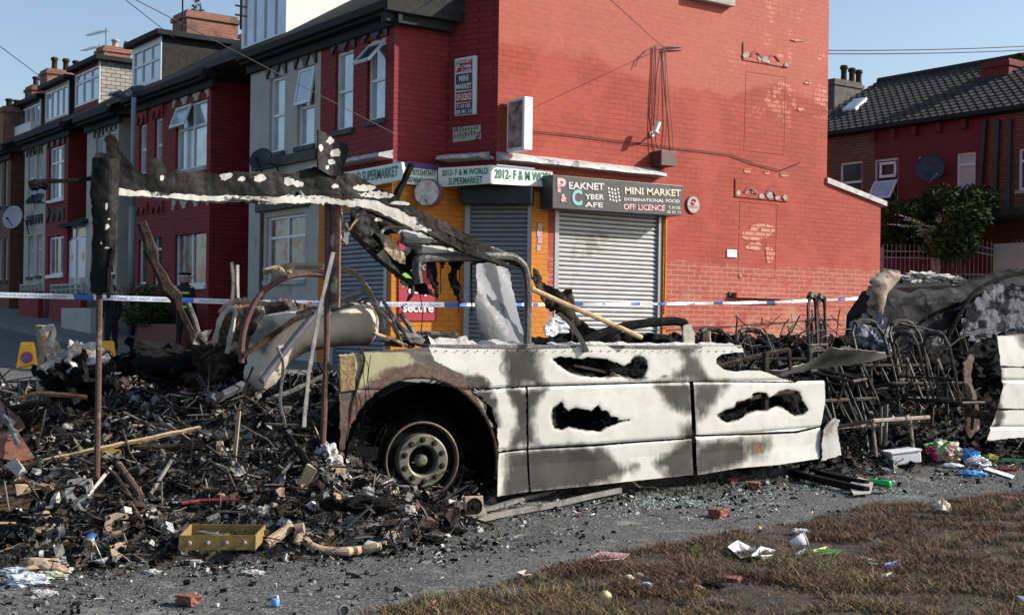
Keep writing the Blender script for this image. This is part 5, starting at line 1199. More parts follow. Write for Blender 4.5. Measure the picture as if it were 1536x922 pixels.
def rust_panel(px, py):
    r_ = np.zeros(px.shape)
    for x, y, rx, ry, a in ((1130, 670, 22, 13, .75), (1112, 676, 10, 12, .6), (782, 545, 9, 22, .42), (767, 672, 14, 5, .6), (1052, 590, 9, 14, .4), (800, 678, 10, 4, .6), (740, 720, 3, 20, .5), (715, 580, 9, 7, .5), (1036, 640, 5, 20, .5)):
        r_ = np.maximum(r_, a*np.exp(-((px-x)/rx)**2-((py-y)/ry)**2))
    return r_
plate('upper_panel', [(642,521),(700,519),(900,518),(1110,517),(1114,527)]+zA([(440,290),(400,290),(330,300),(305,320),(305,345),(340,375),(400,386),(450,380),(520,380),(560,392),(620,416),(690,436)])+[(1036,570.5),(900,574),(789,578),(704,583),(692,562),(650,541)], m_panel, COACH, YC_, [H1], disp=sidedisp, rough_=.15, soot=soot_panel, rust=rust_panel, rag=.6)
plate('lower_panel', [(705,587),(788,581),(788,671),(746,676),(744,640),(736,612),(722,596)], m_panel, COACH, YC_, [ARC], disp=sidedisp, rough_=.15, soot=soot_panel, rust=rust_panel, rag=2)
plate('lower_panel', [(791,581),(1032,573.5),(1033,655),(900,664),(791,671)], m_panel, COACH, YC_, [H2], disp=sidedisp, rough_=.15, soot=soot_panel, rust=rust_panel, rag=.3)
plate('lower_panel', [(1038,573.5),(1191,574),(1196,572),(1234,571),(1235,600),(1229,638),(1192,646),(1039,651)], m_panel, COACH, YC_, [H4], disp=sidedisp, rough_=.15, soot=soot_panel, rust=rust_panel, rag=.3)
plate('skirt_panel', [(746,679),(788,675),(788,736),(741,743)], m_panel, COACH, YC_, disp=sidedisp, rough_=.15, soot=soot_panel, rust=rust_panel, rag=.3)
plate('skirt_panel', [(791,675),(900,668),(1032,658),(1033,711),(920,723),(791,736)], m_panel, COACH, YC_, disp=sidedisp, rough_=.15, soot=soot_panel, rust=rust_panel, rag=.3)
plate('skirt_panel', [(1039,655),(1192,649),(1229,641),(1226,687),(1160,696),(1100,701),(1039,711)], m_panel, COACH, YC_, disp=sidedisp, rough_=.15, soot=soot_panel, rust=rust_panel, rag=.3)
plate('torn_panel', [(1231,640),(1240,632),(1252,627),(1262,631),(1255,642),(1268,682),(1250,686),(1228,691)], attrmat('grey_torn_skin', (.36, .36, .37), (.1, .1, .1), (.2, .15, .1), rough=.4), COACH, YC_-.02, disp=lambda U, Z, px, py: .5*(U-9.7)**2-.03, soot=blobs([([(1231,630),(1255,630),(1250,650),(1232,652)], 10)]))
plate('bent_panel', [(1140,550),(1190,566),(1240,556),(1300,545),(1330,536),(1320,528),(1280,524),(1243,521),(1225,545),(1180,556)], m_panel, COACH, 8.9, disp=lambda U, Z, px, py: (1.25-Z)*1.2-.1+.05*np.sin(U*5), soot=blobs([([(1235,522),(1300,526),(1270,548),(1240,552)], 14), ([(1150,550),(1190,560),(1160,562)], 5)]))
# rear white side beyond the gap
def rear_soot(px, py): return np.maximum(blobs([([(1528,500),(1560,500),(1560,530),(1533,520)], 6), ([(1488,556),(1500,550),(1497,640),(1486,640)], 4)])(px, py), np.clip(.5-(py-503)/6, 0, 1))
for q in ([(1494,504),(1530,500),(1580,500),(1580,550),(1497,548)], [(1497,551),(1580,553),(1580,612),(1492,612),(1500,580)], [(1491,615),(1580,615),(1580,652),(1520,656),(1476,660),(1483,640)]):
    plate('rear_side_panel', q, m_panel, COACH, YC_, disp=sidedisp, rough_=.15, soot=rear_soot, rag=1.2)
# belt rail with drilled lip
mb = MB(); a, b_ = PY(642, 520, YC_), PY(1112, 516.5, YC_); mb.box((a.x, YC_-.012, a.z-.012), (b_.x, YC_+.10, a.z+.018)); o = mb.build('belt_rail', m_ashdk, COACH, bevel=.006)
for q in range(34):
    u = a.x+.06+q*(b_.x-a.x-.1)/34; mb = MB()
    if q == 0: bolts = MB()
    bolts.lathe((u, YC_-.018, a.z-.03), (0, -1, 0), [(.006, 0), (.004, .006)], 6)
bolts.build('rivets', m_char, COACH)
# inner structure, floor, far side
mb = MB()
for x in np.arange(6.6, 9.6, .62): mb.box((x, YC_+.06, .35), (x+.05, YC_+.11, 1.2))
tag(mb.build('inner_frames', m_char2, COACH), kind='stuff')
def lump(U, Z, px, py): return (fbm(U*3, Z*4, 41)-.5)*.5+(fbm(U*12, Z*14, 43)-.5)*.12
plate('hole_backing', [(735,560),(800,576),(1040,580),(1075,556),(1190,568),(1235,572),(1232,690),(740,735)], m_char, COACH, 8.95, disp=lump, cell=.02, thick=.02)  # black sheet added behind the panel holes to keep them dark
mb = MB(); mb.box((4.4, 8.75, .38), (9.7, 10.7, .48)); mb.build('floor', m_soot, COACH)
for y in (9.0, 10.4):
    mb = MB(); mb.box((3.2, y, .22), (9.7, y+.1, .378)); mb.build('chassis_rail', m_char2, COACH)
plate('far_side', [(840,500),(1000,500),(1240,505),(1500,510),(1500,640),(700,640),(700,520)], m_char, COACH, 11.0, disp=lump, cell=.04, rag=8)
# wheel arch liner
mb = MB(); c = PY(628, 692, YC_+.1); vs = []; n = 20; R_ = .60
for k in range(n+1):
    a = -0.35+ (math.pi+.7)*k/n
    for w in (0, .55): vs.append((c.x+R_*1.12*math.cos(a), YC_+.02+w, c.z+R_*math.sin(a)))
fs = [(2*k, 2*k+1, 2*k+3, 2*k+2) for k in range(n)]+[tuple(2*k+1 for k in range(n+1))]
mb.add(vs, fs); mb.build('arch_liner', m_soot, COACH)
# arch lip
mb = MB(); mb.tube([PY(628+117*math.cos(a), 692-127*math.sin(a), YC_-.01) for a in np.linspace(-.15, math.pi+.1, 30)], .014, 6); mb.build('arch_lip', m_char2, COACH)
# wheel
m_rim = mat('burnt_wheel_steel', (.16, .135, .11), (.09, .075, .06), 9, rough=.5, metal=.45, bump=.3, c3=(.22, .14, .09), sc3=5, t3=.58)
m_hub = mat('pale_wheel_disc', (.20, .195, .15), (.13, .12, .095), 8, rough=.5, metal=.35, bump=.2, c3=(.12, .08, .06), sc3=7, t3=.6)
wc = PY(633, 690, YC_+.16); wn = Vector((-.22, -1, .02)).normalized()
WH = None
mb = MB(); mb.lathe(wc, wn, [(.27, -.25), (.29, -.2), (.296, -.02), (.300, .0), (.297, .012), (.286, .016), (.278, .0), (.272, -.05), (.262, -.085), (.235, -.075), (.205, -.02), (.186, .012)], 64)
mb.f = mb.f[:-2]; mb.m = mb.m[:-2]
wheel = mb.build('wheel', m_rim, COACH, smooth=True)
mb = MB(); mb.lathe(wc, wn, [(.205, .004), (.200, .026), (.190, .030), (.126, .030), (.114, .022), (.102, -.05), (.085, -.07), (.055, -.07), (.052, -.03), (.040, .012), (.030, .024), (.012, .026), (.002, .026)], 56); mb.f = [f for f in mb.f if len(f) == 4]; mb.m = [0]*len(mb.f)
mb.build('hub', m_hub, wheel, smooth=False)
a_ = wn.orthogonal().normalized(); b2 = wn.cross(a_)
for k in range(10):
    an = k*math.pi/5+.2; d = a_*math.cos(an)+b2*math.sin(an)
    mb = MB(); mb.lathe(wc+d*.158+wn*.026, wn, [(.023, 0), (.023, .008), (.019, .006), (.016, .0055), (.013, .026), (.004, .028)], 12); mb.build('wheel_nut', m_char2, wheel)
    an += math.pi/10; d = a_*math.cos(an)+b2*math.sin(an); t_ = wn.cross(d); nn = (wn*.62+d*(.55)).normalized(); e = (d-nn*d.dot(nn)).normalized()
    mb = MB(); vs = [wc+d*.238-wn*.062+e*(.022*math.sin(q))+t_*(.030*math.cos(q))+wn*.012 for q in np.linspace(0, 2*math.pi, 14, endpoint=False)]; mb.prism(vs, wn*-.004); mb.build('hand_hole_disc', m_soot, wheel)  # flat black disc in place of the dark inside of the hole
tw = MB(); r_ = random.Random(4)
for k in range(70):
    rr_ = r_.uniform(.31, .40); off = r_.uniform(-.24, -.02); a0 = r_.uniform(0, 6.28); L = r_.uniform(.8, 2.6)
    tw.tube([wc+(a_*math.cos(a0+L*i/10)+b2*math.sin(a0+L*i/10))*(rr_+.015*math.sin(i*1.3+k))+wn*(off+.02*math.sin(i+k)) for i in range(11)], .004, 4, cap=False)
tw.lathe(wc, wn, [(.30, -.24), (.36, -.22), (.365, -.08), (.30, -.03)], 40)
tw.build('tyre_remains', m_soot, wheel)
# skin with white flakes
def flaky(flakes, base=1.):
    def f(px, py):
        s = np.full(px.shape, base)
        for (x, y, rx, ry) in flakes:
            d = np.hypot((px-x)/rx, (py-y)/ry)+(fbm(px/4, py/4, 51)-.5)*1.1; s = np.minimum(s, np.clip(.5+(d-1)*1.5, 0, 1))
        return s
    return f
def wav(amp, k=3.): return lambda U, Z, px, py: amp*(fbm(U*k, Z*k, 61)-.5)*2
sf = flaky([(338,264,10,6),(362,268,6,4),(388,268,9,7),(432,272,8,6),(446,276,8,5),(500,280,5,3),(545,282,20,5),(565,292,25,5),(600,305,15,3),(250,242,2,8),(240,268,3,4)])
plate('roof_edge', [(141,240),(146,228),(162,231),(158,205),(166,199),(174,206),(181,226),(200,250),(215,262),(222,262),(224,240),(236,238),(246,236),(250,262),(262,254),(280,260),(300,256),(330,262),(352,257),(384,262),(410,258),(430,262),(452,256),(470,250),(488,256),(530,262),(562,278),(600,300),(640,322),(700,352),(748,378),(790,398),(800,420),(780,402),(740,385),(690,362),(630,332),(590,312),(556,300),(500,293),(330,295),(250,290),(172,284),(150,282),(141,262)], m_blackpaint, COACH, YC_-.02, disp=wav(.035, 3.5), soot=sf, thick=.02, rag=1.6)
plate('roof_rail', [(170,285),(250,292),(330,297),(340,295),(500,296),(556,302),(592,315),(632,335),(690,366),(740,388),(776,403),(766,404),(690,378),(620,345),(588,330),(552,314),(500,307),(330,305),(172,294)], m_blackpaint, COACH, YC_-.06, disp=wav(.03), soot=lambda px, py: np.clip(.15+.9*(np.abs(np.sin(px/47))*(fbm(px/30, py/3, 5)-.15)), 0, 1)+np.clip((px-600)/200, 0, .5), thick=.05, rag=1.5)
plate('torn_flap', [(474,195),(484,197),(502,206),(518,216),(522,226),(516,246),(513,264),(495,264),(472,254),(470,240),(474,215)], m_blackpaint, COACH, YC_-.05, disp=lambda U, Z, px, py: -.35*(U-U.mean())**2*8+.1*(Z-Z.min()), soot=flaky([(498,211,6,5),(504,229,7,6),(497,243,6,5),(490,252,3,3),(479,222,4,5)], .78), thick=.01, rag=.8)
plate('sagging_ceiling', [(522,305),(560,308),(600,325),(640,345),(700,375),(750,398),(700,392),(640,392),(606,412),(640,432),(650,446),(622,436),(596,416),(560,388),(532,362),(522,344)], m_blackpaint, COACH, 8.9, disp=lambda U, Z, px, py: .12*(fbm(U*4, Z*4, 7)-.5)+.04*np.sin(U*16+Z*9), soot=flaky([(600,372,10,20),(566,330,10,4)], .95), holes=[[(578,352),(600,350),(605,375),(592,382),(580,372)]], thick=.012, rag=4)
plate('luggage_rack', [(596,350),(608,346),(650,350),(700,358),(740,370),(766,384),(700,386),(632,388),(625,380),(612,372),(602,362)], attrmat('scorched_grey_rack', (.52, .51, .50), (.05, .048, .045), (.3, .25, .18), rough=.45), COACH, 8.52, disp=lambda U, Z, px, py: .03*np.sin(Z*60), soot=flaky([(628,357,26,7),(648,376,26,7),(705,372,22,4),(610,352,10,6)], .9), thick=.012, rag=1.5)
plate('lining_scrap', [(574,350),(583,354),(590,362),(598,372),(605,380),(606,396),(590,389),(577,374)], m_tan, COACH, 8.5, disp=wav(.1), thick=.01, rag=2)
RIBS = True
def bar(name, px, Y, w, mt, n=4, dep=None, parent=COACH, jit=0, ys=None, **k):
    pts = [PY(x, y, Y if ys is None else ys[i]) for i, (x, y) in enumerate(px)]
    if jit:
        q = []
        for a, b in zip(pts, pts[1:]):
            m_ = max(2, int((b-a).length/.07))
            for i in range(m_): q.append(a.lerp(b, i/m_)+Vector((rnd.uniform(-1, 1), rnd.uniform(-1, 1), rnd.uniform(-1, 1)))*jit*.5)
        q.append(pts[-1]); pts = q; rs = [w*(1+rnd.uniform(-1, 1)*jit/w*.6) for _ in pts]
    else: rs = w
    mb = MB(); mb.tube(pts, rs, n); return mb.build(name, mt, parent, **k)
def curve_px(px, n=6):
    """Catmull-Rom through photo points"""
    P_ = [px[0]]+list(px)+[px[-1]]; out = []
    for i in range(1, len(P_)-2):
        p0, p1, p2, p3 = [np.array(P_[j], float) for j in (i-1, i, i+1, i+2)]
        for k in range(n):
            t = k/n; out.append(tuple(.5*((2*p1)+(-p0+p2)*t+(2*p0-5*p1+4*p2-p3)*t*t+(-p0+3*p1-3*p2+p3)*t**3)))
    out.append(tuple(px[-1])); return out
mb = MB(); mb.tube([PY(x, y, 8.48) for x, y in curve_px([(628,425),(625,402),(634,388),(700,385),(758,384),(779,392),(789,410),(792,450),(791,516)])], .040, 8, flat=.8); mb.build('window_frame', mat('charred_frame_metal', (.03, .03, .03), (.12, .115, .11), 9, rough=.5, metal=.3, bump=.5, c3=(.35, .34, .32), sc3=7, t3=.62), COACH, smooth=False)
mb = MB(); mb.tube([PY(x, y, 8.56) for x, y in curve_px([(605,392),(582,375),(572,352),(582,341),(610,342),(650,350)])], .012, 6); mb.build('ceiling_trim', m_palestone, COACH)
for q, m_ in (([(636,390),(656,389),(652,402),(662,428),(655,446),(646,425),(638,412)], m_char), ([(675,388),(700,388),(694,400),(690,420),(698,440),(690,455),(680,440),(676,415),(684,400)], m_char), ([(660,390),(672,390),(668,404)], m_char2), ([(612,410),(622,410),(618,440),(610,462),(613,432)], m_char2)):
    plate('hanging_rag', q, m_, COACH, 8.55, disp=wav(.15, 6), thick=.012, rag=2.5)
plate('rear_window_sheet', [(700,402),(712,392),(780,393),(786,450),(784,515),(716,517),(704,500),(694,455)], attrmat('ashen_sheet', (.15, .155, .17), (.008, .008, .008), (.3, .25, .2), rough=.45, fringe=.0, edge=.3), COACH, 9.3, disp=lambda U, Z, px, py: .18*np.sin(U*4+Z*3), soot=blobs([([(724,392),(756,392),(758,420),(750,450),(744,485),(735,440),(720,418)], 3)]), rust=lambda px, py: px*0, thick=.008)
plate('ash_drift', [(722,516),(722,478),(735,472),(748,486),(762,494),(778,502),(786,517)], m_ash, COACH, 9.2, disp=wav(.12, 4), thick=.05)
mb = MB(); pts = []
for (x0, x1, Y, h) in ((642, 700, 8.62, .05), (700, 800, 8.68, .03), (820, 1100, 8.6, .02)):
    a, b_ = PY(x0, 516, Y), PY(x1, 516, Y); n = int((b_.x-a.x)/.05); vs = []
    for i in range(n+1):
        hh = h*(.4+rnd.random()); x = a.x+(b_.x-a.x)*i/n; vs += [(x, Y-.06, a.z-.02), (x, Y, a.z+hh), (x, Y+.1, a.z-.02)]
    mb.add(vs, [(3*i+j, 3*i+j+1, 3*i+4+j, 3*i+3+j) for i in range(n) for j in range(2)])
tag(mb.build('ash_crust', m_ash, COACH), kind='stuff')
plate('crumpled_roof', [(792,402),(812,418),(842,436),(852,432),(862,455),(880,478),(896,498),(912,514),(872,517),(858,498),(838,470),(812,446),(795,424)], m_char2, COACH, 9.0, disp=lambda U, Z, px, py: .05*np.sin(U*14)+.3*(fbm(U*4, Z*4, 3)-.5), thick=.015, rag=4)
mb = MB(); mb.tube([PY(x, y, 8.46) for x, y in curve_px([(838,470),(852,482),(866,500),(878,522),(880,528)])], [.02]*0 or .028, 6, flat=.3); mb.build('pale_strip', m_palestone, COACH)
bar('wire', curve_px([(630,440),(634,470),(632,500),(640,510)]), 8.6, .004, m_char, 4)
for k, (p, q, r_) in enumerate((((690,390),(688,470),.004), ((661,400),(661,440),.004), ((707,395),(708,470),.006))): bar('wire', [p, q], 8.52, r_, m_char)
plate('paper_bundle', [(812,488),(826,476),(846,482),(852,492),(836,498),(826,506),(816,503)], flat('white_papers', (.62, .64, .70)), COACH, 8.9, disp=wav(.08, 8), thick=.02, rag=1)
for k in range(3): bar('debris_slat', [(560+k*9, 455+k*6), (620+k*4, 512+k)], 9.1, .018, m_steel, 4, jit=.006)
# window pillar foot, posts at the burnt front
sfp = flaky([(158,340,2,5),(157,310,2,6),(152,365,2,4),(160,330,1.5,2),(157,372,2,2)], .95)
plate('front_pillar', [(139,236),(176,240),(174,300),(168,340),(172,372),(168,398),(162,404),(168,440),(138,440),(137,400),(141,340),(137,290)], m_blackpaint, COACH, YC_-.10, disp=lambda U, Z, px, py: .025*np.sin(U*30)+(fbm(U*8, Z*3, 4)-.5)*.05, soot=sfp, thick=.02, rag=1.8)
plate('pillar_strip', [(168,372),(173,366),(167,410),(165,447),(160,447),(161,405)], m_char, COACH, YC_-.16, disp=wav(.03), thick=.01, rag=1)
bar('front_pole', [(149,438),(148,560),(145,737)], YC_-.08, .020, m_rust, 8, jit=.0015)
bar('charred_arm', [(50,277),(62,277),(72,272),(110,271),(142,267)], YC_-.05, .016, m_char, 6, jit=.006)
bar('arm_joint', [(44,278),(52,276),(66,276),(70,273)], YC_-.06, .036, m_char, 7, jit=.012)
bar('rusty_post', [(491,298),(491,400),(490,520),(484,672)], YC_+.02, .022, m_rustred, 8, jit=.002)
plate('rusted_pillar', [(493,297),(515,297),(517,330),(514,365),(509,398),(508,440),(504,462),(497,460),(494,400)], attrmat('rusted_pillar_metal', (.36, .32, .28), (.06, .05, .045), (.22, .10, .06), rough=.6), COACH, YC_, disp=lambda U, Z, px, py: .04*np.sin(U*60), soot=blobs([([(493,297),(499,297),(499,460),(494,460)], 3)]), rust=lambda px, py: np.clip(.9-np.abs(px-504)/9, 0, 1), thick=.012, rag=2)
bar('leaning_strut', [(500,378),(478,470),(463,560),(456,640)], YC_-.12, .018, m_palestone, 4, jit=.004)
bar('trim_strip', [(518,335),(524,345),(528,338),(548,314)], YC_-.05, .010, m_tan, 5)
plate('dangling_bit', [(517,330),(523,352),(519,368),(513,360)], m_steel, COACH, YC_-.03, thick=.01)
bar('roof_splinter', [(592,298),(606,272),(616,250),(619,247)], 8.7, .026, m_char, 4, jit=.012)
mb = MB()
for k in range(22): x = 345+k*11.3; p = PY(x, 292-.0*k, YC_-.115); mb.lathe(p, (0, -1, 0), [(.006, 0), (.005, .01)], 6)
mb.build('roof_rivets', m_char, COACH)
# olive plate with clasp on the arch panel
mb = MB(); q = [PY(x, y, YC_-.05) for x, y in ((509,534),(533,533),(533,585),(511,588))]; mb.prism(q, (0, .02, 0)); mb.build('vent_plate', mat('mustard_scorched', (.30, .22, .09), (.14, .08, .05), 14, rough=.8, bump=.8, c3=(.04, .03, .02), sc3=12, t3=.55), COACH, bevel=.006)
for px in ([(548,535),(545,560),(549,600),(543,650),(552,690)], [(556,533),(552,570),(556,610)], [(541,534),(552,548),(549,585),(545,620)]): bar('wire', curve_px(px), YC_-.07, .003, m_char, 4)

# ------------------------------------------------------------------ separate burnt pieces
def thingbar(name, px, Y, w, mt, label, cat, n=6, jit=0, flat_=1., group=None, ys=None, zs=None):
    pts = [PY(x, y, Y if ys is None else ys[i]) for i, (x, y) in enumerate(px)]
    if jit:
        q = []
        for a, b in zip(pts, pts[1:]):
            m_ = max(1, int((b-a).length/.08))
            for i in range(m_): q.append(a.lerp(b, i/m_)+Vector((rnd.uniform(-1, 1), rnd.uniform(-1, 1), rnd.uniform(-1, 1)))*jit*.5)
        q.append(pts[-1]); pts = q; rs = [w*(1+rnd.uniform(-1, 1)*jit/w*.5) for _ in pts]
    else: rs = w
    mb = MB(); mb.tube(pts, rs, n, flat=flat_); return mb.build(name, mt, label=label, cat=cat, group=group)
def sdbulge(poly, amp, soft, extra=0):
    def f(U, Z, px, py):
        d = np.clip(-sdp(px, py, poly)/soft, 0, 1); return -amp*np.sqrt(np.clip(1-(1-d)**2, 0, 1))+extra*(fbm(U*4, Z*4, 9)-.5)
    return f
TK = [(366,565),(378,505),(398,474),(430,468),(470,463),(505,450),(535,448),(554,456),(563,476),(562,500),(550,516),(500,518),(458,526),(430,542),(408,575),(384,592)]
plate('tank_shell', TK, attrmat('scorched_tank', (.52, .46, .38), (.12, .10, .08), (.2, .12, .08), rough=.55, dirt=.12), None, 9.2, disp=sdbulge(TK, .15, 30, .02), soot=blobs([([(440,520),(560,508),(550,520),(440,545)], 12), ([(372,505),(400,480),(412,484),(385,530)], 8), ([(470,455),(505,450),(490,470)], 8)]), thick=.01, rag=.6, label='rounded beige scorched tank shell lying behind the rusty posts', cat='tank')
thingbar('hose', curve_px([(362,544),(364,505),(374,470),(392,440),(425,418),(460,411),(488,413)]), 8.75, .022, m_rustred, 'red brown hose arching over the left end of the tank', 'hose', 8)
thingbar('hoop', curve_px([(395,408),(430,400),(490,400),(525,406),(548,428),(566,462),(576,500),(580,516)]), 9.0, .024, m_tan, 'tan metal hoop arching over the right end of the tank', 'hoop', 4, jit=.004)
plate('torn_hinge', [(404,420),(410,402),(425,395),(440,398),(436,410),(424,415),(412,426)], m_tan, None, 8.95, disp=wav(.12, 8), thick=.015, rag=2.5, label='torn tan metal scrap at the left end of the hoop', cat='scrap metal')
thingbar('pipe', curve_px([(392,572),(420,535),(450,497),(480,465),(515,446),(545,437)]), 8.8, .028, mat('blue_grey_pipe', (.08, .08, .10), (.16, .15, .16), 7, rough=.6, metal=.2, bump=.3), 'blue grey pipe leaning across the front of the tank', 'pipe', 10)
thingbar('pipe', [(520,455),(548,432),(558,444),(540,455)], 9.1, .028, m_steel, 'pale bent pipe lying on top of the tank', 'pipe', 8)
thingbar('strap', [(365,533),(410,502),(440,480),(470,468)], 8.72, .020, m_char2, 'dark strap across the left side of the tank', 'strap', 4)
for k, (px, lb) in enumerate((([(575,452),(598,486),(618,516)], 'thin grey rod leaning right of the tank'), ([(586,470),(604,520)], 'short grey rod beneath the leaning rod'), ([(560,500),(588,508),(618,522)], 'charred wood splinter on the wheel arch'))):
    thingbar('rod', px, 8.8, .014, m_steel if k < 2 else m_timber, lb, 'rod', 6, jit=.003)
plate('tangled_metal', [(325,500),(330,468),(342,452),(366,448),(392,452),(420,448),(440,456),(470,454),(468,464),(430,468),(396,474),(380,500),(366,540),(352,528),(338,520)], attrmat('tangled_tan', (.30, .25, .19), (.03, .025, .02), (.2, .09, .05), rough=.8, fine=30), None, 9.6, disp=lambda U, Z, px, py: .22*(fbm(U*7, Z*7, 3)-.5), soot=lambda px, py: fbm(px/16, py/16, 8)*1.1+.05, rust=lambda px, py: fbm(px/20, py/12, 18)*.9, thick=.02, rag=6, label='tangle of torn tan and rusted metal left of the tank', cat='scrap metal')
thingbar('charred_beam', [(211,335),(222,362),(236,395),(252,430),(270,465),(285,498),(296,522)], 10.6, .052, m_char2, 'long charred forked beam leaning up out of the debris', 'beam', 5, jit=.035)
thingbar('bracket_arm', [(282,455),(292,480),(300,508)], 10.5, .022, m_steel, 'grey tube beside the foot of the charred beam', 'tube', 7)
thingbar('charred_strut', [(348,394),(350,420),(348,452)], 9.8, .018, m_steel, 'pale burnt upright strut, left half of the pair', 'strut', 4, jit=.008)
thingbar('charred_strut', [(355,398),(356,425),(357,452)], 9.8, .014, m_palestone, 'pale burnt upright strut, right half of the pair', 'strut', 4, jit=.008)
plate('steel_plate', [(292,500),(318,494),(312,510),(322,530),(300,538),(290,520)], m_steel, None, 10.4, disp=wav(.1), thick=.012, rag=2, label='grey folded steel plate at the foot of the charred beam', cat='scrap metal')
SL = [(202,545),(208,534),(250,530),(300,532),(322,528),(318,556),(300,568),(225,566),(206,560)]
plate('charred_slab', SL, m_char, None, 10.2, disp=sdbulge(SL, .15, 14, .08), thick=.04, rag=2, cell=.02, label='thick black charred slab left of the tank', cat='slab')
thingbar('burnt_stub', [(64,600),(62,560),(66,530),(64,488)], 9.6, .05, m_tan, 'thick upright burnt stub at the left, curled at its top', 'stub', 5, jit=.03)
plate('curled_sheet', [(70,505),(84,510),(90,525),(86,545),(80,552),(78,530)], m_palestone, None, 9.55, disp=wav(.1, 8), thick=.01, rag=2, label='curled pale sheet on the left burnt stub', cat='scrap metal')
thingbar('wire_loop', curve_px([(152,582),(168,566),(171,545),(162,528),(152,534)]), 9.4, .006, m_char, 'thin black wire loop beside the right cone', 'wire', 5)
# dark hull behind the seats
def hs(px, py): return np.clip(.10+1.1*fbm(px/22, py/10, 71)+np.clip((470-py)/70, -.2, .4)*(px < 1430), 0, 1)
HL = empty('burnt_van', (15, 13, 0), 'blackened hull of a second burnt vehicle behind the seat frames', 'van')
m_hull = attrmat('blue_black_hull', (.030, .032, .042), (.004, .004, .006), (.06, .04, .03), rough=.7, fine=18, dirt=.1, fringe=.0, spec=.10)
HP = [(1322,440),(1340,428),(1400,424),(1445,424),(1470,424),(1500,412),(1540,402),(1600,400),(1600,520),(1560,560),(1480,600),(1300,600),(1296,520),(1310,480)]
plate('hull_side', HP, m_hull, HL, 11.4, disp=lambda U, Z, px, py: .10*(fbm(U*1.6, Z*1.6, 3, 3)-.5)+.03*np.abs(np.sin(U*5+Z*3))+.35*np.clip((450-py)/40, 0, 1)**2-.2*np.clip((px-1440)/60, 0, 1), soot=hs, cell=.02, thick=.03, rag=4)
mb = MB()
p = [PY(x, y, 11.45) for x, y in ((1310,470),(1335,432),(1445,427),(1540,404),(1640,402),(1640,600),(1300,600))]; mb.prism(p, FWD*1.4); mb.build('body_shell', m_char, HL)
mb = MB(); mb.tube([PY(x, y, 11.0) for x, y in curve_px([(1420,510),(1440,470),(1462,438),(1500,418),(1560,404),(1620,402)])], .03, 6); mb.build('wheel_arch_edge', m_char, HL)
q = MB(); c = PY(1502, 457, 11.15); q.box((c.x-.06, c.y, c.z-.02), (c.x+.06, c.y+.01, c.z+.02)); q.box((c.x-.02, c.y-.004, c.z-.05), (c.x+.02, c.y+.012, c.z+.05)); q.build('cross_hole_patch', m_soot, HL)  # solid black cross on the hull, standing in for a dark opening
CP = [(1306,420),(1325,405),(1345,407),(1343,420),(1325,440),(1318,470),(1308,490),(1302,470),(1300,440)]
plate('curved_panel', CP, attrmat('beige_curved', (.30, .25, .19), (.05, .04, .03), (.2, .12, .08), rough=.7), None, 11.0, disp=sdbulge(CP, .12, 14), soot=blobs([([(1300,440),(1312,430),(1308,490)], 6), ([(1325,405),(1345,407),(1343,415)], 6)]), rust=lambda px, py: fbm(px/8, py/8, 3)*.95, thick=.02, label='beige curved scorched panel at the left end of the burnt van', cat='scrap metal')
# seat frames -----------------------------------------------------------
m_seat = mat('burnt_seat_tube', (.012, .011, .010), (.05, .038, .03), 12, rough=.6, metal=.3, bump=.4, c3=(.2, .17, .14), sc3=10, t3=.66)
def seat_frame(name, x, y, Y, yaw, pitch, label, mt=m_seat, sc=1.0, roll=0.0):
    c = PY(x, y, Y); t = empty(name, c, label, 'seat frame', 'burnt coach seat frames'); t.rotation_euler = (pitch, roll, yaw); t.scale = (sc,)*3
    mt0 = mt; mtk = m_seat
    def part(nm, paths, r=.016):
        mb = MB()
        for p in paths: mb.tube([Vector(q) for q in p], r, 6)
        me = bpy.data.meshes.new(nm); me.from_pydata(mb.v, [], mb.f); me.materials.append(mt0 if nm in ('base_frame', 'leg') else mtk); o = bpy.data.objects.new(nm, me); COL.objects.link(o); o.parent = t
    w = .45
    part('base_frame', [[(-w, 0, 0), (w, 0, 0)], [(-w, .42, 0), (w, .42, 0)], [(-w, 0, 0), (-w, .42, 0)], [(w, 0, 0), (w, .42, 0)], [(-.12, 0, .02), (-.12, .42, .02)], [(.12, 0, .02), (.12, .42, .02)]], .018)
    for s in (-1, 1):
        cx = s*.235
        part('back_frame', [[(cx-.19, .42, 0), (cx-.2, .5, .3), (cx-.19, .58, .6), (cx-.12, .60, .72), (cx+.12, .60, .72), (cx+.19, .58, .6), (cx+.2, .5, .3), (cx+.19, .42, 0)], [(cx-.2, .48, .25), (cx+.2, .48, .25)], [(cx-.12, .44, .02), (cx, .55, .45), (cx+.12, .44, .02)]], .017)
        part('head_pad', [[(cx-.13, .60, .70), (cx-.06, .61, .735), (cx+.06, .61, .735), (cx+.13, .60, .70)]], .032)
    for k in range(5): part('spring', [[(-.4+.2*k, .44, .1), (-.36+.2*k, .53, .3), (-.42+.2*k, .56, .5)]], .005)
    for s in (-1, 1): part('leg', [[(s*.3, .1, 0), (s*.3, .12, -.3)]], .018)
    part('armrest', [[(w, .45, .2), (w+.03, .2, .24), (w+.03, .1, .2)]], .016)
    return t
seat_frame('seat_frame', 1352, 628, 8.62, math.radians(6), math.radians(-12), 'double seat frame facing the pavement, front one of the right hand pile', mt=mat('brown_seat_tube', (.30, .23, .18), (.15, .11, .085), 12, rough=.6, bump=.4, c3=(.02, .018, .016), sc3=8, t3=.56), sc=1.15)
seat_frame('seat_frame', 1392, 575, 9.2, math.radians(-14), math.radians(-10), 'blackened seat frame behind the front one, leaning right', sc=1.1)
seat_frame('seat_frame', 1290, 570, 9.2, math.radians(30), math.radians(12), 'blackened seat frame left of the front one, turned sideways', sc=1.05)
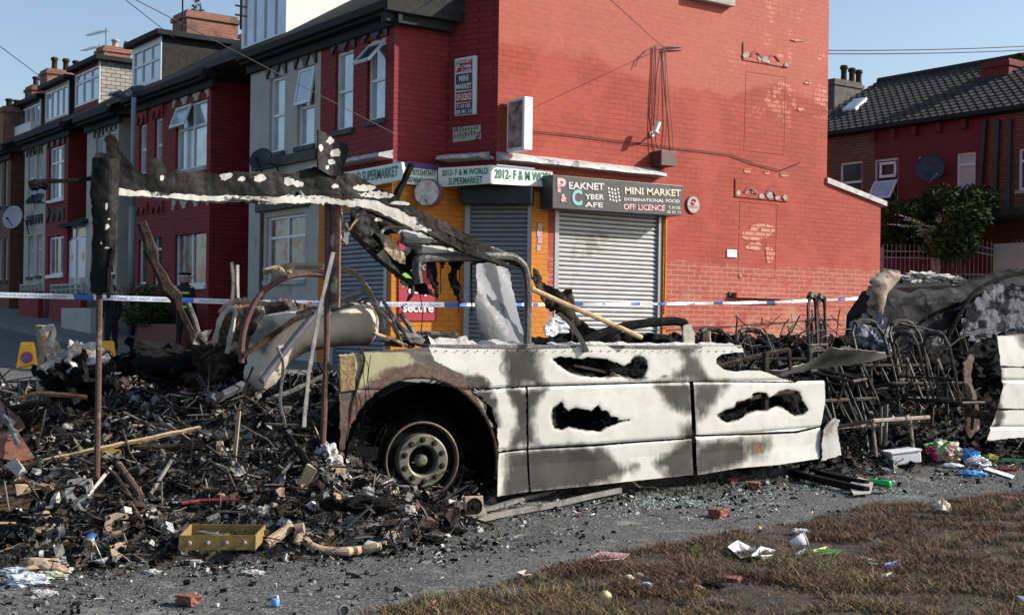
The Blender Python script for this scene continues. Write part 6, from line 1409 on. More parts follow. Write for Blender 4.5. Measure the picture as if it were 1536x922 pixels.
seat_frame('seat_frame', 1150, 538, 9.3, math.radians(-20), math.radians(-32), 'buckled black seat frame standing above the coach side', m_char2, .95)
seat_frame('seat_frame', 1185, 545, 9.6, math.radians(25), math.radians(-52), 'black seat frame on end, beside the buckled one', m_char2, .95)
seat_frame('seat_frame', 1120, 548, 9.7, math.radians(10), math.radians(-60), 'black seat frame lying flat, leftmost behind the coach side', m_char2, .8)
seat_frame('seat_frame', 1440, 600, 9.0, math.radians(80), math.radians(0), 'upright seat frame at the right of the pile', m_seat, 1.0)
SB = [(1444,545),(1456,530),(1462,534),(1455,560),(1462,600),(1468,640),(1458,668),(1448,640),(1446,590)]
plate('side_strut_panel', SB, m_rust, None, 9.0, disp=wav(.05), thick=.02, rag=1.5, label='narrow rusty upright panel right of the seat frames', cat='scrap metal')
thingbar('pipe', [(1452,618),(1480,624),(1503,632)], 8.7, .05, m_char2, 'thick charred pipe poking out beside the rear white panel', 'pipe', 12)
thingbar('metal_bar', [(1330,606),(1328,668)], 8.9, .02, m_steel, 'short grey upright bar below the seat frames', 'bar', 4)
thingbar('metal_bar', [(1322,610),(1321,672)], 8.95, .014, m_steel, 'thin grey upright bar left of the other', 'bar', 4)
thingbar('pole', [(797,433),(850,457),(905,480),(962,506)], 8.42, .022, m_timber, 'long tan pole sloping down over the coach side', 'pole', 8, ys=[8.5, 8.45, 8.42, 8.4])
thingbar('window_rail', curve_px([(870,518),(895,503),(940,489),(985,483),(1018,482),(1028,490),(1029,518)]), 8.75, .04, m_char, 'black curved rail on top of the coach side', 'rail', 8)
plate('rail_end', [(1022,488),(1034,486),(1040,500),(1040,518),(1024,518)], m_palestone, None, 8.72, thick=.02, rag=1, label='pale torn end piece beside the black curved rail', cat='scrap metal')
for k, (x, y) in enumerate(((1052, 506), (1062, 502), (1071, 506))):
    thingbar('burnt_stump', [(x, 522), (x-1, y+4), (x+1, y-6)], 8.8, .03, [m_char2, m_tan, m_char][k], ['dark leftmost stump on the coach side', 'tan middle stump on the coach side', 'black rightmost stump on the coach side'][k], 'stump', 5, jit=.02)
thingbar('rod', [(862,548),(900,556),(936,566)], 8.62, .012, m_tan, 'tan rod visible in the upper hole of the coach side', 'rod', 6)
thingbar('pipe', [(1078,612),(1110,602),(1150,592),(1190,588)], 8.7, .022, m_char2, 'charred pipe visible in the lower right hole of the coach side', 'pipe', 8)
thingbar('timber_batten', [(1068,552),(1110,540),(1150,530),(1183,524)], 8.75, .022, m_char2, 'brown board lying across the notch of the coach side', 'board', 4)
thingbar('panel_edge', [(1183,524),(1186,555)], 8.75, .022, m_char2, 'brown upright edge at the end of the board', 'board', 4)

for k, (px, w_, m_) in enumerate((([(560,316),(620,340),(690,374),(760,398)], .014, m_steel), ([(540,312),(600,338),(660,366),(740,392)], .012, m_char2), ([(610,346),(640,350),(700,362),(752,378)], .012, m_palestone), ([(560,352),(600,395),(640,432)], .02, m_char), ([(528,348),(570,392),(616,425)], .018, m_char2), ([(632,389),(700,386),(762,385)], .012, m_palestone))):
    bar('roof_rib', curve_px(px), 8.55+.03*k, w_, m_, 5, jit=.003)
for q, lb in (([(556,318),(600,334),(596,350),(580,342),(570,352),(574,372),(560,384),(536,362),(524,346),(530,322)], 0), ([(640,345),(700,362),(760,380),(766,386),(700,376),(650,362)], 1)):
    plate('roof_lining', q, m_blackpaint, COACH, 8.75, disp=wav(.05, 6), soot=flaky([(700,368,12,2),(566,330,5,3)], .9), thick=.01, rag=2)
# twisted frame members standing in the burnt front
for k, (px, Y, w_, m_, lb) in enumerate((([(330,470),(345,455),(372,452),(400,456)], 9.4, .022, m_tan, 'tan bent rail on top of the tangled metal'), ([(322,512),(330,480),(344,462),(352,470),(346,500),(340,530)], 9.35, .02, m_palestone, 'pale looped strap left of the red brown hose'), ([(445,470),(470,462),(500,464),(530,456)], 9.0, .014, m_steel, 'thin grey tube along the top of the tank'), ([(560,455),(590,490),(602,520)], 8.9, .016, m_tan, 'tan rod crossing the right end of the hoop'), ([(600,470),(612,488),(622,505),(618,520)], 8.9, .022, m_ashdk, 'ash grey bent strip above the wheel arch'), ([(300,540),(330,520),(356,512)], 9.6, .02, m_char2, 'burnt rod between slab and tangled metal'), ([(415,520),(425,548),(420,600),(428,640)], 8.6, .012, m_steel, 'grey wire hanging under the tank'), ([(400,600),(440,585),(490,560)], 8.8, .016, m_ashdk, 'ash covered rod under the tank'), ([(540,520),(546,545),(530,600),(520,660)], 8.46, .010, m_char2, 'charred wire down the left side of the arch'), ([(60,500),(76,490),(80,500),(74,520)], 9.5, .025, m_palestone, 'pale curled tip of the left burnt stub'), ([(100,540),(120,522),(134,530)], 9.5, .018, m_tan, 'tan curled strip on the pale ash at left'), ([(205,560),(260,575),(330,570)], 9.9, .02, m_char, 'charred rail below the slab'), ([(20,600),(60,590),(130,596)], 8.9, .018, m_char2, 'brown charred rail near the left cone'))):
    thingbar('twisted_metal', curve_px(px), Y, w_, m_, lb, 'scrap metal', 5, jit=.006)

HAF = lambda px, py: np.clip(1.25-1.5*fbm(px/16, py/9, 131)+np.clip((py-520)/60, 0, 1), 0, 1)
for q in ([(1445,470),(1470,440),(1500,425),(1545,430),(1560,470),(1530,492),(1500,500),(1462,512),(1440,500)], [(1335,500),(1380,495),(1420,505),(1400,530),(1350,528)]):
    plate('ash_coating', q, attrmat('blue_grey_ash_coat', (.13, .135, .16), (.008, .008, .011), (.1, .07, .05), rough=.9, fine=24, dirt=.1, fringe=.0, spec=.05, w1=.5, w2=.6, edge=.2), HL, 11.05, disp=wav(.05, 4), soot=HAF, rag=9, thick=.01)
plate('panel_crease', [(1330,448),(1440,440),(1450,444),(1440,452),(1335,460)], m_hull, HL, 11.0, disp=wav(.03), soot=HAF, rag=3, thick=.02)
# ------------------------------------------------------------------ ash mound and charred rubble
EDX = [-2, 0, 1.97, 3.06, 4.2, 4.9, 5.6, 6.2, 9.9, 10.6, 13.5, 16]; EDY = [7.6, 7.5, 7.35, 7.25, 6.95, 7.35, 8.1, 8.45, 8.5, 8.45, 8.5, 8.6]
def hm(X, Y):
    X = np.asarray(X, float); Y = np.asarray(Y, float)
    e = np.interp(X, EDX, EDY)+(fbm(X*1.5, Y*0+3, 2)-.5)*.5
    amp = np.interp(X, [-2, 0, 2.0, 3, 5, 6.3, 9.6, 10, 12.5, 16], [.15, .20, .38, .72, .85, .75, .6, .36, .34, .4])
    t = np.clip((Y-e)/np.interp(X, [0, 5, 6, 9.8, 10.5], [3.0, 2.6, 1.6, 1.6, 1.7]), 0, 1); up = t*t*(3-2*t)
    back = np.interp(X, [-2, 1, 3, 5, 6, 16], [11.6, 11.8, 12.8, 12.6, 11.4, 11.6])
    up = up*np.clip((back-Y)/1.2, 0, 1)
    h = amp*up*(.75+.5*fbm(X*1.3, Y*1.3, 5))+np.clip((Y-e)/.25, 0, 1)*np.clip((back-Y)/.4, 0, 1)*(.03+.10*(fbm(X*3.5, Y*3.5, 6)-.35)+.05*(fbm(X*10, Y*10, 7)-.5))
    # keep the wheel and the coach side clear
    clear = np.exp(-(((X-5.35)/.55)**2+((Y-8.4)/.45)**2)); h = h*(1-.75*clear)
    side = (X > 5.9) & (X < 9.9) & (Y < 8.7); h = np.where(side, np.minimum(h, .04), h)
    return np.maximum(h, -.06)
gx_ = np.arange(-1.8, 15.5, .05); gy_ = np.arange(6.2, 13.2, .05)
GX, GY = np.meshgrid(gx_, gy_); GH = hm(GX, GY); crag = (fbm(GX*16, GY*16, 77)-.5)*.09*np.clip(GH*8, 0, 1)
mb = MB(); nx = len(gx_); Zm = GH+crag+gzv(GY)-.012
mb.v = list(zip(GX.ravel(), GY.ravel(), Zm.ravel()))
kp = (GH > -.01)
mb.f = [(j*nx+i, j*nx+i+1, (j+1)*nx+i+1, (j+1)*nx+i) for j in range(len(gy_)-1) for i in range(nx-1) if GH[j:j+2, i:i+2].max() > .012]; mb.m = [0]*len(mb.f)
m_mound = mat('charred_mound', (.014, .013, .012), (.085, .078, .07), 9, rough=.9, bump=1., bscale=38, c3=(.22, .21, .2), sc3=5, t3=.62, spec=.2)
mb.build('ash_mound', m_mound, None, loc=(0, 0, 0), smooth=False, kind='stuff', label='mound of black ash and burnt remains under the coach', cat='ash')
def hz(x, y): return float(hm(x, y)+gz(x, y))
def ph(x, y, it=14):
    """ground or mound point under a photo pixel"""
    r = ray(x, y); lo = None
    for k in range(220):
        d = 5.5+k*.05; p = C0+r*d
        if p.z < hz(p.x, p.y): return p
    return p
def shards(name, n, region, mats, seed, smin, smax, label, dens=None, lift=.06, strip=.3, maxd=None):
    r = np.random.RandomState(seed); mb = MB(); x0, x1, y0, y1 = region; cnt = 0
    while cnt < n:
        X = r.uniform(x0, x1, 4000); Y = r.uniform(y0, y1, 4000); H = hm(X, Y)
        ok = H > .02 if dens is None else dens(X, Y, H, r)
        for x, y, h in zip(X[ok], Y[ok], H[ok]):
            if cnt >= n: break
            s = smin*(smax/smin)**(r.rand()**2.2)
            a = np.array([r.normal(), r.normal(), r.normal()*.55]); a /= np.linalg.norm(a)
            b = np.cross(a, [r.normal(), r.normal(), r.normal()]); b /= np.linalg.norm(b)+1e-9; c = np.cross(a, b)
            z = h+gz(x, y)+r.uniform(-.01, lift); p = np.array([x, y, z]); mi = r.choice(len(mats[1]), p=mats[1])
            if r.rand() < strip:
                L = s*r.uniform(1.5, 3.5); w = s*.14; m_ = c*L*.15*r.normal()
                vs = [p-a*L-b*w, p-a*L+b*w, p+m_-b*w, p+m_+b*w, p+a*L-b*w*.6, p+a*L+b*w*.6, p-a*L+c*w, p+m_+c*w, p+a*L+c*w]
                fs = [(0, 1, 3, 2), (2, 3, 5, 4), (0, 2, 7, 6), (2, 4, 8, 7), (1, 6, 7, 3), (3, 7, 8, 5)]
            elif r.rand() < .72:
                vs = [p+a*s*r.uniform(.5, 1)*math.cos(q)+b*s*r.uniform(.4, 1)*math.sin(q)+c*s*.25*r.normal() for q in (0, 1.3, 2.5, 3.8, 5.1)]; fs = [(0, 1, 2), (0, 2, 3), (0, 3, 4)]
            else:
                t = s*r.uniform(.25, .6); vs = [p+a*s*i*r.uniform(.7, 1.1)+b*s*.6*j*r.uniform(.6, 1.1)+c*t*k for i in (-1, 1) for j in (-1, 1) for k in (-1, 1)]
                fs = [(0, 1, 3, 2), (4, 6, 7, 5), (0, 4, 5, 1), (2, 3, 7, 6), (0, 2, 6, 4), (1, 5, 7, 3)]
            mb.add(vs, fs, int(mi)); cnt += 1
    return mb.build(name, mats[0], None, loc=(0, 0, 0), kind='stuff', label=label, cat='debris')
MX = ([m_char, m_soot, m_char2, m_ashdk, m_ash, m_rust, m_tan, m_steel], [.31, .17, .15, .20, .065, .045, .03, .03])
shards('charred_rubble', 30000, (-1.6, 6.2, 6.5, 11.0), MX, 3, .007, .062, 'charred rubble strewn over the burnt front of the coach')
shards('burnt_strips', 520, (-1.6, 6.0, 6.9, 11.4), ([m_rust, m_tan, m_steel, m_ashdk, m_char2, m_palestone], [.22, .14, .2, .2, .16, .08]), 14, .05, .12, 'bent strips and scraps of burnt metal over the rubble', lift=.09, strip=.75)
shards('charred_rubble', 6000, (-1.6, 6.4, 10.6, 13), MX, 4, .015, .09, 'charred rubble on the far side of the mound')
shards('charred_rubble', 9000, (6.0, 15.5, 8.55, 11.6), ([m_char, m_soot, m_char2, m_ashdk, m_ash, m_rust], [.42, .29, .15, .08, .025, .035]), 5, .012, .08, 'charred rubble inside and behind the coach body', dens=lambda X, Y, H, r: (H > .02) & (Y > np.where(X < 9.9, 8.7, 8.45)), lift=.12)
dn = lambda X, Y, H, r: (H < .05) & (Y < np.interp(X, EDX, EDY)+.1) & (r.rand(len(X)) < np.exp(-np.maximum(0, np.interp(X, EDX, EDY)-Y)*1.7)*(.3+.9*(fbm(X*2, Y*2, 90) > .5)))
shards('scattered_cinders', 15000, (-1.5, 15, 5.2, 8.6), ([m_char, m_ashdk, m_ash, m_char2], [.45, .25, .14, .16]), 6, .005, .03, 'small cinders scattered on the asphalt beside the wreck', dens=dn, lift=.012, strip=.2)
m_glass = mat('shattered_glass', (.42, .62, .56), (.55, .68, .64), 30, rough=.15, bump=0, spec=.8)
dg = lambda X, Y, H, r: (H < .04) & (r.rand(len(X)) < np.exp(-((X-8.2)/1.6)**2-((Y-7.75)/.5)**2)*(.25+1.2*(fbm(X*3, Y*3, 92) > .48)))
shards('broken_glass', 6500, (5.4, 11.5, 6.2, 8.6), ([m_glass, m_ash], [.8, .2]), 8, .004, .009, 'pale green crumbs of broken glass beside the coach skirt', dens=dg, lift=.008, strip=0)
# ------------------------------------------------------------------ grass verge
GE = [(470, 960), (560, 926), (640, 906), (760, 885), (850, 852), (930, 836), (1000, 824), (1100, 803), (1200, 790), (1300, 763), (1400, 757), (1536, 742), (1700, 728), (1900, 720), (1900, 1300), (300, 1300)]
def isgrass(X, Y, soft=0):
    px, py = proj(X, Y, np.zeros_like(X)); return sdp(px, py, GE)
GEW = [PZ(x, y, 0.) for x, y in GE]; GEP = [(p.x, p.y) for p in GEW]
vx_ = np.arange(1.5, 14.5, .07); vy_ = np.arange(1.0, 9.0, .07); VX, VY = np.meshgrid(vx_, vy_)
D_ = sdp(VX, VY, GEP)+(fbm(VX*3, VY*3, 44)-.5)*.25
VZ = np.clip(-D_/.2, -.3, 1)*.035+(fbm(VX*5, VY*5, 45)-.5)*.05-.012
mb = MB(); nx = len(vx_); mb.v = list(zip(VX.ravel(), VY.ravel(), VZ.ravel()))
mb.f = [(j*nx+i, j*nx+i+1, (j+1)*nx+i+1, (j+1)*nx+i) for j in range(len(vy_)-1) for i in range(nx-1) if D_[j:j+2, i:i+2].min() < .05]; mb.m = [0]*len(mb.f)
m_soil = mat('scorched_soil', (.020, .014, .010), (.06, .042, .028), 9, rough=.95, bump=.8, bscale=40, c3=(.20, .19, .17), sc3=2.1, t3=.66)
mb.build('grass_verge', m_soil, None, loc=(0, 0, 0), kind='structure')
def vz(x, y): return 0.02
r = np.random.RandomState(12); mb = MB(); nb = 0; TGT = 120000
GM = [mat('dry_straw_grass', (.30, .205, .10), (.20, .13, .065), 3, rough=.8, bump=0), mat('russet_dead_grass', (.15, .078, .038), (.08, .042, .024), 3, rough=.8, bump=0), mat('olive_grass', (.12, .125, .04), (.08, .09, .03), 3, rough=.8, bump=0), mat('burnt_grass', (.02, .015, .012), (.04, .03, .02), 3, rough=.9, bump=0)]
V_, F_, M__ = [], [], []
while nb < TGT:
    X = r.uniform(1.8, 13.5, 60000); Y = r.uniform(1.5, 8.6, 60000)
    px, py = proj(X, Y, np.zeros_like(X)); d = sdp(X, Y, GEP); cl = fbm(X*3.2, Y*3.2, 61); cl2 = fbm(X*1.2, Y*1.2, 62)
    depth = X*ca+Y*sa
    ok = (px > -30) & (px < 1570) & (py < 960) & (d+(cl-.5)*.35 < .02) & (r.rand(60000) < np.clip(.42+1.5*(cl-.40), .12, 1)*np.clip(7.5/depth, 0, 1)**1.0)
    for x, y, c_, c2 in zip(X[ok], Y[ok], cl[ok], cl2[ok]):
        if nb >= TGT: break
        h = (.010+.030*r.rand()**1.6)*(.6+c_); an = r.uniform(0, 6.28); w = .0014+.0016*r.rand(); ln = r.uniform(.6, 2.6)*h; la = r.uniform(0, 6.28)
        if r.rand() < .03: h *= 1.9
        z = .012+(.02 if c_ > .5 else 0)
        bx, by = math.cos(an)*w, math.sin(an)*w; lx, ly = math.cos(la)*ln, math.sin(la)*ln; n = len(V_)
        V_ += [(x-bx, y-by, z), (x+bx, y+by, z), (x+lx*.4+bx*.8, y+ly*.4+by*.8, z+h*.6), (x+lx*.4-bx*.8, y+ly*.4-by*.8, z+h*.6), (x+lx, y+ly, z+h)]
        F_ += [(n, n+1, n+2, n+3), (n+3, n+2, n+4)]
        q = r.rand(); k = 3 if q < .16 else (0 if q < .16+.5*np.clip((c2-.25)*1.4, .15, .9) else (2 if (c2 > .54 and q > .80) else 1)); M__ += [k, k]; nb += 1
mb = MB(); mb.v = V_; mb.f = F_; mb.m = M__
mb.build('dry_grass', GM, None, loc=(0, 0, 0), kind='stuff', label='dry brown and scorched grass of the verge', cat='grass')
dw = lambda X, Y, H, r: (H < .04) & (sdp(X, Y, GEP) > -.05) & (r.rand(len(X)) < .25+.6*(fbm(X*2.2, Y*2.2, 95) > .52))
shards('grit', 15000, (1.0, 13, 5.0, 8.6), ([m_ashdk, m_ash, m_char], [.45, .2, .35]), 9, .003, .008, 'grit and ash flecks on the asphalt', dens=dw, lift=.003, strip=0)
dl = lambda X, Y, H, r: (sdp(X, Y, GEP) < .1) & (r.rand(len(X)) < .2+.8*(fbm(X*1.5, Y*1.5, 99) > .55))
shards('litter_crumbs', 420, (2.5, 13, 3.5, 8.2), ([m_ash, m_tan, m_brick, m_ashdk, m_char], [.28, .2, .12, .2, .2]), 15, .006, .024, 'crumbs of ash, paper and rubbish trodden into the grass', dens=dl, lift=.035, strip=.35)
# ------------------------------------------------------------------ things lying in the rubble
def T(name, px, w, mt, label, cat, n=7, jit=0., lift=.03, flat_=1., group=None, cv=False, lifts=None):
    if cv: px = curve_px(px)
    pts = [ph(x, y) for x, y in px]
    a, b = pts[0], pts[-1]; L = len(pts)-1
    if not cv and L >= 1:   # straight things bridge the bumps
        pass
    pts = [p+Vector((0, 0, lift if lifts is None else lifts[i])) for i, p in enumerate(pts)]
    if jit:
        q = []
        for a, b in zip(pts, pts[1:]):
            m_ = max(1, int((b-a).length/.07))
            for i in range(m_): q.append(a.lerp(b, i/m_)+Vector((rnd.uniform(-1, 1), rnd.uniform(-1, 1), rnd.uniform(-1, 1)))*jit*.5)
        q.append(pts[-1]); pts = q; rs = [w*(1+rnd.uniform(-1, 1)*jit/w*.4) for _ in pts]
    else: rs = w
    mb = MB(); mb.tube(pts, rs, n, flat=flat_); return mb.build(name, mt, label=label, cat=cat, group=group)
T('plank', [(0, 728), (150, 695), (300, 663)], .026, m_timber, 'long scorched wooden plank lying across the left rubble', 'plank', 4, .005, .10, flat_=.6)
T('wood_offcut', [(28, 733), (78, 746)], .018, m_timber, 'short splintered wood offcut beneath the long plank', 'wood', 4, .004, .06)
T('pipe', [(180, 690), (250, 691), (330, 690)], .026, m_char2, 'dark straight pipe below the plank, flared at its right end', 'pipe', 10, 0, .09)
T('flange', [(326, 690), (333, 690)], .045, m_cast, 'scorched flange on the end of the dark pipe', 'flange', 12, 0, .09)
T('red_rod', [(272, 766), (300, 762), (360, 761)], .012, flat('faded_red', (.28, .04, .05)), 'thin faded red rod in the rubble', 'rod', 7, .002, .05)
T('pipe', [(178, 712), (212, 762)], .024, m_rust, 'rusty pipe sloping right, upper of the crossed pair', 'pipe', 9, 0, .07, group=None)
T('pipe', [(170, 722), (200, 765)], .020, m_char2, 'dark pipe lying parallel under the sloping rusty one', 'pipe', 9, 0, .05)
for k, (a, b, lb) in enumerate((((236, 640), (262, 684), 'grey tube standing up from the rubble, right of two'), ((218, 650), (246, 700), 'grey tube standing up from the rubble, left of two'), ((225, 760), (262, 700), 'thin grey tube leaning the other way in the rubble'))): T('tube', [a, b], .014, m_steel, lb, 'tube', 8, 0, .08)
T('exhaust_pipe', [(446, 822), (452, 812), (470, 828), (500, 834), (540, 832), (580, 824)], .028, m_cast, 'rusty bent exhaust pipe lying at the front of the rubble', 'exhaust pipe', 12, 0, .03, cv=True)
T('pipe_elbow', [(444, 808), (456, 806)], .035, m_cast, 'flared collar at the left end of the bent exhaust pipe', 'collar', 12, 0, .06)
T('pipe', [(398, 826), (436, 800)], .034, m_tan, 'short thick grey pipe between the yellow frame and bent exhaust', 'pipe', 12, 0, .04)
T('rail', [(0, 640), (60, 628), (136, 608)], .028, m_char2, 'dark rail lying at the top of the left rubble', 'rail', 6, .01, .12)
T('rail', [(318, 626), (360, 604), (402, 585)], .035, mat('blue_burnt_rail', (.05, .05, .065), (.11, .105, .11), 7, rough=.6), 'blue grey flat rail sloping up to the tank', 'rail', 4, .004, .12)
T('charred_log', [(470, 735), (450, 700), (430, 675)], .03, m_char, 'charred rod leaning in the rubble left of the rusty post foot', 'rod', 7, .01, .1)
def lump_ob(name, x, y, s, mt, label, cat, seed=1, squash=.7, lift=.4, parts=None, sub=3, amp=.35, sx=1.0):
    p = ph(x, y); bm = bmesh.new(); bmesh.ops.create_icosphere(bm, subdivisions=sub, radius=1)
    for v in bm.verts:
        n_ = mnoise.fractal(v.co*1.4+Vector((seed*7, 0, 0)), 1.0, 2.0, 4); f_ = 1+amp*n_*1.4; v.co = Vector((v.co.x*s*f_*sx, v.co.y*s*f_, v.co.z*s*squash*f_))
    mb = MB(); mb.v = [tuple(v.co+p+Vector((0, 0, s*squash*lift))) for v in bm.verts]; mb.f = [tuple(v.index for v in f.verts) for f in bm.faces]; mb.m = [0]*len(mb.f); bm.free()
    return mb.build(name, mt, label=label, cat=cat)
def casting(x, y, s, label, mt=m_cast, tilt=(-.3, -.9, .35), half=False):
    """ring casting: square flange with a round bore and four lugs"""
    p = ph(x, y)+Vector((0, 0, s*.75)); n_ = Vector(tilt).normalized(); a = n_.orthogonal().normalized(); b = n_.cross(a); mb = MB(); N = 32 if not half else 18; tot = 2*math.pi*(1 if not half else .55)
    vs = []
    for k in range(N if not half else N+1):
        q = tot*k/N; ro = s*(1+.18*math.cos(4*q)**2*(1 if math.cos(4*q) > 0 else .2)); ri = s*.48
        for rr_, h in ((ri, 0), (ro, 0), (ro, s*.3), (ri, s*.3)): vs.append(p+(a*math.cos(q)+b*math.sin(q))*rr_-n_*h)
    L = N if not half else N; fs = []
    for k in range(L):
        j = (k+1) % N if not half else k+1
        for i in range(4): fs.append((4*k+i, 4*k+(i+1) % 4, 4*j+(i+1) % 4, 4*j+i))
    if half: fs += [(0, 3, 2, 1), (4*N, 4*N+1, 4*N+2, 4*N+3)]
    mb.add(vs, fs); c = empty('casting', p-Vector((0, 0, s*.7)), label, 'casting'); mb.build('ring', mt, c)
    for k in range(4 if not half else 2):
        q = k*math.pi/2+math.pi/4*0; e = p+(a*math.cos(q)+b*math.sin(q))*s*.86; m2 = MB(); m2.lathe(e, n_, [(s*.12, -.002), (s*.12, .012), (s*.05, .013), (s*.05, .004)], 10); m2.build('bolt_boss', m_char2, c)
    return c
casting(176, 800, .072, 'square flanged casting with a round bore, right of the blue can')
casting(184, 838, .065, 'half ring casting lying below the flanged one', half=True, tilt=(-.1, -.6, .8))
casting(60, 796, .075, 'half ring casting left of the blue can', half=True, tilt=(-.2, -.7, .6))
casting(488, 818, .060, 'scorched half ring casting above the bent exhaust pipe', half=True, tilt=(-.4, -.8, .3))
casting(586, 812, .040, 'small cream ring casting at the end of the exhaust pipe')
casting(119, 752, .085, 'large ash covered casting just left of the pole foot', mt=m_palestone, tilt=(-.4, -.8, .2))
casting(168, 700, .07, 'yellowed bracket casting right of the rusty pole', mt=m_yellow)
casting(218, 722, .05, 'dark ring casting beside the crossed pipes', mt=m_char2)
casting(352, 764, .05, 'dark rimmed ring above the yellow frame', mt=m_rust)
casting(720, 778, .05, 'cream stub casting at the wheel foot', mt=m_cast, half=True)
lump_ob('casting_block', 66, 856, .13, m_cast, 'broad shell shaped rusty casting, lowest on the left', 'casting', 5, .35, .5, amp=.5)
lump_ob('melted_lump', 612, 772, .055, m_palestone, 'cream melted lump right beside the wheel', 'melted lump', 8, .8, .5)
# blue can
p1, p2 = ph(132, 826)+Vector((0, 0, .04)), ph(150, 798)+Vector((0, 0, .05)); ax = (p2-p1).normalized(); L = .125
c = empty('drink_can', p1, 'blue drink can lying in the left rubble', 'can')
mb = MB(); mb.lathe(p1+ax*.014, ax, [(.033, 0), (.033, L-.028)], 20); mb.build('body', mat('blue_can_print', (.02, .10, .38), (.05, .18, .50), 9, rough=.3, metal=.4, bump=.02, c3=(.45, .45, .48), sc3=26, t3=.6), c, smooth=True)
mb = MB(); mb.lathe(p1, ax, [(.022, .004), (.026, 0), (.033, .0135)], 20); mb.build('can_end', m_tan, c); mb = MB(); mb.lathe(p1+ax*(L-.0135), ax, [(.033, 0), (.027, .012), (.022, .009)], 20); mb.build('can_end', m_steel, c)
# yellow frame
q = [ph(268, 845), ph(383, 848), ph(398, 812), ph(286, 806)]
fz = max(p.z for p in q)+.01; q = [Vector((p.x, p.y, fz-.01)) for p in q]
YF = empty('bolted_tray', sum(q, Vector())/4, 'open mustard yellow steel frame with bolts lying in the rubble', 'steel tray')
for k in range(4):
    a, b = q[k], q[(k+1) % 4]; mb = MB(); d = (b-a).normalized(); n_ = Vector((-d.y, d.x, 0)); mb.prism([a-d*.004, b+d*.002*(1 if k % 2 else -1), b+d*.002*(1 if k % 2 else -1)+Vector((0, 0, .085)), a+Vector((0, 0, .085))], n_*.008); mb.build('side', m_yellow, YF)
    if k in (0, 2):
        for t_ in (.14, .38, .62, .86): mb = MB(); w_ = a.lerp(b, t_)+Vector((0, 0, .042)); nn = -n_ if k == 0 else n_; mb.lathe(w_-nn*.01 if k else w_, nn, [(.012, 0), (.012, .012), (.005, .014)], 6); mb.build('bolt', m_palestone, YF)
mb = MB(); mb.obox(sum(q, Vector())/4+Vector((0, 0, .05)), (q[1]-q[3])*.36, (q[2]-q[0]).normalized()*.028, Vector((0, 0, .004))); mb.build('loose_strap', m_steel, YF)
# rust sheets at left edge
for k, (pp, lb) in enumerate((([(-20, 640), (0, 636), (34, 655), (38, 668), (20, 690), (-20, 700)], 'orange rusted sheet at the left edge, upper piece'), ([(-20, 690), (24, 682), (52, 712), (24, 722), (-20, 722)], 'orange rusted sheet at the left edge, lower piece'))):
    pts = [ph(*z)+Vector((0, 0, .14+.04*math.sin(i*2))) for i, z in enumerate(pp)]; mb = MB(); mb.prism(pts, (0, .012, -.012)); mb.build('rust_sheet', m_rustor, label=lb, cat='scrap metal')
T('charred_branch', [(-5, 655), (14, 680), (28, 716)], .02, m_steel, 'pale burnt tube lying over the orange sheets', 'tube', 6, .008, .2)
pts = [ph(*z)+Vector((0, 0, .05)) for z in ((-20, 735), (60, 742), (40, 775), (-20, 785))]; mb = MB(); mb.prism(pts, (0, .01, -.015)); mb.build('rust_sheet', mat('brown_rust_sheet', (.10, .05, .02), (.04, .025, .015), 6, rough=.8), label='dark brown sheet below the plank at the left edge', cat='scrap metal')
# yellow brown hinge plates and ash lump at post foot
P0 = PY(500, 728, 8.3)
def slab(name, px, Y, dep, mt, label, cat, **k):
    mb = MB(); mb.prism([PY(x, y, Y) for x, y in px], (0, dep, 0)); return mb.build(name, mt, label=label, cat=cat, bevel=.004, **k)
slab('hinge_plate', [(493, 735), (497, 703), (507, 694), (519, 697), (518, 728), (506, 738)], 8.3, .03, m_tan, 'tan drilled plate standing at the foot of the rusty post', 'plate')
def lumpY(name, x, y, Y, s, mt, label, cat, seed=1, sq=1., amp=.4, sx=1.):
    p = PY(x, y, Y); bm = bmesh.new(); bmesh.ops.create_icosphere(bm, subdivisions=4, radius=1)
    mb = MB(); 
    for v in bm.verts:
        n_ = mnoise.fractal(v.co*1.8+Vector((seed*7, 0, 0)), .8, 2.1, 6); f_ = 1+amp*n_*1.5; mb.v.append((p.x+v.co.x*s*f_*sx, p.y+v.co.y*s*f_, p.z+v.co.z*s*sq*f_))
    mb.f = [tuple(v.index for v in f.verts) for f in bm.faces]; mb.m = [0]*len(mb.f); bm.free(); return mb.build(name, mt, label=label, cat=cat)
lumpY('ash_clump', 491, 686, 8.35, .075, m_ash, 'knot of pale ash round the rusty post foot', 'ash clump', 3, 1.2)
lumpY('ash_clump', 110, 548, 9.6, .16, m_ash, 'heap of pale ash behind the left cone', 'ash clump', 4, .8, .6)
lumpY('ash_clump', 345, 600, 10.2, .18, m_ashdk, 'bluish ash heap beneath the left end of the tank', 'ash clump', 6, .7, .6)
lumpY('ash_clump', 112, 575, 9.5, .22, m_char, 'black scorched clump under the pale ash at left', 'debris', 14, .7, .7)
lumpY('engine_block', 262, 545, 11.2, .3, m_char, 'black burnt heap behind the charred slab', 'debris', 15, .6, .7, 1.6)
lumpY('engine_block', 330, 560, 9.9, .26, m_char2, 'brown black burnt machinery left of the tank', 'debris', 17, .9, .7)
lumpY('rubble_heap', 640, 508, 8.9, .10, m_ashdk, 'grey ash heap on the wheel arch top', 'ash clump', 18, .5, .6, 3)
lumpY('ash_clump', 1385, 418, 11.9, .13, m_ash, 'pale ash heap on top of the burnt van', 'ash clump', 21, .7, .8, 3.2)
lumpY('ash_clump', 1430, 425, 11.6, .10, m_ashdk, 'grey ash heap on the van roof, right end', 'ash clump', 22, .7, .8, 2.2)
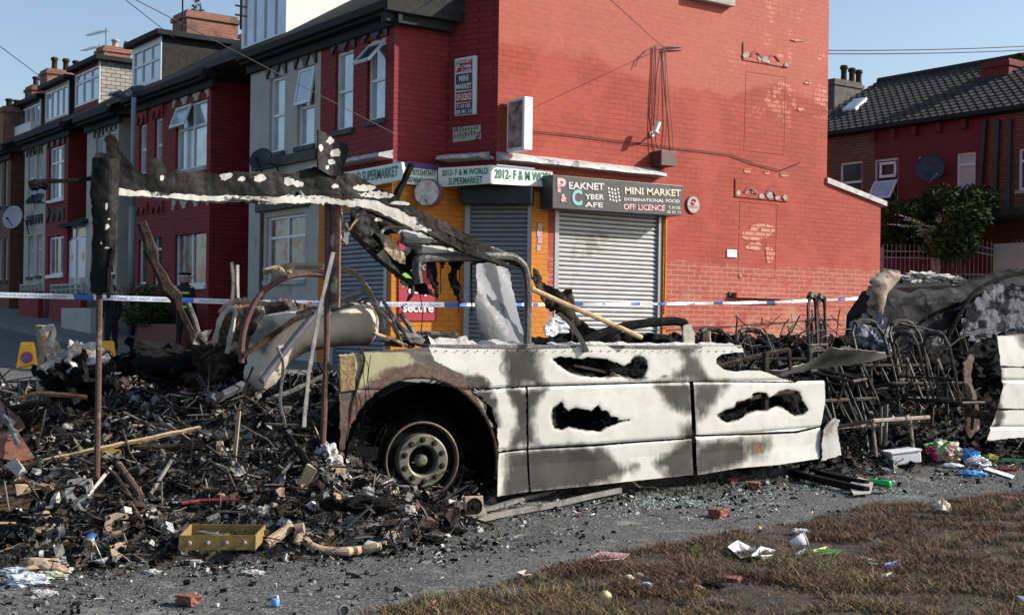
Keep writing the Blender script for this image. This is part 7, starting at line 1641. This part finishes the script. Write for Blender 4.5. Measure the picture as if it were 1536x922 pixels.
lumpY('ash_clump', 1350, 424, 11.7, .09, m_ashdk, 'small grey ash heap at the left of the van roof', 'ash clump', 23, .8, .8, 1.6)
lumpY('ash_clump', 1306, 510, 11.0, .2, mat('blue_grey_ash', (.12, .12, .16), (.28, .28, .33), 12, rough=.9, bump=.8, bscale=40), 'blue grey ash clump below the beige curved panel', 'ash clump', 24, 1.2, .6)
r_ = random.Random(9)
for k, (x, y, s, m_, lb) in enumerate(((1290, 600, .22, m_char, 'black lump left of the front seat frame'), (1400, 640, .2, m_char, 'black lump under the front seat frame'), (1260, 560, .2, m_char, 'charred lump behind the bent white sheet'), (1340, 560, .2, m_char2, 'charred lump among the seat backs'), (1470, 560, .25, m_char, 'charred lump between the seats and rear panel'), (1200, 540, .16, m_char, 'charred lump beneath the buckled seat frame'), (1100, 545, .13, m_char, 'charred lump in the notch of the coach side'), (1300, 640, .18, m_char2, 'brown lump at the pavement end of the gap'), (1380, 600, .22, m_char, 'charred lump inside the front seat frame'), (1230, 590, .2, m_char, 'charred lump just right of the white side'))):
    lumpY('charred_lump', x, y, 10.6, s*.9, m_, lb, 'debris', 30+k, .8, .8, 1.3)
# bundled seat wires in the gap
wm = MB()
for k in range(90):
    x, y = r_.uniform(1235, 1470), r_.uniform(480, 620); p = PY(x, y, r_.uniform(9.6, 10.6)); d = Vector((r_.gauss(0, 1), r_.gauss(0, .6), r_.gauss(0, 1))).normalized()*r_.uniform(.08, .3)
    wm.tube([p-d, p+Vector((r_.gauss(0, .04), 0, r_.gauss(0, .04))), p+d], r_.choice((.004, .006, .010)), 5)
for k in range(50):
    x, y = r_.uniform(1090, 1240), r_.uniform(480, 560); p = PY(x, y, r_.uniform(9.0, 9.9)); d = Vector((r_.gauss(0, 1), r_.gauss(0, .6), r_.gauss(0, 1))).normalized()*r_.uniform(.06, .22)
    wm.tube([p-d, p+Vector((r_.gauss(0, .03), 0, r_.gauss(0, .03))), p+d], r_.choice((.004, .006, .009)), 5)
for k in range(220):
    x, y = r_.uniform(0, 500), r_.uniform(560, 760); p = ph(x, y)+Vector((0, 0, .05)); d = Vector((r_.gauss(0, 1), r_.gauss(0, 1), r_.gauss(0, .5))).normalized()*r_.uniform(.05, .28)
    wm.tube([p-d, p+Vector((r_.gauss(0, .04), r_.gauss(0, .04), abs(r_.gauss(0, .04)))), p+d], r_.choice((.003, .004, .007, .010)), 5)
wm.build('tangled_wire', m_seat, None, loc=(0, 0, 0), kind='stuff', label='tangled burnt wires and rods throughout the wreck', cat='wire')
# speaker, long trims, bricks
c = ph(706, 776)+Vector((0, -.03, .085)); t = empty('loudspeaker', c-Vector((0, 0, .08)), 'scorched square loudspeaker unit beside the wheel', 'loudspeaker'); n_ = Vector((-.15, -1, .1)).normalized(); a = Vector((1, -.15, 0)).normalized(); u = a.cross(n_)*-1
mb = MB(); mb.obox(c, a*.075, u*.075, n_*.02); mb.build('mounting_frame', m_cast, t, bevel=.008); mb = MB(); mb.lathe(c+n_*.018, n_, [(.062, 0), (.060, .012), (.05, .006), (.02, .002), (.018, .012), (.002, .014)], 22); mb.build('cone', m_char, t)
def Tz(name, px, w, h, mt, label, cat, lift=0.02, parent=None):
    pts = [PZ(x, y, .0)+Vector((0, 0, .02)) for x, y in px]; mb = MB()
    for a, b in zip(pts, pts[1:]): pass
    vs = []
    for i, p in enumerate(pts):
        t_ = (pts[min(i+1, len(pts)-1)]-pts[max(i-1, 0)]).normalized(); n2 = Vector((-t_.y, t_.x, 0)); vs += [p-n2*w, p+n2*w, p+n2*w+Vector((0, 0, h)), p-n2*w+Vector((0, 0, h))]
    fs = [(4*i+k, 4*i+(k+1) % 4, 4*i+4+(k+1) % 4, 4*i+4+k) for i in range(len(pts)-1) for k in range(4)]+[(0, 3, 2, 1), tuple(len(pts)*4-4+k for k in range(4))]
    mb.add(vs, fs); return mb.build(name, mt, parent, label=label, cat=cat)
TR = empty('long_trim_frame', PZ(800, 760), 'bent grey metal trim frame on the asphalt below the skirt', 'metal trim')
Tz('trim', [(690, 776), (740, 768), (790, 752), (850, 740), (925, 728)], .02, .03, m_steel, None, None, parent=TR)
Tz('trim', [(716, 788), (770, 776), (830, 765), (880, 753), (932, 742)], .006, .045, m_steel, None, None, parent=TR)
Tz('trim_end', [(688, 778), (700, 784), (720, 788)], .03, .03, mat('pale_green_trim', (.30, .32, .27), (.2, .2, .17), 8, rough=.6), None, None, parent=TR)
Tz('charred_trim', [(876, 722), (905, 727), (940, 733)], .035, .03, m_char, 'charred crushed trim at the far end of the grey frame', 'metal trim')
RF = empty('black_rail_frame', PZ(1210, 720), 'black channel frame lying on the asphalt right of the skirt', 'metal frame')
Tz('rail', [(1132, 702), (1185, 716), (1240, 730), (1300, 744)], .028, .06, m_char, None, None, parent=RF)
Tz('rail', [(1142, 697), (1180, 698), (1235, 718), (1300, 732)], .024, .05, m_char, None, None, parent=RF)
Tz('end_plate', [(1268, 742), (1288, 741), (1330, 741)], .05, .006, m_steel, None, None, parent=RF)
def brick(x, y, yaw, label, s=1., mt=m_brick):
    p = PZ(x, y, 0.0); k = .5*s; a = Vector((math.cos(yaw), math.sin(yaw), 0)); b = Vector((-a.y, a.x, 0)); bm = bmesh.new(); bmesh.ops.create_cube(bm, size=2); bmesh.ops.subdivide_edges(bm, edges=bm.edges, cuts=4, use_grid_fill=True)
    mb = MB()
    for v in bm.verts:
        f_ = 1+.30*mnoise.fractal(v.co*1.5+Vector((x, y, 0)), 1, 2, 4); q = v.co*f_; w = p+a*q.x*.075*s+b*q.y*.05*s+Vector((0, 0, (q.z+1)*.032*s)); mb.v.append(tuple(w))
    mb.f = [tuple(v.index for v in f.verts) for f in bm.faces]; mb.m = [0]*len(mb.f); bm.free()
    return mb.build('loose_brick', mt, label=label, cat='brick', group='loose broken bricks')
for x, y, yaw, s, lb in ((1077, 775, .4, 1.0, 'red brick alone on open asphalt'), (1094, 716, 1.2, 1.05, 'red brick against the skirt, leftmost of the cluster'), (1110, 704, .2, 1.0, 'flat red brick on top of the cluster by the skirt'), (1134, 716, 2, 1.0, 'small red brick at the right of the cluster'), (1131, 733, .7, .95, 'small broken brick in front of the cluster'), (1098, 726, .1, .8, 'broken brick chip under the leftmost brick'), (818, 727, .3, .8, 'pale orange brick fragment above the long trim'), (834, 746, 1, .5, 'small brick chip between the two trims'), (1510, 755, .1, .9, 'red brick on the grass edge at far right'), (1440, 768, 2, .35, 'tiny brick chip at the grass edge'), (865, 776, 1.1, .35, 'tiny tan stone on the asphalt'), (1098, 878, .6, .8, 'brick fragment in the grass beside the pale bulbs'), (1100, 865, 1.6, .3, 'tiny brick crumb in the grass'), (1330, 826, .4, .5, 'thin red brick piece in the grass under the tin'), (1382, 800, .4, .3, 'tiny red chip in the upper grass'), (1062, 858, 1.4, .3, 'brown lump left of the brick fragment'), (282, 905, 2.0, .7, 'dull red brick in ash at the bottom left')):
    brick(x, y, yaw, lb, s)
# ------------------------------------------------------------------ litter
PZ0 = PZ
def PZ(x, y, z=0.0):
    if x > 1255 and y < 738:
        return ph(x, y)+Vector((0, 0, z))
    return PZ0(x, y, z)
m_foam = flat('white_foam', (.75, .75, .76), rough=.6); m_bluebag = flat('blue_plastic_bag', (.08, .32, .68), rough=.25); m_clear = mat('clear_plastic', (.42, .47, .52), (.62, .66, .70), 16, rough=.2, bump=.5); m_gbott = flat('green_plastic', (.01, .42, .10), rough=.15)
def crumple(name, x, y, s, mt, label, cat, seed=1, sq=.6, sx=1.4, amp=.9, z=0.0, group=None, sub=4):
    p = PZ(x, y, z); bm = bmesh.new(); bmesh.ops.create_icosphere(bm, subdivisions=sub, radius=1); mb = MB()
    for v in bm.verts:
        n_ = mnoise.turbulence(v.co*1.7+Vector((seed*9.1, 0, 0)), 5, True); f_ = .55+amp*.6*n_; mb.v.append((p.x+(v.co.x*RGT.x)*s*sx*f_+v.co.y*FWD.x*s*f_, p.y+v.co.x*RGT.y*s*sx*f_+v.co.y*FWD.y*s*f_, p.z+s*sq*.6+v.co.z*s*sq*f_))
    mb.f = [tuple(v.index for v in f.verts) for f in bm.faces]; mb.m = [0]*len(mb.f); bm.free(); return mb.build(name, mt, label=label, cat=cat, group=group)
p = PZ(1352, 695, 0); a = Vector((.93, -.36, .10)).normalized(); b = Vector((.36, .93, 0)).normalized(); up = a.cross(b)
t = empty('foam_box', p, 'white polystyrene food box tipped on the rubble edge', 'box')
mb = MB(); mb.obox(p+up*.06, a*.17, b*.11, up*.055); mb.build('tray', m_foam, t, bevel=.012); mb = MB(); mb.obox(p+up*.133, a*.178, b*.118, up*.014); mb.build('lid', m_foam, t, bevel=.008)
crumple('carrier_bag', 1413, 690, .20, mat('patterned_carrier_bag', (.45, .46, .36), (.10, .35, .08), 7, rough=.4, bump=.3, c3=(.5, .03, .14), sc3=5, t3=.5), 'open green and pink carrier bag lying by the white box', 'bag', 3, .75, 1.2)
q = PZ(1400, 682, .06); mb = MB(); mb.obox(q, Vector((.07, -.05, 0)), Vector((0, .01, 0)), Vector((.01, 0, .07))); mb.build('crimson_carton', flat('crimson_carton', (.45, .01, .12)), label='crimson carton poking from the carrier bag', cat='carton', bevel=.01)
crumple('blue_bag', 1452, 690, .12, m_bluebag, 'blue plastic bag behind the clear container', 'bag', 5, .7)
crumple('blue_bag', 1458, 714, .10, m_bluebag, 'blue plastic bag nearest the camera on the asphalt', 'bag', 6, .4, 1.7)
crumple('clear_bag', 1466, 698, .12, m_clear, 'clear crumpled wrapper between the two blue bags', 'wrapper', 7, .5, 1.5)
crumple('clear_container', 1428, 702, .09, m_clear, 'clear plastic food container beside the carrier bag', 'container', 9, .5, 1.9, .4)
crumple('yellow_wrapper', 1484, 690, .08, flat('dull_yellow', (.35, .33, .06), rough=.3), 'dull yellow wrapper right of the blue bags', 'wrapper', 10, .6)
mb = MB(); q = [PZ(x, y, .015) for x, y in ((1475, 706), (1482, 703), (1522, 716), (1518, 720))]; mb.prism(q, (0, 0, .006)); mb.build('white_strip', m_foam, label='long white strip of card at the right of the litter', cat='card')
Tz('green_tube', [(1502, 694), (1550, 696)], .02, .03, flat('green_tube', (.05, .22, .10)), 'green tube at the right edge of the litter', 'tube')
crumple('red_rag', 1510, 706, .07, flat('dark_red_rag', (.14, .01, .02), rough=.9), 'dark red rag at the right edge', 'rag', 12, .4, 2.0)
crumple('purple_wrapper', 1324, 706, .05, flat('mauve_wrapper', (.22, .18, .28)), 'small mauve wrapper below the white box', 'wrapper', 13, .5, 1.7)
for k in range(3): brick(1500+k*14, 684+k*3, .5*k, ['charred board end under the rear panel', 'charred board middle piece at the right edge', 'charred board piece farthest right'][k], .7, m_char2)
for o_ in list(COL.objects):
    if o_.name.startswith('loose_brick') and 'charred board' in o_.get('label', ''): o_['category'] = 'board'; o_.name = 'charred_board'; del o_['group']
# green bottle
p1 = PZ(1296, 728, .03); ax = (PZ(1340, 733, .03)-p1).normalized(); c = empty('green_bottle', p1, 'crushed green plastic bottle at the end of the black frame', 'bottle')
mb = MB(); mb.lathe(p1+Vector((0, 0, .01)), ax, [(.012, 0), (.013, .03), (.03, .07), (.034, .1), (.026, .13), (.035, .17), (.034, .25), (.025, .265)], 16); mb.build('body', m_gbott, c, smooth=True)
mb = MB(); mb.lathe(p1+Vector((0, 0, .01))-ax*.015, ax, [(.015, 0), (.015, .016)], 12); mb.build('cap', m_foam, c)
mb = MB(); q = [PZ(x, y, .035) for x, y in ((1272, 733), (1288, 722), (1310, 729), (1306, 740), (1280, 742))]; mb.prism(q, (0, 0, .01)); mb.build('ashy_paper', m_palestone, label='ash smeared pale sheet on the end of the black frame', cat='paper')
p1 = ph(592, 742)+Vector((0, 0, .03)); mb = MB(); mb.lathe(p1, (.8, .3, 0), [(.018, 0), (.02, .07), (.008, .09)], 10); mb.build('green_scrap', m_gbott, label='bright green plastic scrap beside the wheel', cat='scrap')
# in the grass
def polysheet(name, px, mt, label, cat, z=.05, curl=.03, th=.004):
    pts = [PZ(x, y, z) for x, y in px]; cen = sum(pts, Vector())/len(pts); n = len(pts); mb = MB(); rings = [pts, [p.lerp(cen, .35)-Vector((0, 0, curl)) for p in pts]]
    vs = [p+Vector((0, 0, curl*.6*math.sin(i*2.1))) for i, p in enumerate(rings[0])]+rings[1]+[cen-Vector((0, 0, curl*1.1))]
    fs = [(i, (i+1) % n, n+(i+1) % n, n+i) for i in range(n)]+[(n+i, n+(i+1) % n, 2*n) for i in range(n)]; mb.add(vs, fs)
    o = mb.build(name, mt, label=label, cat=cat); md = o.modifiers.new('s', 'SOLIDIFY'); md.thickness = th; return o
TY = empty('foam_tray', PZ(1126, 828), 'open white foam tray lying on the grass edge', 'tray')
for nm, q in (('tray', [(1091, 820), (1106, 814), (1125, 816), (1138, 825), (1128, 836), (1112, 833)]), ('lid', [(1128, 834), (1140, 823), (1163, 821), (1158, 832), (1142, 837)])):
    o = polysheet(nm, q, m_foam, None, None, .06, .03); 
    o.location = o.location-TY.location; o.parent = TY
    for k_ in ('label', 'category'):
        if k_ in o: del o[k_]
p = PZ(1197, 812, .05); ax = Vector((.7, -.5, .35)).normalized(); c = empty('paper_cup', p, 'crumpled white paper cup on the grass', 'cup'); mb = MB(); mb.lathe(p-ax*.05, ax, [(.028, 0), (.041, .10), (.038, .10), (.026, .01)], 16); mb.build('body', m_foam, c, smooth=True); mb = MB(); mb.lathe(p+ax*.048, ax, [(.042, 0), (.044, .004), (.042, .008)], 16); mb.build('rim', m_white, c)
crumple('white_tissue', 1200, 800, .05, m_clear, 'clear scrap behind the paper cup', 'wrapper', 21, .5, 1.5, z=.03)
crumple('bread_bag', 1413, 773, .075, flat('cream_wrap', (.60, .50, .40), rough=.4), 'cream twisted wrapping alone on the grass edge', 'wrapper', 22, 1.1, 1.0)
T2 = PZ(1413, 764, .06); mb = MB(); mb.lathe(T2, (0.1, 0, 1), [(.03, 0), (.008, .04), (.016, .08)], 8); mb.build('wrap_twist', flat('cream_wrap_twist', (.60, .50, .40), rough=.4), label='twisted neck of the cream wrapping', cat='wrapper')
for k, (q, m_, lb) in enumerate((([(1192, 830), (1208, 824), (1224, 838), (1216, 846)], flat('grey_blue_sheet', (.28, .31, .34), rough=.3), 'grey folded sheet in the grass below the cup'), ([(1205, 823), (1262, 826), (1250, 834), (1222, 844)], flat('green_leaflet', (.06, .22, .06)), 'green leaflet in the grass'), ([(1216, 826), (1240, 821), (1252, 826), (1228, 831)], flat('yellow_leaflet', (.40, .36, .08)), 'yellow leaflet half under the green one'), ([(1288, 834), (1302, 838), (1316, 838), (1318, 846), (1304, 846)], m_foam, 'small torn white paper in the grass'), ([(1326, 828), (1336, 832), (1354, 838), (1340, 840)], flat('peach_strip', (.55, .34, .22)), 'peach curled strip in the grass'), ([(1324, 845), (1346, 843), (1344, 849), (1328, 850)], flat('royal_blue', (.03, .07, .5)), 'royal blue scrap in the grass'), ([(1322, 862), (1338, 860), (1342, 867), (1330, 868)], m_clear, 'pale blue scrap low in the grass'), ([(880, 838), (900, 829), (945, 828), (935, 838), (898, 843)], flat('faded_magazine', (.36, .22, .22)), 'faded pink magazine at the asphalt edge'), ([(774, 858), (790, 856), (798, 859), (784, 862)], flat('pink_paper', (.42, .28, .24)), 'small pinkish paper on the asphalt'), ([(640, 905), (655, 902), (662, 906), (648, 912)], flat('dark_crimson', (.2, .02, .05)), 'crimson scrap at the bottom edge of the grass'), ([(1238, 862), (1252, 862), (1248, 866)], flat('mauve', (.35, .28, .33)), 'tiny mauve scrap in the grass'), ([(1525, 893), (1545, 897), (1540, 902)], m_foam, 'white scrap at the right edge of the grass'))):
    polysheet('paper_scrap', q, m_, lb, 'litter', .05, .015)
p = PZ(1309, 812, .05); mb = MB(); mb.lathe(p-Vector((.02, .01, .02)), (.5, -.5, .5), [(.02, 0), (.02, .06)], 14); mb.build('small_tin', flat('pinkish_tin', (.42, .36, .38), rough=.3), label='small pinkish tin in the upper grass', cat='tin')
ON = flat('pale_bulb_skin', (.62, .55, .28), rough=.4)
def bulb(x, y, s, label, mt=ON):
    p = PZ(x, y, .03); mb = MB(); d = Vector((rnd.uniform(-.4, .4), rnd.uniform(-.4, .4), 1)).normalized(); mb.lathe(p-d*s*.8, d, [(s*.15, 0), (s*.7, s*.25), (s, s*.8), (s*.9, s*1.25), (s*.45, s*1.6), (s*.12, s*1.72)], 16); return mb.build('pale_bulb', mt, label=label, cat='vegetable', smooth=True, group='pale round vegetables in the grass')
bulb(908, 894, .034, 'yellow green round vegetable with a knob, leftmost'); bulb(906, 880, .024, 'small yellow one touching the leftmost round vegetable'); bulb(943, 870, .036, 'cream oval vegetable in the middle of the group', flat('cream_bulb', (.62, .56, .38))); bulb(958, 866, .032, 'cream oval vegetable just right of the middle one', flat('cream_bulb_b', (.64, .57, .36))); bulb(930, 866, .02, 'small brownish bulb left of the middle one', m_tan)
Tz('yellow_tube', [(975, 866), (990, 864), (1008, 866)], .012, .02, flat('bright_yellow', (.55, .42, .03)), 'small bright yellow tube in the grass', 'tube')
crumple('grey_wrapper', 968, 883, .045, m_clear, 'greyish clear wrapper beside the bulbs', 'wrapper', 31, .6, 1.4, z=.02)
for k, (x, y, s, m_, lb) in enumerate(((1020, 878, .035, m_palestone, 'pale pinkish crust right of the bulbs'), (1046, 884, .03, m_tan, 'tan lump right of the pale crust'), (1062, 880, .035, m_char, 'black cinder lump right of the tan lump'), (1078, 882, .03, m_char, 'black cinder lump farthest right of the group'), (945, 890, .045, m_char, 'black cinder pile under the bulbs'), (918, 912, .018, flat('red_cap', (.5, .01, .04)), 'tiny red cap at the bottom of the grass'), (1055, 905, .12, m_ashdk, 'grey ash patch low in the grass'))):
    crumple('ember_lump', x, y, s, m_, lb, 'debris', 40+k, .6 if k < 6 else .15, 1.3, z=.02)
p = PZ(413, 908, 0.0); mb = MB(); mb.lathe(p, (.05, 0, 1), [(.018, 0), (.02, .004), (.02, .03), (.016, .034), (.014, .034)], 12); mb.build('bottle_top', flat('sky_blue_plastic', (.15, .32, .72), rough=.3), label='small sky blue plastic cap at the bottom left', cat='cap', smooth=True)
p = PZ(514, 915, 0.02); mb = MB(); mb.lathe(p, (-.2, -1, .2), [(.03, 0), (.03, .03), (.022, .03), (.022, .01)], 16); mb.build('tin_lid', m_steel, label='small dark round tin at the bottom of the asphalt', cat='tin')
r_ = random.Random(6)
for k, (x, y, s, m_, lb) in enumerate(((40, 878, .10, m_clear, 'pale crumpled plastic at the bottom left, largest'), (75, 868, .07, mat('pale_green_plastic', (.32, .38, .22), (.45, .48, .36), 9, rough=.3, bump=.3), 'pale green crumpled plastic at the bottom left'), (22, 862, .07, m_clear, 'pale crumpled plastic at the left edge'), (64, 893, .05, m_ash, 'whitish scrap lowest at the bottom left'), (228, 860, .04, m_ash, 'whitish flat scrap below the half ring casting'), (380, 862, .05, m_ash, 'pale ash clot below the right end of the yellow frame'), (200, 850, .05, m_ashdk, 'grey crust left of the yellow frame'), (290, 845, .04, m_ash, 'small white clot under the yellow frame'), (575, 812, .06, m_steel, 'fluted grey metal scrap above the exhaust pipe'), (680, 800, .07, m_char, 'charred heap right of the exhaust pipe'), (640, 815, .09, m_char, 'charred heap above the asphalt middle'), (550, 770, .16, m_char, 'broad charred heap left of the wheel foot'), (640, 770, .10, m_char, 'charred heap in front of the wheel'))):
    pz = ph(x, y); pr_ = pz.z; 
    o = crumple('crumpled_scrap', x, y, s, m_, lb, 'scrap', 60+k, .45, 1.5); q0 = PZ(x, y, 0); o.location += Vector((pz.x-q0.x, pz.y-q0.y, pz.z))
for k in range(14):
    x, y = r_.uniform(60, 480), r_.uniform(640, 800); lump_ob('burnt_part', x, y, r_.uniform(.03, .06), r_.choice((m_cast, m_ash, m_palestone, m_rust, m_steel)), 'burnt lump at %s of the rubble, %s' % (['far left', 'left', 'middle', 'right'][min(3, int(x/120))], ['pale and flaky', 'near the plank', 'small and round', 'half buried', 'beside a pipe', 'with ragged edge', 'crusted with ash', 'broken open', 'under wires', 'beside cinders', 'flat and thin', 'knobbly', 'below the tank', 'near the post'][k]), 'debris', 80+k, .7, .4, amp=.5)
